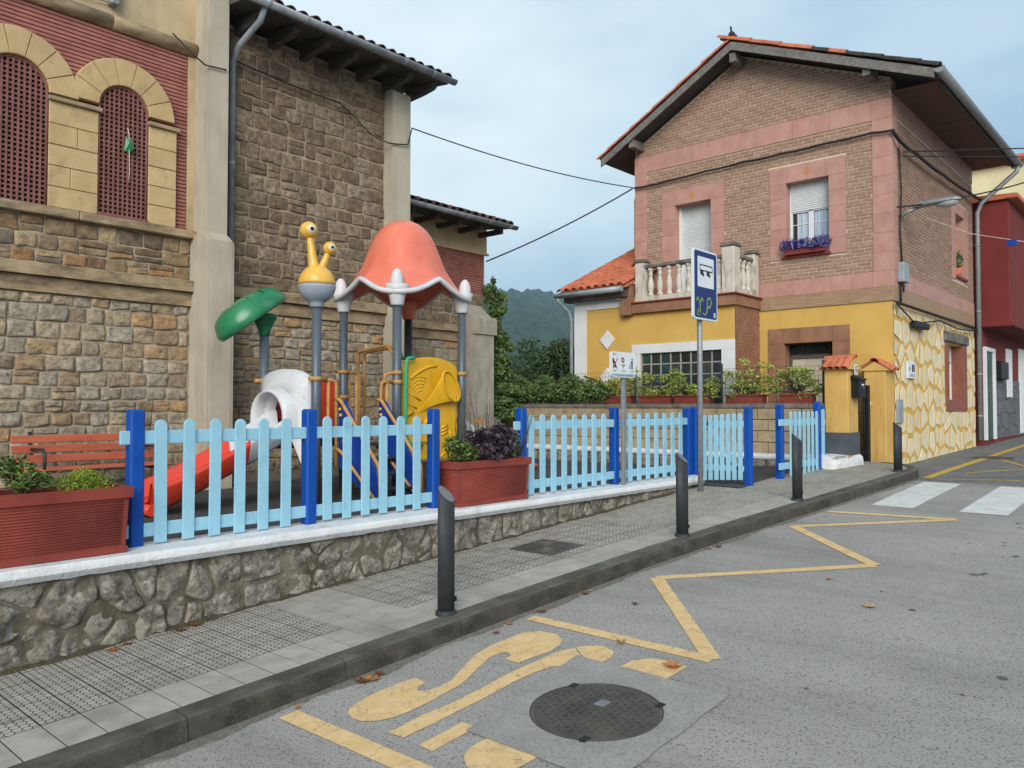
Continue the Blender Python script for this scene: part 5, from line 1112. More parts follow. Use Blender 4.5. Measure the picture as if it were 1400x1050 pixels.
# bricks
def bricks(fn, lo, hi, b0, b1, excl, name, top=None, bl=.235, bh=.0495, g=.0165):
    mb = MB(); z = b0 + g / 2; r_ = 0
    while z + bh < b1:
        if top: 
            ok = [a for a in (lo, hi)]
        iv = [(lo, hi)]
        if top: iv = top(z + bh, lo, hi)
        for (e0, e1, f0, f1) in excl:
            if f0 < z + bh and f1 > z:
                nv = []
                for (p, q) in iv:
                    if e1 <= p or e0 >= q: nv.append((p, q)); continue
                    if p < e0: nv.append((p, e0))
                    if e1 < q: nv.append((e1, q))
                iv = nv
        off = (r_ * .092) % (bl + g)
        for (p, q) in iv:
            k = math.floor((p - off) / (bl + g))
            while True:
                a = off + k * (bl + g); s0, s1 = max(a, p + .003), min(a + bl, q - .003); k += 1
                if a > q: break
                if s1 - s0 > .02: slab(mb, rect(s0, s1, z, z + bh), fn, 0, .011 + R.uniform(-.002, .002), ch=.002)
        z += bh + g; r_ += 1
    return hp_(name, mb, 'brick', kind='stuff')
bricks(fF, 4.665, 9.48, 4.12, 6.91, [(7.616, 9.096, 4.1, 6.37), (5.14, 6.625, 4.55, 6.39)], 'brickwork')
def gtop(z, lo, hi):
    zz_ = z + .14; l = RR[0] + (zz_ - RR[1]) / (RA[1] - RR[1]) * (RA[0] - RR[0]); r_ = RL[0] - (zz_ - RL[1]) / (RA[1] - RL[1]) * (RL[0] - RA[0]); l, r_ = max(lo, l), min(hi, r_); return [(l, r_)] if r_ - l > .1 else []
bricks(fF, YR0, YL0, 7.28, 8.9, [], 'gable_brickwork', gtop)
bricks(fS, 15.52, XE, 4.12, 7.0, [(19.48, 20.98, 4.5, 6.25)], 'side_brickwork')
# windows and doors
def shutter(a0, a1, b0, b1, x, par=None):
    mb = MB(); k = b0
    while k < b1 - .01: mb.prism([(x, k), (x - .012, k + .006), (x - .014, k + .028), (x - .004, k + .043), (x + .01, k + .043), (x + .01, k)], 'y', a0, a1) if False else mb.add([(x, a0, k), (x - .012, a0, k + .008), (x - .012, a0, k + .032), (x, a0, k + .043), (x, a1, k), (x - .012, a1, k + .008), (x - .012, a1, k + .032), (x, a1, k + .043)], [(0, 1, 5, 4), (1, 2, 6, 5), (2, 3, 7, 6)]); k += .043
    return hp_('roller_shutter', mb, 'shutter', par)
wo = MB(); wo.box(XF + .27, XF + .31, W1[0], W1[1], W1[2], W1[3]); wn1 = hp_('balcony_door', wo, 'pvc'); shutter(W1[0] + .02, W1[1] - .02, 3.86, 6.03, XF + .26, wn1)
mb = MB(); mb.box(XF + .17, XF + .27, W1[1] - .05, W1[1] - .004, 3.85, 6.036); mb.box(XF + .17, XF + .27, W1[0] + .004, W1[0] + .05, 3.85, 6.036); hp_('shutter_rail', mb, 'pvc', wn1)
x = XF + .22; a0, a1, b0, b1 = W2
mb = MB(); 
for (p, q, r_, s_) in ((a0, a0 + .05, b0, b1), (a1 - .05, a1, b0, b1), (a0 + .05, a1 - .05, b0, b0 + .06), ((a0 + a1) / 2 - .05, (a0 + a1) / 2 + .05, b0 + .06, 5.5), (a0 + .05, a1 - .05, 5.48, 5.54)): mb.cbox(x - .03, x + .05, p, q, r_, s_, .004)
wn2 = hp_('window', mb, 'pvc'); shutter(a0 + .05, a1 - .05, 5.50, b1 - .003, x - .035, wn2)
for (p, q) in ((a0 + .05, (a0 + a1) / 2 - .05), ((a0 + a1) / 2 + .05, a1 - .05)):
    mb = MB(); mb.box(x + .01, x + .016, p, q, b0 + .06, 5.48); hp_('pane', mb, 'glass', wn2)
    mb = MB(); mb.grid([[(x + .004 + .0 * j - .003 * math.cos(j * 1.9), p + (q - p) * (.02 + (.72 if p > 5.8 else .95) * j / 12), b0 + .07 + (.9 - .03) * i) for j in range(13)] for i in (0, .93)]); hp_('curtain', mb, 'curtain', wn2)
    mb = MB()
    for t in (.33, .67): yy = p + (q - p) * t; mb.box(x - .006, x, yy - .007, yy + .007, b0 + .06, 5.48)
    for zz_ in (4.95, 5.25): mb.box(x - .0075, x - .001, p, q, zz_ - .007, zz_ + .007)
    hp_('muntin', mb, 'pvc', wn2)
mb = MB(); mb.cbox(XF - .09, XF + .2, a0 - .04, a1 + .07, 4.55, 4.60, .008); hp_('sill', mb, 'planter', wn2)
# entrance door
tiles(fF, 6.36, 6.677, .7, 2.89, 1, 7, 'fascia', .03, 'stone_facing'); tiles(fF, 5.10, 5.42, .7, 2.89, 1, 7, 'fascia', .03, 'stone_facing'); tiles(fF, 5.10, 6.677, 2.89, 3.19, 5, 1, 'fascia', .03, 'stone_facing')
mb = MB(); mb.box(XF + .25, XF + .31, D1[0], D1[1], .6, 2.62); dr = hp_('entrance_door', mb, 'render')
for (p, q, r_, s_) in ((5.55, 5.85, 1.7, 2.4), (5.93, 6.23, 1.7, 2.4), (5.55, 6.23, .8, 1.6)): mb = MB(); slab(mb, rect(p, q, r_, s_), FX(XF + .25), 0, .014, ch=.01); hp_('door_panel', mb, 'render', dr)
mb = MB(); mb.box(XF + .22, XF + .27, D1[0], D1[0] + .06, .6, 2.66); mb.box(XF + .22, XF + .27, D1[1] - .06, D1[1], .6, 2.66); mb.box(XF + .22, XF + .27, D1[0] + .06, D1[1] - .06, 2.60, 2.67); hp_('door_frame', mb, 'wood', dr)
mb = MB(); mb.box(XF + .29, XF + .31, D1[0], D1[1], 2.67, 2.89); hp_('transom_pane', mb, 'glass', dr)
mb = MB()
for k in range(9): yy = D1[0] + .05 + .105 * k; mb.tube([(XF + .25, yy + .04 * math.cos(i * .6), 2.78 + .075 * math.sin(i * .6)) for i in range(11)], .007, 5)
hp_('transom_grille', mb, 'black', dr)
for (y0, y1, z0, z1) in ((D1[1] - .002, D1[1] + .004, .6, 2.89), (D1[0] - .004, D1[0] + .002, .6, 2.89), (D1[0], D1[1], 2.886, 2.894)): mb = MB(); mb.box(XF + .001, XF + .3, y0, y1, z0, z1); hp_('reveal', mb, 'fascia', dr)
# side windows
def sidewin(w, dep, plain):
    a0, a1, b0, b1 = w; y = YR0 + dep; mb = MB()
    for (p, q, r_, s_) in ((a0, a0 + .06, b0, b1), (a1 - .06, a1, b0, b1), (a0 + .06, a1 - .06, b0, b0 + .06), (a0 + .06, a1 - .06, b1 - .06, b1), ((a0 + a1) / 2 - .04, (a0 + a1) / 2 + .04, b0 + .06, b1 - .06)): mb.cbox(p, q, y - .03, y + .04, r_, s_, .004)
    o = hp_('window', mb, 'pvc')
    for (p, q) in ((a0 + .06, (a0 + a1) / 2 - .04), ((a0 + a1) / 2 + .04, a1 - .06)):
        mb = MB(); mb.box(p, q, y + .005, y + .012, b0 + .06, b1 - .06); hp_('pane', mb, 'glass', o)
        mb = MB()
        for zz_ in (b0 + (b1 - b0) * .33, b0 + (b1 - b0) * .63): mb.box(p, q, y - .003, y + .004, zz_ - .008, zz_ + .008)
        hp_('muntin', mb, 'pvc', o)
    mb = MB(); mb.box(a0 + .06, a1 - .06, y - .045, y - .032, b1 - .36, b1 - .01); hp_('roller_shutter', mb, 'shutter', o)
    return o
sidewin(SW1, .24, False); sidewin(SW2, .26, True)
for (p, q, r_, s_) in ((18.74, 19.0, 1.55, 3.05), (20.25, 20.63, 1.55, 3.05), (19.0, 20.25, 1.55, 1.80)): mb = MB(); slab(mb, rect(p + .002, q - .002, r_, s_), fS, 0, .03); hp_('brown_surround', mb, 'browns')
mb = MB(); mb.box(20.246, 20.252, YR0 + .0, YR0 + .3, 1.8, 3.02); hp_('reveal', mb, 'browns'); mb = MB(); mb.box(18.998, 19.004, YR0, YR0 + .3, 1.8, 3.02); hp_('reveal', mb, 'browns')
mb = MB(); mb.cbox(18.62, 20.68, YR0 - .07, YR0 + .05, 3.05, 3.27, .02); hp_('lintel', mb, 'grime')
mb = MB(); mb.cbox(19.75, 20.75, YR0 - .06, YR0 + .2, 4.54, 4.6, .006); hp_('sill', mb, 'planter')
mb = MB(); mb.box(20.626, 20.634, YR0, YR0 + .3, 4.6, 6.0); mb.box(19.8, 20.63, YR0, YR0 + .3, 5.998, 6.006); hp_('reveal', mb, 'salmon')
# flagstone cladding on the side wall
sites = []
yy = .55; rr = 0
while yy < 3.7:
    xx = 15.05 + (rr % 2) * .26
    while xx < 21.9: sites.append((xx + R.uniform(-.17, .17), yy + R.uniform(-.12, .12))); xx += .45 * R.uniform(.7, 1.25)
    yy += .42; rr += 1
cells = voronoi(sites, (XF + .02, XE, .5, 3.52), .038)
for c in cells:
    cxx = sum(u[0] for u in c) / len(c); czz = sum(u[1] for u in c) / len(c)
    if 18.6 < cxx < 20.75 and 1.45 < czz < 3.3:
        for nx, ny, d in ((1, 0, 18.70), ) if cxx < 19 else (((-1, 0, -20.66),) if cxx > 20.3 else (((0, 1, 1.53),) if czz < 2 else ((0, -1, -3.28),))): c = clip(c, nx, ny, d)
        if len(c) < 3: continue
    c = clip(c, 0, -1, -(zs(cxx) - .16))
    if len(c) < 3: continue
    k_ = R.uniform(.86, 1.03); c = [(cxx + (u[0] - cxx) * k_ + R.uniform(-.02, .02), czz + (u[1] - czz) * k_ + R.uniform(-.015, .015)) for u in c]
    mb = MB(); slab(mb, c, fS, 0, .006 + R.uniform(0, .007), ch=.003); hp_('flagstone', mb, 'veneer')
# lattice screen on the annex return, annex, glass blocks
XA2 = 14.13
mb = MB(); holewall(mb, FX(XA2), 6.88, 10.7, .4, 3.95, [(7.153, 8.99, 1.38, 2.76)], .3); mb.box(XA2 + .3, 17.5, 10.4, 10.7, .4, 3.95); mb.box(XA2 + .3, XF, 6.881, 7.1, .4, 3.6); an = hp_('annex_wall', mb, 'yellow')
mb = MB(); mb.box(XA2 + .31, XF - .01, 7.2, 10.3, .5, 3.4); hp_('annex_core', mb, 'gloom', an)
fA = FX(XA2)
for nm, p in (('white_quoin', rect(10.39, 10.71, .5, 3.77)), ('white_band', rect(9.2, 10.71, 3.772, 3.95)), ('white_surround', rect(6.875, 9.208, 2.76, 2.947)), ('white_surround', rect(6.875, 7.153, .6, 2.758)), ('white_surround', rect(8.99, 9.208, .6, 2.758)), ('white_surround', rect(7.155, 8.988, 1.2, 1.38))):
    mb = MB(); slab(mb, p, fA, 0, .025, ch=.004); hp_(nm, mb, 'white', an)
for (y, z) in ((9.83, 3.09), (9.83, 2.28)): mb = MB(); slab(mb, [(y - .195, z), (y, z - .21), (y + .195, z), (y, z + .21)], fA, 0, .03, ch=.006); hp_('white_diamond', mb, 'white', an)
gm = MB(); gm.cbox(-.04, .04, -.104, .104, -.104, .104, .015); gme = gm.mesh('glass_block', 'gblock')
mb = MB(); mb.box(XA2 + .09, XA2 + .14, 7.155, 8.988, 1.382, 2.758); gw = hp_('glass_block_window', mb, 'capgrey', an)
for i in range(8):
    for j in range(6): piece('glass_block', gme, gw, (XA2 + .075, 7.153 + .2296 * (i + .5), 1.38 + .23 * (j + .5)))
mb = MB()
for i in range(9): y = 7.153 + .2296 * i; mb.box(XA2 + .032, XA2 + .08, y - .013, y + .013, 1.38, 2.76)
for j in range(7): z = 1.38 + .23 * j; mb.box(XA2 + .036, XA2 + .08, 7.153, 8.99, z - .013, z + .013)
hp_('block_joints', mb, 'conc', gw)
mb = MB(); slab(mb, rect(XA2, XF, .6, 3.57), FY(6.88), 0, .008, 0, .001); k = -3.5
while k < 1.2:
    for sgn in (1, -1):
        p = [(XA2 + k, .6), (XA2 + k + .03, .6), (XA2 + k + 2.0, 3.57), (XA2 + k + 1.97, 3.57)]
        if sgn < 0: p = [(XA2 + XF - u[0], u[1]) for u in p]
        for nx, d in ((-1, -XA2 - .01), (1, XF - .01)):
            p = clip(p, nx, 0, d)
            if len(p) < 3: break
        if len(p) >= 3: slab(mb, p, FY(6.88), .008, .02 + .004 * sgn, 1, .001)
    k += .095
hp_('lattice_screen', mb, ['lattice_tile', 'fascia'], an, kind='stuff')
# annex roof
ar = MB(); ar.prism([(13.82, 4.14), (13.82, 4.18), (17.5, 5.84), (17.5, 5.80)], 'y', 9.81, 10.92); ar.prism([(13.82, 4.14), (13.82, 4.18), (XF, 4.18 + (XF - 13.82) * .451), (XF, 4.14 + (XF - 13.82) * .451)], 'y', 9.12, 9.81); aro = hp_('annex_roof', ar, 'terra')
e_ = Vector((0, -1, 0)); u_ = Vector((1, 0, .451)).normalized(); n_ = e_.cross(u_); mtx = Matrix((e_, u_, n_)).transposed().to_4x4()
for i in range(9):
    y = 10.85 - .2 * i
    for j in range(11):
        p = Vector((13.76, y, 4.165)) + u_ * .335 * j + n_ * (.02 + R.uniform(-.003, .004))
        if p.x > (17.2 if y > 9.85 else XF - .35): continue
        piece('roof_tile', tileT, aro, p, mat=mtx @ Matrix.Rotation(R.uniform(-.02, .02), 4, 'Z'))
mb = MB(); mb.box(13.9, 14.128, 9.2, 10.85, 3.96, 4.13); hp_('eaves_board', mb, 'wood', aro)
mb = MB(); mb.tube([(13.74, 9.2, 4.11), (13.74, 10.96, 4.10)], .06, 12); mb.tube([(13.74, 10.9, 4.06), (13.78, 10.9, 3.98), (13.98, 10.78, 3.78), (14.05, 10.76, 3.6), (14.06, 10.76, 1.6)], .04, 10); hp_('gutter', mb, 'zinc', aro)
# balcony
bal = MB(); bal.cbox(14.03, XF, 6.82, 9.15, 3.60, 3.80, .006); bo = hp_('balcony', bal, 'fascia')
mb = MB(); mb.cbox(13.99, XF, 6.78, 9.15, 3.803, 3.835, .006); hp_('slab_edge', mb, 'planter', bo)
mb = MB(); mb.cbox(13.97, XF, 9.152, 9.40, 3.57, 4.25, .008); hp_('end_fascia', mb, 'fascia', bo)
def bpost(x, y, s_, h):
    mb = MB(); mb.cbox(x - s_, x + s_, y - s_, y + s_, 3.836, h, .012); o = hp_('balcony_post', mb, 'balus', bo)
    mb = MB(); mb.cbox(x - s_ - .03, x + s_ + .03, y - s_ - .03, y + s_ + .03, h, h + .05, .015); mb.cbox(x - s_ - .01, x + s_ + .01, y - s_ - .01, y + s_ + .01, h + .05, h + .075, .01); hp_('post_cap', mb, 'grime', o)
bpost(14.18, 8.98, .11, 4.66); bpost(14.18, 6.98, .13, 4.74); bpost(15.02, 6.94, .10, 4.70)
for (p, q) in (((14.18, 7.11, 14.18, 8.87)), ((14.31, 6.94, 14.92, 6.94))) if False else (((14.18, 7.11), (14.18, 8.87)), ((14.31, 6.94), (14.92, 6.94))):
    x0, x1, y0, y1 = min(p[0], q[0]), max(p[0], q[0]), min(p[1], q[1]), max(p[1], q[1]); dx = .07 if x0 == x1 else 0; dy = .07 if y0 == y1 else 0
    mb = MB(); mb.cbox(x0 - dx, x1 + dx, y0 - dy, y1 + dy, 3.836, 3.94, .01); hp_('plinth_rail', mb, 'balus', bo)
    mb = MB(); mb.cbox(x0 - dx - .015, x1 + dx + .015, y0 - dy - .015, y1 + dy + .015, 4.53, 4.61, .02); hp_('handrail', mb, 'grime', bo)
bm_ = MB(); bm_.lathe([(.065, 0), (.065, .05), (.05, .06), (.045, .09), (.06, .15), (.066, .21), (.058, .29), (.04, .38), (.034, .43), (.05, .45), (.05, .47), (.038, .49), (.05, .53), (.065, .545), (.065, .59)], (0, 0, 0), 12); bme = bm_.mesh('baluster', 'balus')
for k in range(8): piece('baluster', bme, bo, (14.18, 7.23 + .22 * k, 3.94))
for k in range(3): piece('baluster', bme, bo, (14.42 + .2 * k, 6.94, 3.94))
# main roof
XR0, XR1 = 14.7, 21.95
def rp(y, dz=0): return (y, roofz(y) + dz)
mb = MB(); mb.prism([rp(RR[0], 0), RA, rp(RL[0], 0), rp(RL[0], -.05), (RA[0], RA[1] - .06), rp(RR[0], -.05)], 'x', XR0 + .04, XR1); rf = hp_('main_roof', mb, 'wood')
for (p, q) in ((RR, RA), (RA, RL)):
    mb = MB(); mb.prism([(p[0], p[1] + .015), (q[0], q[1] + .015), (q[0], q[1] - .15), (p[0], p[1] - .15)], 'x', XR0, XR0 + .035); hp_('barge_board', mb, 'barge', rf)
for (y, z) in ((7.2, 8.72), (4.62, 7.72), (9.62, 7.5)): mb = MB(); mb.cbox(XR0 + .06, XF + .05, y - .07, y + .07, z - .1, z + .09, .01); hp_('purlin_end', mb, 'barge', rf)
for side, (p, q) in enumerate(((RR, RA), (RL, RA))):
    s_ = Vector((0, q[0] - p[0], q[1] - p[1])); L = s_.length; s_.normalize(); e_ = Vector((1, 0, 0)) if side == 0 else Vector((-1, 0, 0)); n_ = e_.cross(s_); mt_ = Matrix((e_, s_, n_)).transposed().to_4x4(); nr = int(L / .335)
    for c in range(2):
        for j in range(nr + 1):
            if side == 0: me_ = (tileK if j < 5 or j == 6 else tileT) if c == 0 else tileO
            else: me_ = tileT
            piece('roof_tile', me_, rf, Vector((XR0 + .06 + .2 * c, p[0], p[1])) + s_ * (.335 * j - .06) + n_ * (.05 + .008 * (j % 2)), mat=mt_ @ Matrix.Diagonal((1.15, 1, 1.25, 1)))
    if side == 0:
        for c in range(2, 36): 
            for j in range(2): piece('roof_tile', R.choice([tileO, tileK, tileT]) if c < 26 else tileT, rf, Vector((XR0 + .06 + .2 * c, p[0], p[1])) + s_ * (.335 * j - .06) + n_ * .02, mat=mt_)
        mb = MB(); mb.prism([rp(RR[0] + .1, .01), (RA[0], RA[1] + .01), (RA[0], RA[1] + .05), rp(RR[0] + .1, .05)], 'x', XR0 + .2, XR1); hp_('tile_field', mb, 'oldtile', rf)
    else: mb = MB(); mb.prism([rp(RL[0] - .1, .01), (RA[0], RA[1] + .01), (RA[0], RA[1] + .05), rp(RL[0] - .1, .05)], 'x', XR0 + .2, XR1); hp_('tile_field', mb, 'terra', rf)
rt = Matrix(((0, 1, 0), (-1, 0, 0), (0, 0, 1))).to_4x4()
for k in range(20): piece('ridge_tile', tileO, rf, (XR0 + .02 + .36 * k, RA[0], RA[1] + .06), mat=rt)
mb = MB(); mb.ball((XR0 + .05, RA[0], RA[1] + .17), .07, 10, 8); mb.tube([(XR0 + .05, RA[0], RA[1] + .2), (XR0 + .05, RA[0] + .02, RA[1] + .34)], .02, 6); mb.tube([(XR0 + .05, RA[0] - .1, RA[1] + .1), (XR0 + .05, RA[0] + .1, RA[1] + .1)], .05, 8); hp_('ridge_finial', mb, 'blacktile', rf)
mb = MB(); pg = [(3.42 + .085 * math.cos(a), 7.40 + .085 * math.sin(a)) for a in [math.pi + math.pi * i / 10 for i in range(11)]] + [(3.42 + .078 * math.cos(a), 7.405 + .078 * math.sin(a)) for a in [2 * math.pi - math.pi * i / 10 for i in range(11)]]
mb.prism(pg, 'x', XR0, XR1, sm=True); mb.prism(pg[:11], 'x', XR0 - .004, XR0 + .004); hp_('gutter', mb, 'galv', rf)
bmx = MB(); bmx.cbox(-.074, .074, -.42, .42, -.009, .009, .004); bmm = bmx.mesh('soffit_board', 'soffit')
for k in range(43): piece('soffit_board', bmm, rf, (XF + .09 + .15 * k, 3.92, 7.372))
mb = MB(); mb.box(XF, XR1 - .15, 3.5, 3.53, 7.28, 7.40); hp_('eaves_board', mb, 'wood', rf)
mb = MB(); mb.tube([(21.75, 3.42, 7.33), (21.75, 3.44, 7.2), (21.62, 4.15, 6.55), (21.58, 4.24, 6.3), (21.58, 4.25, .85)], .055, 12)
for z in (5.5, 3.9, 2.4, 1.4): mb.tube([(21.58, 4.25, z), (21.58, 4.25, z + .05)], .064, 12)
hp_('downpipe', mb, 'galv', hs)
mb = MB(); mb.box(19.6, 20.2, 5.6, 6.2, 8.0, 9.1); mb.box(19.5, 20.3, 5.5, 6.3, 9.1, 9.2); hp_('chimney', mb, 'oldtile', rf)
mb = MB(); mb.cbox(15.9, 16.3, 9.85, 10.3, 5.0, 6.6, .02); hp_('flue_stack', mb, 'yellow2', rf)
# plaques, boxes, lamp on the wall
mb = MB(); slab(mb, rect(15.86, 16.36, 2.18, 2.50), fS, .02, .05, ch=.006); pq = hp_('number_plaque', mb, 'white')
for (cx_, wz) in ((16.16, .05), (16.26, .05)): mb = MB(); slab(mb, rrect(cx_ - .035, cx_ + .035, 2.30, 2.45, .03), fS, .05, .054, ch=.001); hp_('plaque_glyph', mb, 'black', pq)
mb = MB(); slab(mb, disc(15.98, 2.36, .04), fS, .05, .054, ch=.001); slab(mb, rect(16.0, 16.3, 2.22, 2.235), fS, .05, .053, ch=.0005); slab(mb, rect(16.0, 16.3, 2.25, 2.262), fS, .05, .053, ch=.0005); hp_('plaque_glyph', mb, 'capgrey', pq)
mb = MB(); mb.cbox(15.24, 15.56, YR0 - .05, YR0, 1.35, 1.78, .01); hp_('meter_cover', mb, 'box_grey')
mb = MB(); mb.cbox(15.38, 15.72, YR0 - .14, YR0 - .02, 3.92, 4.28, .012); jb = hp_('junction_box', mb, 'box_grey')
mb = MB(); mb.tube([(15.45, YR0 - .06, 6.4), (15.5, YR0 - .08, 5.6), (15.46, YR0 - .06, 4.9), (15.52, YR0 - .07, 4.2)], .017, 8); mb.tube([(15.5, YR0 - .08, 3.92), (15.56, YR0 - .08, 3.75), (15.6, YR0 - .08, 3.88)], .014, 6); mb.tube([(15.46, YR0 - .06, 3.9), (15.45, YR0 - .06, 3.5)], .02, 6); hp_('conduit', mb, 'cable')
mb = MB(); mb.tube([(15.15, YR0 - .08, 3.52), (XE, YR0 - .06, 3.50)], .028, 6); mb.tube([(15.1, YR0 - .08, 3.5), (16.2, YR0 - .1, 3.22), (18, YR0 - .09, 3.42), (19.5, YR0 - .1, 3.36), (XE, YR0 - .09, 3.44)], .016, 6); mb.cbox(16.1, 17.0, YR0 - .16, YR0 - .03, 3.15, 3.27, .02); hp_('cable_tray', mb, 'cable')
lamp = thing('street_lamp', (15.7, YR0, 5.2), 'grey cobra head street lamp on a short arm at the house corner', 'street lamp')
mb = MB(); mb.tube([(15.6, YR0 - .02, 5.15), (15.66, 4.2, 5.24), (15.68, 4.0, 5.30)], .035, 10); mb.build('arm', 'galv', lamp)
mb = MB(); rows = []
for i in range(13):
    t = i / 12; y = 4.1 - .78 * t; wd = .05 + .085 * math.sin(math.pi * min(1, (t * .8 + .12))) if t < .97 else .03; hh = .045 + .05 * math.sin(math.pi * min(1, t * .7 + .2)) if t < .97 else .02
    rows.append([(15.68 + wd * math.cos(a), y, 5.30 + .03 * t + (hh * math.sin(a) if math.sin(a) > 0 else .02 * math.sin(a))) for a in [2 * math.pi * j / 16 for j in range(17)]])
mb.grid(rows); mb.build('housing', 'galv', lamp)
mb = MB(); mb.ball((15.68, 3.55, 5.30), .2, 16, 10, sq=(.5, .95, .42)); mb.build('bowl', 'lampglass', lamp)
# ---------------------------------------------------------------- garden front: block wall, gate pillars, white kerb blocks
gw_ = thing('block_wall', (13.57, 8.6, .5), 'concrete block garden wall with a grey cap behind the picket fences', 'wall')
mb = MB(); mb.box(13.515, 13.66, 4.95, 12.4, .4, 1.62); mb.build('wall_core', 'blockjoint', gw_)
bm2 = MB(); bm2.cbox(-.02, .02, -.193, .193, -.094, .094, .006); bk = bm2.mesh('block', 'block'); hb = MB(); hb.cbox(-.02, .02, -.095, .095, -.094, .094, .006); bkh = hb.mesh('block', 'block')
for j in range(4):
    y = 4.96 + (.2 if j % 2 else 0); z = 1.52 - .2 * j
    if j % 2: piece('block', bkh, gw_, (13.51, 5.058, z))
    while y < 12.2: piece('block', bk, gw_, (13.51 + R.uniform(-.003, .003), y + .2, z)); y += .4
cm = MB(); cm.cbox(-.11, .11, -.13, .13, -.04, .04, .008); cmm = cm.mesh('cap_block', 'blockcap')
for k in range(28): piece('cap_block', cmm, gw_, (13.585, 5.10 + .265 * k, 1.665 + R.uniform(-.003, .003)))
lw2 = thing('low_white_wall', (13.3, 8.6, .5), 'low dark stone wall with white painted top along the block wall', 'wall')
mb = MB(); mb.box(13.14, 13.49, 5.15, 12.2, .4, .74); mb.build('wall_core', 'wall_mortar', lw2)
y = 5.2; fn = FX(13.14)
while y < 12.1:
    e = y + R.uniform(.25, .42); mb = MB(); stone(mb, jpoly(y + .01, e - .01, .5, .735, .02), fn, .04); mb.build('stone', 'moss_stone', lw2); y = e
mb = MB(); mb.grid([[(13.10 + nz3(0, y_ * 3, k) * .006 + dx, y_, z_ + nz3(k, y_ * 4, 2) * .006) for k, (dx, z_) in enumerate(((.03, .735), (0, .74), (0, .80), (.02, .825), (.38, .83)))] for y_ in frange(5.1, 12.2, .1)]); mb.build('coping', 'lime', lw2)
wk = thing('white_kerb_block', (13.5, 4.7, .6), 'rough white painted footing block under the yellow gate pillar', 'kerb')
mb = MB(); P = []
for i in range(15):
    x = 12.98 + 1.09 * i / 14; P.append([(x, y_ + nz3(x * 4, k, 1) * .02 + (.04 if i in (0, 14) else 0), z_ + nz3(x * 5, k, 7) * .018) for k, (y_, z_) in enumerate(((4.50 + (14 - i) * .010, zs(x) - .08), (4.49 + (14 - i) * .010, .72), (4.50 + (14 - i) * .010, .80), (4.56, .85), (4.80, .86), (5.12, .86)))])
mb.grid(P, sm=False); nr = 6; mb.f.append(list(range(nr))); mb.f.append([14 * nr + i for i in range(nr)]); mb.m += [0, 0]; mb.sm += [False] * 2; mb.build('block', 'lime', wk)
pp = thing('gate_pillar', (13.7, 4.75, .84), 'yellow gate pillar with slate base, tiled cap and house number sixteen', 'pillar', 'yellow gate pillars')
mb = MB(); mb.cbox(13.46, 13.94, 4.56, 4.95, .8, 2.30, .01); mb.build('shaft', 'yellow2', pp)
for (x0, x1, y0, y1) in ((13.44, 13.455, 4.55, 4.96),): mb = MB(); mb.box(x0, x1, y0, y1, .85, 1.22); mb.build('slate_slab', 'slate', pp)
mb = MB(); mb.box(13.456, 13.95, 4.542, 4.557, .85, 1.22); mb.build('slate_slab', 'slate', pp)
def cap(par, x0, x1, y0, y1, z, ridge, nx):
    ym = (y0 + y1) / 2; mb = MB(); mb.prism([(y0 - .06, z - .03), (y1 + .06, z - .03), (ym, z + ridge)], 'x', x0 - .03, x1 + .03); mb.build('cap_core', 'yellow2', par)
    for sgn in (1, -1):
        e_ = Vector((sgn, 0, 0)); s_ = Vector((0, sgn * (ym - y0 + .06), ridge + .03)); L = s_.length; s_.normalize(); n_ = e_.cross(s_); mt_ = Matrix((e_, s_, n_)).transposed().to_4x4()
        for k in range(nx): piece('roof_tile', tileT, par, Vector((x0 + (x1 - x0) * (k + .5) / nx, (y0 - .1) if sgn > 0 else (y1 + .1), z - .04)) + n_ * .01, mat=mt_ @ Matrix.Diagonal((.9, L / .42 * .98, .9, 1)))
    piece('ridge_tile', tileT, par, (x0 - .05, ym, z + ridge + .015), mat=Matrix(((0, 1, 0), (-1, 0, 0), (0, 0, 1))).to_4x4() @ Matrix.Diagonal((.9, (x1 - x0 + .1) / .42, .8, 1)))
def capY(par, x0, x1, y0, y1, z, ridge, n):      # ridge along Y
    xm = (x0 + x1) / 2; mb = MB(); mb.prism([(x0 - .06, z - .03), (x1 + .06, z - .03), (xm, z + ridge)], 'y', y0 - .03, y1 + .03); mb.build('cap_core', 'yellow2', par)
    for sgn in (1, -1):
        e_ = Vector((0, -sgn, 0)); s_ = Vector((sgn * (xm - x0 + .06), 0, ridge + .03)); L = s_.length; s_.normalize(); n_ = e_.cross(s_); mt_ = Matrix((e_, s_, n_)).transposed().to_4x4()
        for k in range(n): piece('roof_tile', tileT, par, Vector(((x0 - .1) if sgn > 0 else (x1 + .1), y0 + (y1 - y0) * (k + .5) / n, z - .04)) + n_ * .01, mat=mt_ @ Matrix.Diagonal((.85, L / .42 * .98, .9, 1)))
    piece('ridge_tile', tileT, par, (xm, y0 - .04, z + ridge + .01), mat=Matrix.Diagonal((.9, (y1 - y0 + .08) / .42, .8, 1)))
capY(pp, 13.46, 13.94, 4.54, 4.97, 2.30, .16, 4)
mb = MB(); mb.cbox(13.62, 13.76, 4.500, 4.511, 2.19, 2.36, .002); npl = mb.build('number_plate', 'signwhite', pp)
fN = FY(4.500)
for poly in (rect(13.645, 13.657, 2.22, 2.33), rect(13.688, 13.698, 2.22, 2.33), rect(13.699, 13.735, 2.22, 2.232), rect(13.699, 13.735, 2.265, 2.277), rect(13.725, 13.735, 2.233, 2.264), rect(13.699, 13.735, 2.318, 2.33)): mb = MB(); slab(mb, poly, fN, 0, .003, ch=.0005); mb.build('digit', 'black', npl)
mb = MB(); mb.box(13.66, 13.72, 4.511, 4.56, 2.2, 2.28); mb.build('plate_bracket', 'galv', npl)
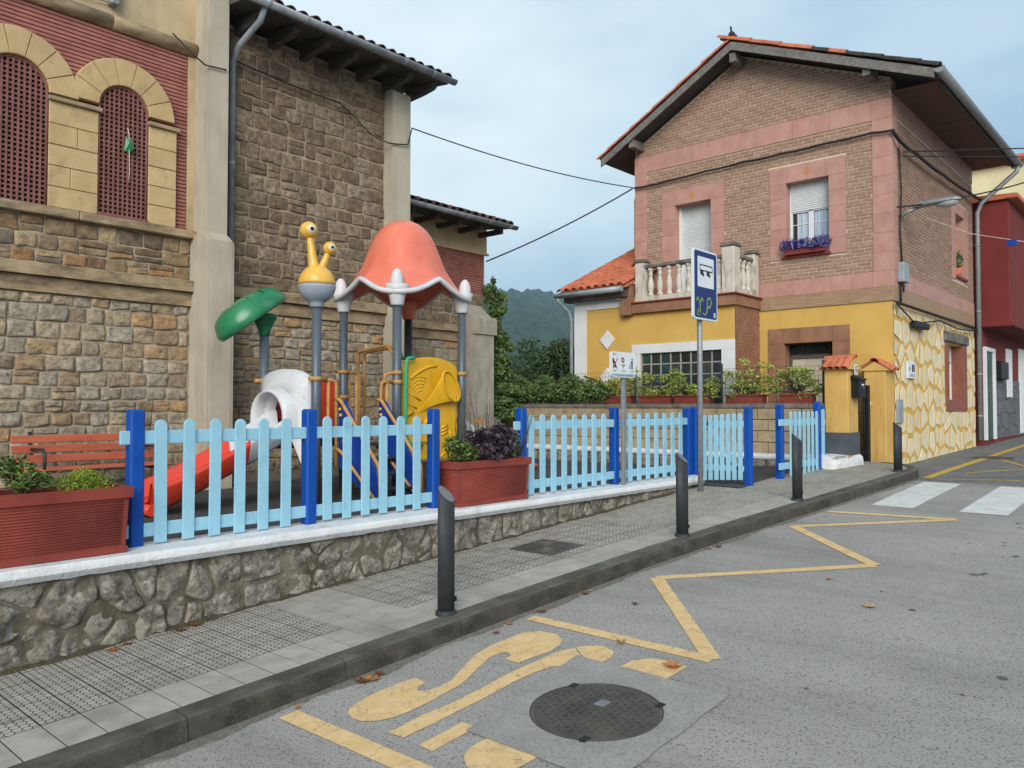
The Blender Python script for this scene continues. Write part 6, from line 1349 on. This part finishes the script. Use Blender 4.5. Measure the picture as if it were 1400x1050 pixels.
mx_ = thing('mailbox', (13.72, 4.5, 1.85), 'black metal mailbox with sloping lid on the yellow gate pillar', 'mailbox')
mb = MB(); mb.cbox(13.58, 13.90, 4.42, 4.545, 1.80, 2.10, .008); mb.build('box', 'black', mx_)
mb = MB(); mb.prism([(4.40, 2.095), (4.40, 2.115), (4.545, 2.175), (4.545, 2.105)], 'x', 13.56, 13.92); mb.build('lid', 'black', mx_)
mb = MB(); mb.ball((13.78, 4.415, 1.97), .012, 8, 6); mb.build('lock', 'galv', mx_); mb = MB(); mb.cbox(13.70, 13.8, 4.412, 4.422, 2.0, 2.03, .002); mb.build('name_slot', 'signwhite', mx_)
ig = thing('iron_gate', (14.3, 4.62, zs(14.3)), 'dark iron bar gate between the yellow pillar and the house', 'gate')
for k in range(5): x = 14.02 + .13 * k; mb = MB(); mb.tube([(x, 4.66, .72), (x, 4.66, 1.98)], .011, 6); mb.lathe([(.016, 0), (.02, .02), (.002, .06)], (x, 4.66, 1.97), 8); mb.build('gate_bar', 'black', ig)
for z in (.85, 1.55, 1.82): mb = MB(); mb.cbox(13.97, 14.62, 4.648, 4.672, z - .012, z + .012, .003); mb.build('gate_rail', 'black', ig)
mb = MB(); mb.cbox(14.6, 14.70, 4.60, 4.70, zs(14.6) - .05, 2.03, .008); mb.build('gate_post', 'black', ig)
pr2 = thing('gate_pillar', (14.95, 4.55, .7), 'yellow pier with a tiled cap built against the flagstone house corner', 'pillar', 'yellow gate pillars')
mb = MB(); mb.cbox(14.80, 15.17, 4.37, 4.74, .6, 2.30, .01); mb.build('shaft', 'yellow2', pr2)
cap(pr2, 14.80, 15.16, 4.36, 4.75, 2.32, .13, 2)
mb = MB(); mb.lathe([(.05, 0), (.05, .05), (.03, .06)], (14.80, 4.66, 1.7), 12, ax=(-1, 0, 0)); mb.build('doorbell', 'signwhite', pr2)
mb = MB(); mb.box(13.7, 15.19, 4.7, 12.3, .3, .74); mb.build('garden_floor', 'ground', kind='structure')
# wire mesh and terracotta troughs on the wall
wf = thing('wire_fence', (13.6, 8.6, 1.7), 'thin wire mesh fence on the block wall holding climbing plants', 'fence')
for y in (5.02, 6.9, 8.8, 10.7): mb = MB(); mb.tube([(13.62, y, 1.65), (13.62, y, 2.45)], .022, 8); mb.build('fence_post', 'wire', wf)
mb = MB()
for k in range(int(5.8 / .075)): y = 5.02 + .075 * k; mb.tube([(13.6, y, 1.7), (13.6, y, 2.36)], .0028, 3, cap=False)
for k in range(8): mb.tube([(13.598, 5.02, 1.74 + .088 * k), (13.598, 10.8, 1.74 + .088 * k)], .0028, 3, cap=False)
mb.build('wire_mesh', 'wire', wf, kind='stuff')
# ---------------------------------------------------------------- houses further up the lane
rh = thing('red_house', (24, 5, .8), 'dark red house with an overhanging upper floor and grey flagstone base', 'house')
XQ = 21.75
mb = MB(); mb.box(XQ, 31, 4.22, 10, .5, 3.6); mb.build('ground_floor_wall', 'oxblood', rh)
mb = MB(); mb.cbox(XQ, 31, 3.62, 10, 3.68, 6.57, .02); mb.build('upper_wall', 'oxblood', rh)
mb = MB(); mb.cbox(XQ - .05, 31, 3.56, 4.4, 3.56, 3.70, .01); mb.build('floor_band', 'oxblood', rh)
mb = MB(); mb.prism([(3.42, 6.58), (3.42, 6.68), (7.0, 6.9), (10.4, 6.68), (10.4, 6.58)], 'x', XQ - .1, 31.3); mb.build('roof', 'terra', rh)
mb = MB(); mb.box(25.2, 27.4, 3.60, 3.64, 4.6, 6.2); wn = mb.build('window', 'pvc', rh); mb = MB(); mb.box(25.35, 27.25, 3.594, 3.602, 4.75, 6.05); mb.build('pane', 'glass', wn); mb = MB(); mb.box(25.1, 27.5, 3.52, 3.62, 4.5, 4.6); mb.build('sill', 'pvc', wn)
mb = MB(); mb.box(21.9, 22.75, 4.19, 4.23, .84, 3.0); d_ = mb.build('door', 'greendoor', rh)
for (p, q, r_, s_) in ((21.82, 21.92, .84, 3.1), (22.73, 22.95, .84, 3.1), (21.92, 22.73, 3.0, 3.1)): mb = MB(); mb.cbox(p, q, 4.15, 4.23, r_, s_, .006); mb.build('door_frame', 'white', d_)
sites = []
for i in range(16):
    for j in range(5): sites.append((23.0 + .32 * i + (j % 2) * .15 + R.uniform(-.1, .1), (.9 + .36 * j + R.uniform(-.1, .1))))
for c in voronoi(sites, (22.97, 28.5, .85, 2.35), .012): mb = MB(); slab(mb, c, FY(4.22), 0, .03, ch=.006); mb.build('flagstone', 'greyven', rh)
mb = MB(); mb.cbox(23.05, 24.0, 4.05, 4.2, 2.35, 2.8, .02); mb.build('meter_box', 'black', rh)
mb = MB(); mb.cbox(24.5, 25.2, 4.17, 4.22, 1.9, 3.2, .01); mb.build('white_panel', 'white', rh); mb = MB(); mb.cbox(26.3, 27.6, 4.17, 4.22, .9, 3.3, .01); mb.build('white_panel', 'white', rh)
ph = thing('pale_house', (33, 6, 1), 'tall pale yellow house with a red roof edge behind the dark red house', 'house')
mb = MB(); mb.box(31.4, 42, 2.6, 14, .5, 10.0); mb.build('wall', 'paleyellow', ph); mb = MB(); mb.box(31.1, 42.3, 2.3, 14.3, 10.0, 10.16); mb.build('roof_edge', 'terra', ph)
mb = MB(); mb.prism([(2.3, 10.16), (14.3, 10.16), (8.3, 11.0)], 'x', 32.5, 42.3); mb.build('roof', 'terra', ph)
# ---------------------------------------------------------------- plants
def blob(n, c, s_, rnd, shell=.55):
    out = []
    while len(out) < n:
        p = [rnd.uniform(-1, 1) for _ in range(3)]; d = math.sqrt(sum(u * u for u in p))
        if d > 1 or d < shell * rnd.random(): continue
        k = 1 + .25 * nz3(p[0] * 2.2 + c[0], p[1] * 2.2 + c[1], p[2] * 2.2)
        out.append((c[0] + p[0] * s_[0] * k, c[1] + p[1] * s_[1] * k, c[2] + p[2] * s_[2] * k))
    return out
def stems(mb, base, tips, r_, rnd):
    for t in tips:
        b = Vector(base) + Vector((rnd.uniform(-.03, .03), rnd.uniform(-.03, .03), 0)); t = Vector(t); m = b.lerp(t, .5) + Vector((rnd.uniform(-.03, .03), rnd.uniform(-.03, .03), .02)); mb.tube([b, m, t], [r_, r_ * .75, r_ * .4], 5)
def plant(name, base, clusters, mat, label, n, size, group=None, asp=.55, stem='bark', sr=.006, up=.5, cat='plant'):
    t = thing(name, base, label, cat, group); pts = []; tips = []
    for (c, s_) in clusters: pts += blob(int(n * s_[0] * s_[2] / sum(q[1][0] * q[1][2] for q in clusters)), c, s_, R); tips += [tuple(c[i] + R.uniform(-.6, .6) * s_[i] for i in range(3)) for _ in range(4)]
    leafmesh(pts, size, R, up, asp).build('foliage', mat, t, fix=False); mb = MB(); stems(mb, base, tips, sr, R); mb.build('stem', stem, t); return t
plant('garden_plant', (1.74, 5.84, 1.05), [((1.74, 5.84, 1.20), (.10, .1, .12)), ((1.66, 5.86, 1.26), (.07, .08, .07)), ((1.85, 5.8, 1.16), (.06, .07, .06))], 'shrub', 'dark leafy young shrub in the long red planter by the bench', 420, .06, asp=.36)
plant('garden_plant', (1.45, 5.86, 1.05), [((1.42, 5.86, 1.24), (.12, .1, .12))], 'fern', 'pale green bushy plant beside the dark young shrub in the long planter', 240, .05)
plant('sedum_plant', (2.12, 5.83, 1.05), [((2.05, 5.82, 1.13), (.14, .11, .08)), ((2.2, 5.84, 1.12), (.13, .1, .075)), ((2.12, 5.86, 1.17), (.1, .08, .06))], 'fern', 'low yellow green feathery plant against the first blue fence post', 1500, .024, asp=.4)
plant('garden_plant', (5.72, 5.82, 1.05), [((5.70, 5.80, 1.19), (.15, .14, .13)), ((5.84, 5.8, 1.15), (.1, .12, .1)), ((5.66, 5.86, 1.27), (.09, .1, .08))], 'shrub', 'green leafy shrub in the red planter next to the blue post', 700, .055, asp=.5)
plant('purple_plant', (6.15, 5.84, 1.05), [((6.0, 5.83, 1.25), (.17, .16, .16)), ((6.2, 5.82, 1.27), (.19, .17, .16)), ((6.38, 5.84, 1.25), (.17, .16, .17)), ((6.1, 5.72, 1.15), (.3, .1, .1)), ((6.02, 5.8, 1.38), (.07, .07, .05)), ((6.3, 5.8, 1.43), (.08, .08, .05)), ((6.46, 5.78, 1.36), (.07, .08, .05))], 'lilac', 'dark purple frilly leaved plant filling the red planter', 1500, .062, asp=.85)
plant('garden_plant', (6.56, 5.86, 1.05), [((6.55, 5.86, 1.24), (.1, .12, .14))], 'shrub', 'small green plant at the far end of the purple planter', 260, .05, asp=.5)
tw = thing('bare_twigs', (6.2, 5.9, 1.05), 'bundle of thin bare upright twigs behind the purple leaves', 'plant'); mb = MB()
for k in range(26):
    x = R.uniform(5.78, 6.4); h = R.uniform(1.45, 1.88); mb.tube([(x, 5.92, 1.05), (x + R.uniform(-.05, .05), 5.94, (1.05 + h) / 2), (x + R.uniform(-.1, .1), 5.95, h)], [.004, .0035, .002], 4)
for k in range(4): x = 6.62 + .02 * k; mb.tube([(x, 5.84, 1.06), (x + .08, 5.8, 1.25 + .03 * k), (x + .13 + .02 * k, 5.78, 1.5 + .05 * k)], [.004, .003, .002], 4)
mb.build('stem', 'bark', tw)
of = thing('orange_flower', (6.02, 5.86, 1.3), 'single orange flower above the purple leaves', 'flower'); leafmesh(blob(26, (6.02, 5.84, 1.50), (.035, .035, .03), R), .035, R).build('petals', 'orange', of, fix=False); mb = MB(); mb.tube([(6.02, 5.86, 1.2), (6.02, 5.84, 1.5)], .003, 4); mb.build('stem', 'bark', of)
# violet flowers on the window sill
wf2 = thing('flower_box', (15.08, 5.88, 4.6), 'window box overflowing with violet flowers under the half shuttered window', 'flower box')
mb = MB(); mb.cbox(15.03, 15.19, 5.5, 6.27, 4.602, 4.70, .006); mb.build('trough', 'planter', wf2)
pts = []
for k in range(7): pts += blob(330, (15.06 + R.uniform(-.02, .02), 5.50 + .125 * k, 4.745 + R.uniform(-.02, .05)), (.13, .12, .14), R)
leafmesh(pts, .03, R, .5, .9).build('blossom', 'violet', wf2, fix=False)
leafmesh(blob(200, (15.1, 5.88, 4.68), (.07, .42, .06), R), .035, R).build('foliage', 'shrub', wf2, fix=False)
pt = thing('potted_plant', (20.2, 4.5, 4.6), 'small green potted plant on the upper side window sill', 'plant'); mb = MB(); mb.lathe([(.09, 0), (.13, .2), (.12, .2)], (20.2, 4.42, 4.6), 12); mb.build('pot', 'terra', pt); leafmesh(blob(150, (20.2, 4.4, 4.98), (.2, .13, .2), R), .09, R).build('foliage', 'shrub', pt, fix=False)
# troughs with climbing plants along the wire fence
tr = [(5.25, .55, 1.0), (6.15, .7, 1.0), (7.2, .75, .75), (8.05, .7, .9), (8.95, .75, .9)]
names = ['beside the yellow gate pillar', 'before the entrance door', 'at the lattice screen', 'under the glass block window', 'below the white diamond']
for (y, L, k), nm in zip(tr, names):
    t = thing('plant_trough', (13.80, y + L / 2, 1.70), 'terracotta trough on the block wall ' + nm, 'planter', 'terracotta troughs on the block wall')
    mb = MB(); mb.cbox(13.67, 13.90, y, y + L, 1.70, 1.86, .01); mb.build('trough', 'planter', t); mb = MB(); mb.cbox(13.65, 13.92, y - .02, y + L + .02, 1.845, 1.875, .006); mb.build('rim', 'planter', t)
    mb = MB(); mb.box(13.62, 13.92, y + .05, y + L - .05, .7, 1.702); mb.build('stand', 'blockcap', t)
    cl = [((13.72 + R.uniform(-.06, .08), y - .14 + (L + .28) * R.random(), 1.84 + R.uniform(.0, .66) * k * R.uniform(.4, 1)), (.09, R.uniform(.07, .16), R.uniform(.05, .10))) for _ in range(30)]
    plant('climbing_plant', (13.78, y + L / 2, 1.86), cl, 'vine', 'yellow green climbing plant on the wire mesh ' + nm, 1500, .056, 'climbing plants on the wire mesh', .6, sr=.005)
hd = thing('ivy_hedge', (13.7, 11, 1.7), 'dense dark green ivy hedge along the top of the block wall', 'hedge'); pts = []
for k in range(20): y = 9.55 + .15 * k; h = (.26 + .06 * math.sin(k * 1.3)) if k > 3 else .2 + .03 * k; pts += blob(420 if k > 3 else 160, (13.66, y, 1.74 + h), (.2, .16, h), R, .7)
leafmesh(pts, .075, R, .25, .8, norm=(-.5, -.3, .2)).build('foliage', 'ivy', hd, fix=False); mb = MB()
for k in range(12): y = 9.7 + .22 * k; mb.tube([(13.62, y, 1.7), (13.64, y + .1, 1.95), (13.62, y - .05, 2.25)], .012, 5)
mb.build('stem', 'bark', hd)
iv = thing('ivy', (12.98, 11.8, .6), 'tall ivy climbing the end buttress of the stone hall', 'ivy'); pts = []
for k in range(30):
    t = k / 29; z = 1.5 + 2.75 * t; wd = .34 * (1 - t) ** 1.9 + .06; pts += blob(int(80 + 260 * (1 - t)), (12.58 + .16 * (1 - t) + wd * .7, 11.85 + R.uniform(-.2, .25), z + R.uniform(-.05, .05)), (wd, .32, .14), R, .5)
pts += blob(160, (12.68, 12.0, 4.15), (.12, .12, .14), R); pts += blob(60, (12.72, 11.9, 4.4), (.04, .05, .12), R); pts += blob(120, (12.95, 11.6, 2.95), (.12, .12, .1), R)
leafmesh(pts, .085, R, .2, .8, norm=(-.4, -.5, .2)).build('foliage', 'ivy', iv, fix=False); mb = MB()
for k in range(6): mb.tube([(12.95 + .05 * k, 11.9, .5), (12.97 + .04 * k, 11.85, 1.8), (12.95, 11.9, 3.0), (12.92, 12.0, 4.2)], [.03, .024, .016, .008], 6)
mb.build('stem', 'bark', iv)
def tree(x, y, z0, h, cr, label, n, mat='tree', ls=.2):
    t = thing('tree', (x, y, z0), label, 'tree', 'trees beyond the garden wall'); mb = MB(); top = z0 + h
    mb.tube([(x, y, z0 - .3), (x + .05, y, z0 + h * .3), (x - .05, y + .1, z0 + h * .75)], [cr * .09, cr * .07, cr * .02], 8)
    pts = []
    for k in range(16):
        a = R.uniform(0, 6.28); q = cr * R.uniform(.15, .75); c = (x + q * math.cos(a), y + q * math.sin(a), z0 + h * R.uniform(.42, .86)); mb.tube([(x, y, z0 + h * R.uniform(.25, .5)), ((x + c[0]) / 2, (y + c[1]) / 2, c[2] - h * .08), c], [cr * .03, cr * .02, cr * .008], 5)
        pts += blob(n // 16, c, (cr * .42, cr * .42, h * .15), R, .6)
    mb.build('trunk', 'bark', t); leafmesh(pts, ls, R, .3, .6).build('crown', mat, t, fix=False)
tree(23.8, 18.9, .5, 4.2, 1.5, 'small leafy tree behind the yellow annex wall', 5200, ls=.16)
tree(30, 26, .5, 3.6, 2.0, 'broad low tree beyond the ivy hedge', 3600, ls=.22)
tree(40, 40, .5, 5.0, 2.6, 'far round tree at the foot of the wooded hill', 3200, ls=.3)
# ---------------------------------------------------------------- cables
fr_ = [(15.12, 9.78, 6.60), (15.12, 9.3, 6.585), (15.12, 8.96, 6.6), (15.12, 8.01, 6.63), (15.12, 7.17, 6.65), (15.12, 6.34, 6.65), (15.12, 5.52, 6.66), (15.12, 4.64, 6.67), (15.12, 4.26, 6.64)]
wire('cable', fr_, .022, 'black cable running along the brick gable of the house', sag=.012, n=5)
wire('cable', [(15.10, 4.28, 6.62), (15.45, 4.2, 6.44), (16.15, 4.2, 6.47), (18.29, 4.2, 6.50), (20.58, 4.2, 6.6), (21.6, 4.15, 6.62)], .035, 'thick cable bundle sagging along the side wall of the brick house', sag=.02, n=6)
wire('cable', [(9.06, 10.43, 6.52), (15.13, 9.82, 6.62)], .011, 'thin overhead cable from the pale hall buttress to the house corner', sag=.12, n=24)
wire('cable', [(12.62, 12.02, 4.86), (15.13, 9.82, 6.60)], .016, 'thick overhead cable from the low hall wing to the house corner', sag=.08, n=20)
wire('cable', [(5.78, 10.60, 6.7), (6.63, 10.60, 6.63), (7.68, 10.60, 6.60), (7.98, 10.60, 6.45), (8.29, 10.58, 6.24), (8.56, 10.44, 6.13), (8.96, 10.42, 6.2), (9.07, 10.43, 6.52)], .011, 'black cable drooping across the brown stone wall under the eaves', sag=.005, n=5)
wire('cable', [(4.85, 10.5, 6.72), (5.04, 10.28, 6.42), (5.2, 10.27, 6.33), (5.5, 10.27, 6.36), (5.62, 10.5, 6.5)], .011, 'short black cable looped round the pale buttress', n=4)
wire('cable', [(15.44, 4.2, 6.3), (18.0, 2.72, 6.67), (24, -.8, 8.2)], .012, 'upper overhead cable leaving the house corner across the lane', n=8)
wire('cable', [(15.44, 4.2, 6.22), (18.0, 2.72, 6.50), (24, -.8, 7.8)], .010, 'second overhead cable just below the upper one across the lane', n=8)
wire('cable', [(15.0, 4.2, 5.2), (16.5, 3.5, 5.55), (18.0, 2.73, 6.0), (22, .7, 7.3)], .014, 'overhead cable rising from the street lamp across the lane', sag=.02, n=8)
st_ = thing('bunting_string', (18.0, 3.4, 4.7), 'pale string with a blue tag stretched from the side wall', 'string')
mb = MB(); mb.tube([(17.4, 4.3, 5.45), (17.7, 3.6, 5.08), (18.0, 2.75, 4.85), (19, 1.0, 4.6)], .006, 5); mb.build('string', 'eyewhite', st_); mb = MB(); mb.cbox(17.88, 17.92, 2.85, 3.02, 4.78, 4.9, .005); mb.build('blue_tag', 'blue_pl', st_)
# ---------------------------------------------------------------- fallen leaves
def leafling(x, y, z, s_, curl, rot, label):
    mb = MB(); lob = [(0, -.55), (.12, -.2), (.5, -.3), (.32, .02), (.58, .3), (.2, .25), (0, .62), (-.2, .25), (-.58, .3), (-.32, .02), (-.5, -.3), (-.12, -.2)]
    cr_, sr_ = math.cos(rot), math.sin(rot)
    def P(u, v): h = curl * (u * u + v * v) + .25 * abs(u) * curl + .02 + .12 * curl * nz3(u * 3 + x, v * 3 + y, 1); return (x + s_ * (u * cr_ - v * sr_), y + s_ * (u * sr_ + v * cr_), z + s_ * max(.03, h))
    vs = [P(0, 0)] + [P(u * .55, v * .55) for u, v in lob] + [P(u, v) for u, v in lob]; n = len(lob); fs = []
    for i in range(n): j = (i + 1) % n; fs += [(0, 1 + i, 1 + j), (1 + i, 1 + n + i, 1 + n + j, 1 + j)]
    mb.add(vs, fs); mb.build('fallen_leaf', 'dryleaf', label=label, cat='leaf', group='dry fallen leaves', fix=False)
WL = 'dry orange leaf lying on the pavement at the foot of the stone wall'
for (x, y, s_) in ((2.66, 5.52, .10), (2.78, 5.55, .11), (2.93, 5.58, .08), (2.2, 5.5, .1), (2.3, 5.54, .07)): leafling(x, y, zs(x) + .001, s_, R.uniform(.1, .45), R.uniform(0, 6), WL)
GL = 'dry curled leaf lying in the gutter along the kerb'
for (x, y, s_) in ((3.12, 3.94, .12), (3.06, 3.96, .10), (3.2, 3.97, .07), (4.2, 3.9, .06), (4.78, 3.95, .08), (4.41, 3.96, .06), (5.36, 3.96, .07), (5.28, 3.98, .06), (5.44, 3.97, .05), (7.48, 3.84, .08), (7.36, 3.88, .07), (2.6, 3.96, .05)): leafling(x, y, ROAD(x) + .002, s_, R.uniform(.2, .6), R.uniform(0, 6), GL)
leafling(4.36, 2.55, ROAD(4.36) + .006, .13, .5, .6, 'large brown curled leaf on the yellow paint beside the manhole cover')
leafling(4.53, 3.05, ROAD(4.53) + .006, .08, 1.0, 2.6, 'small brown leaf against the yellow stroke of the bus bay')
leafling(6.27, 1.99, ROAD(6.27) + .001, .11, .35, 4.2, 'orange leaf alone on the open asphalt')
leafling(6.86, 2.5, ROAD(6.86) + .001, .06, .9, 1.2, 'tiny pale leaf on the asphalt just outside the zigzag point')
leafling(5.34, 3.46, ROAD(5.34) + .001, .06, .9, 5.2, 'tiny pale leaf on the asphalt inside the zigzag')
# ---------------------------------------------------------------- dark stains on the asphalt: worn spots with a shape of their own
MT['stain'] = M('oil_spot', (104, 103, 101), (92, 91, 90), ns=30, bump=.4, bs=130)
sm_ = bpy.data.objects.new('road_stains', None); COL.objects.link(sm_); ORG['road_stains'] = (0, 0, 0); sm_['kind'] = 'structure'
for k in range(60):
    u = R.random(); x, y = (R.uniform(7.5, 10.5), R.uniform(-.2, 1.9)) if u < .5 else (R.uniform(3.2, 8), R.uniform(-.8, 2.2)); s_ = R.uniform(.012, .035)
    p = chaikin([(x + s_ * R.uniform(.6, 1.4) * math.cos(a), y + s_ * R.uniform(.6, 1.4) * math.sin(a)) for a in [i * 1.0472 for i in range(6)]], 1)
    mb = MB(); mb.add([rz(q[0], q[1], .0032) for q in p], [list(range(len(p)))]); mb.build('stain', 'stain', sm_, fix=False)
# ---------------------------------------------------------------- wooded hill and the air in front of it
mb = MB()
azs = frange(-25, 35, 1.5) + frange(35.1, 45, .075) + frange(46, 112, 1.5)
rds = [420, 520, 620, 700] + frange(760, 2040, 13) + [2150, 2300, 2600]
rows = []
for a in azs:
    A = rad(a); ridge = 274 + 26 * nz3(a * .11, 3.1, 0) + 14 * nz3(a * .5, 9, 0) - (9 * max(0, (40.5 - a)) if a < 40.5 else 0) * .45 - max(0, abs(a - 42) - 16) * 2.2
    row = []
    for r_ in rds:
        t = max(0, min(1, (r_ - 420) / 1530)); pf = t ** 1.25 if r_ < 1960 else 1 - (r_ - 1960) / 1400; x, y = r_ * math.cos(A), r_ * math.sin(A)
        f = nz3(x, y, 0, 1 / 330.) * 34 * t * (1.15 - t) + nz3(x, y, 5, 1 / 110.) * 12 * t
        tr_ = (abs(nz3(x, y, 9, 1 / 16.)) * 17 + nz3(x, y, 2, 1 / 34.) * 9) * min(1, t * 4)
        row.append((x, y, max(-.6, ridge * pf + f + tr_)))
    rows.append(row)
mb.grid(rows, sm=False); mb.build('hill', 'forest', org=(0, 0, 0), kind='structure', fix=False)
hz = MB(); hz.box(-430, 4100, -1600, 2700, -4.2, 420); ho = hz.build('haze', 'ground', org=(0, 0, 0), kind='stuff')
hm_ = bpy.data.materials.new('haze_air'); hm_.use_nodes = True; t_ = hm_.node_tree; t_.nodes.clear()
out = t_.nodes.new('ShaderNodeOutputMaterial'); vp = t_.nodes.new('ShaderNodeVolumePrincipled'); vp.inputs['Density'].default_value = .00016; vp.inputs['Color'].default_value = (.55, .80, .95, 1)
t_.links.new(vp.outputs[0], out.inputs['Volume']); ho.data.materials.clear(); ho.data.materials.append(hm_)
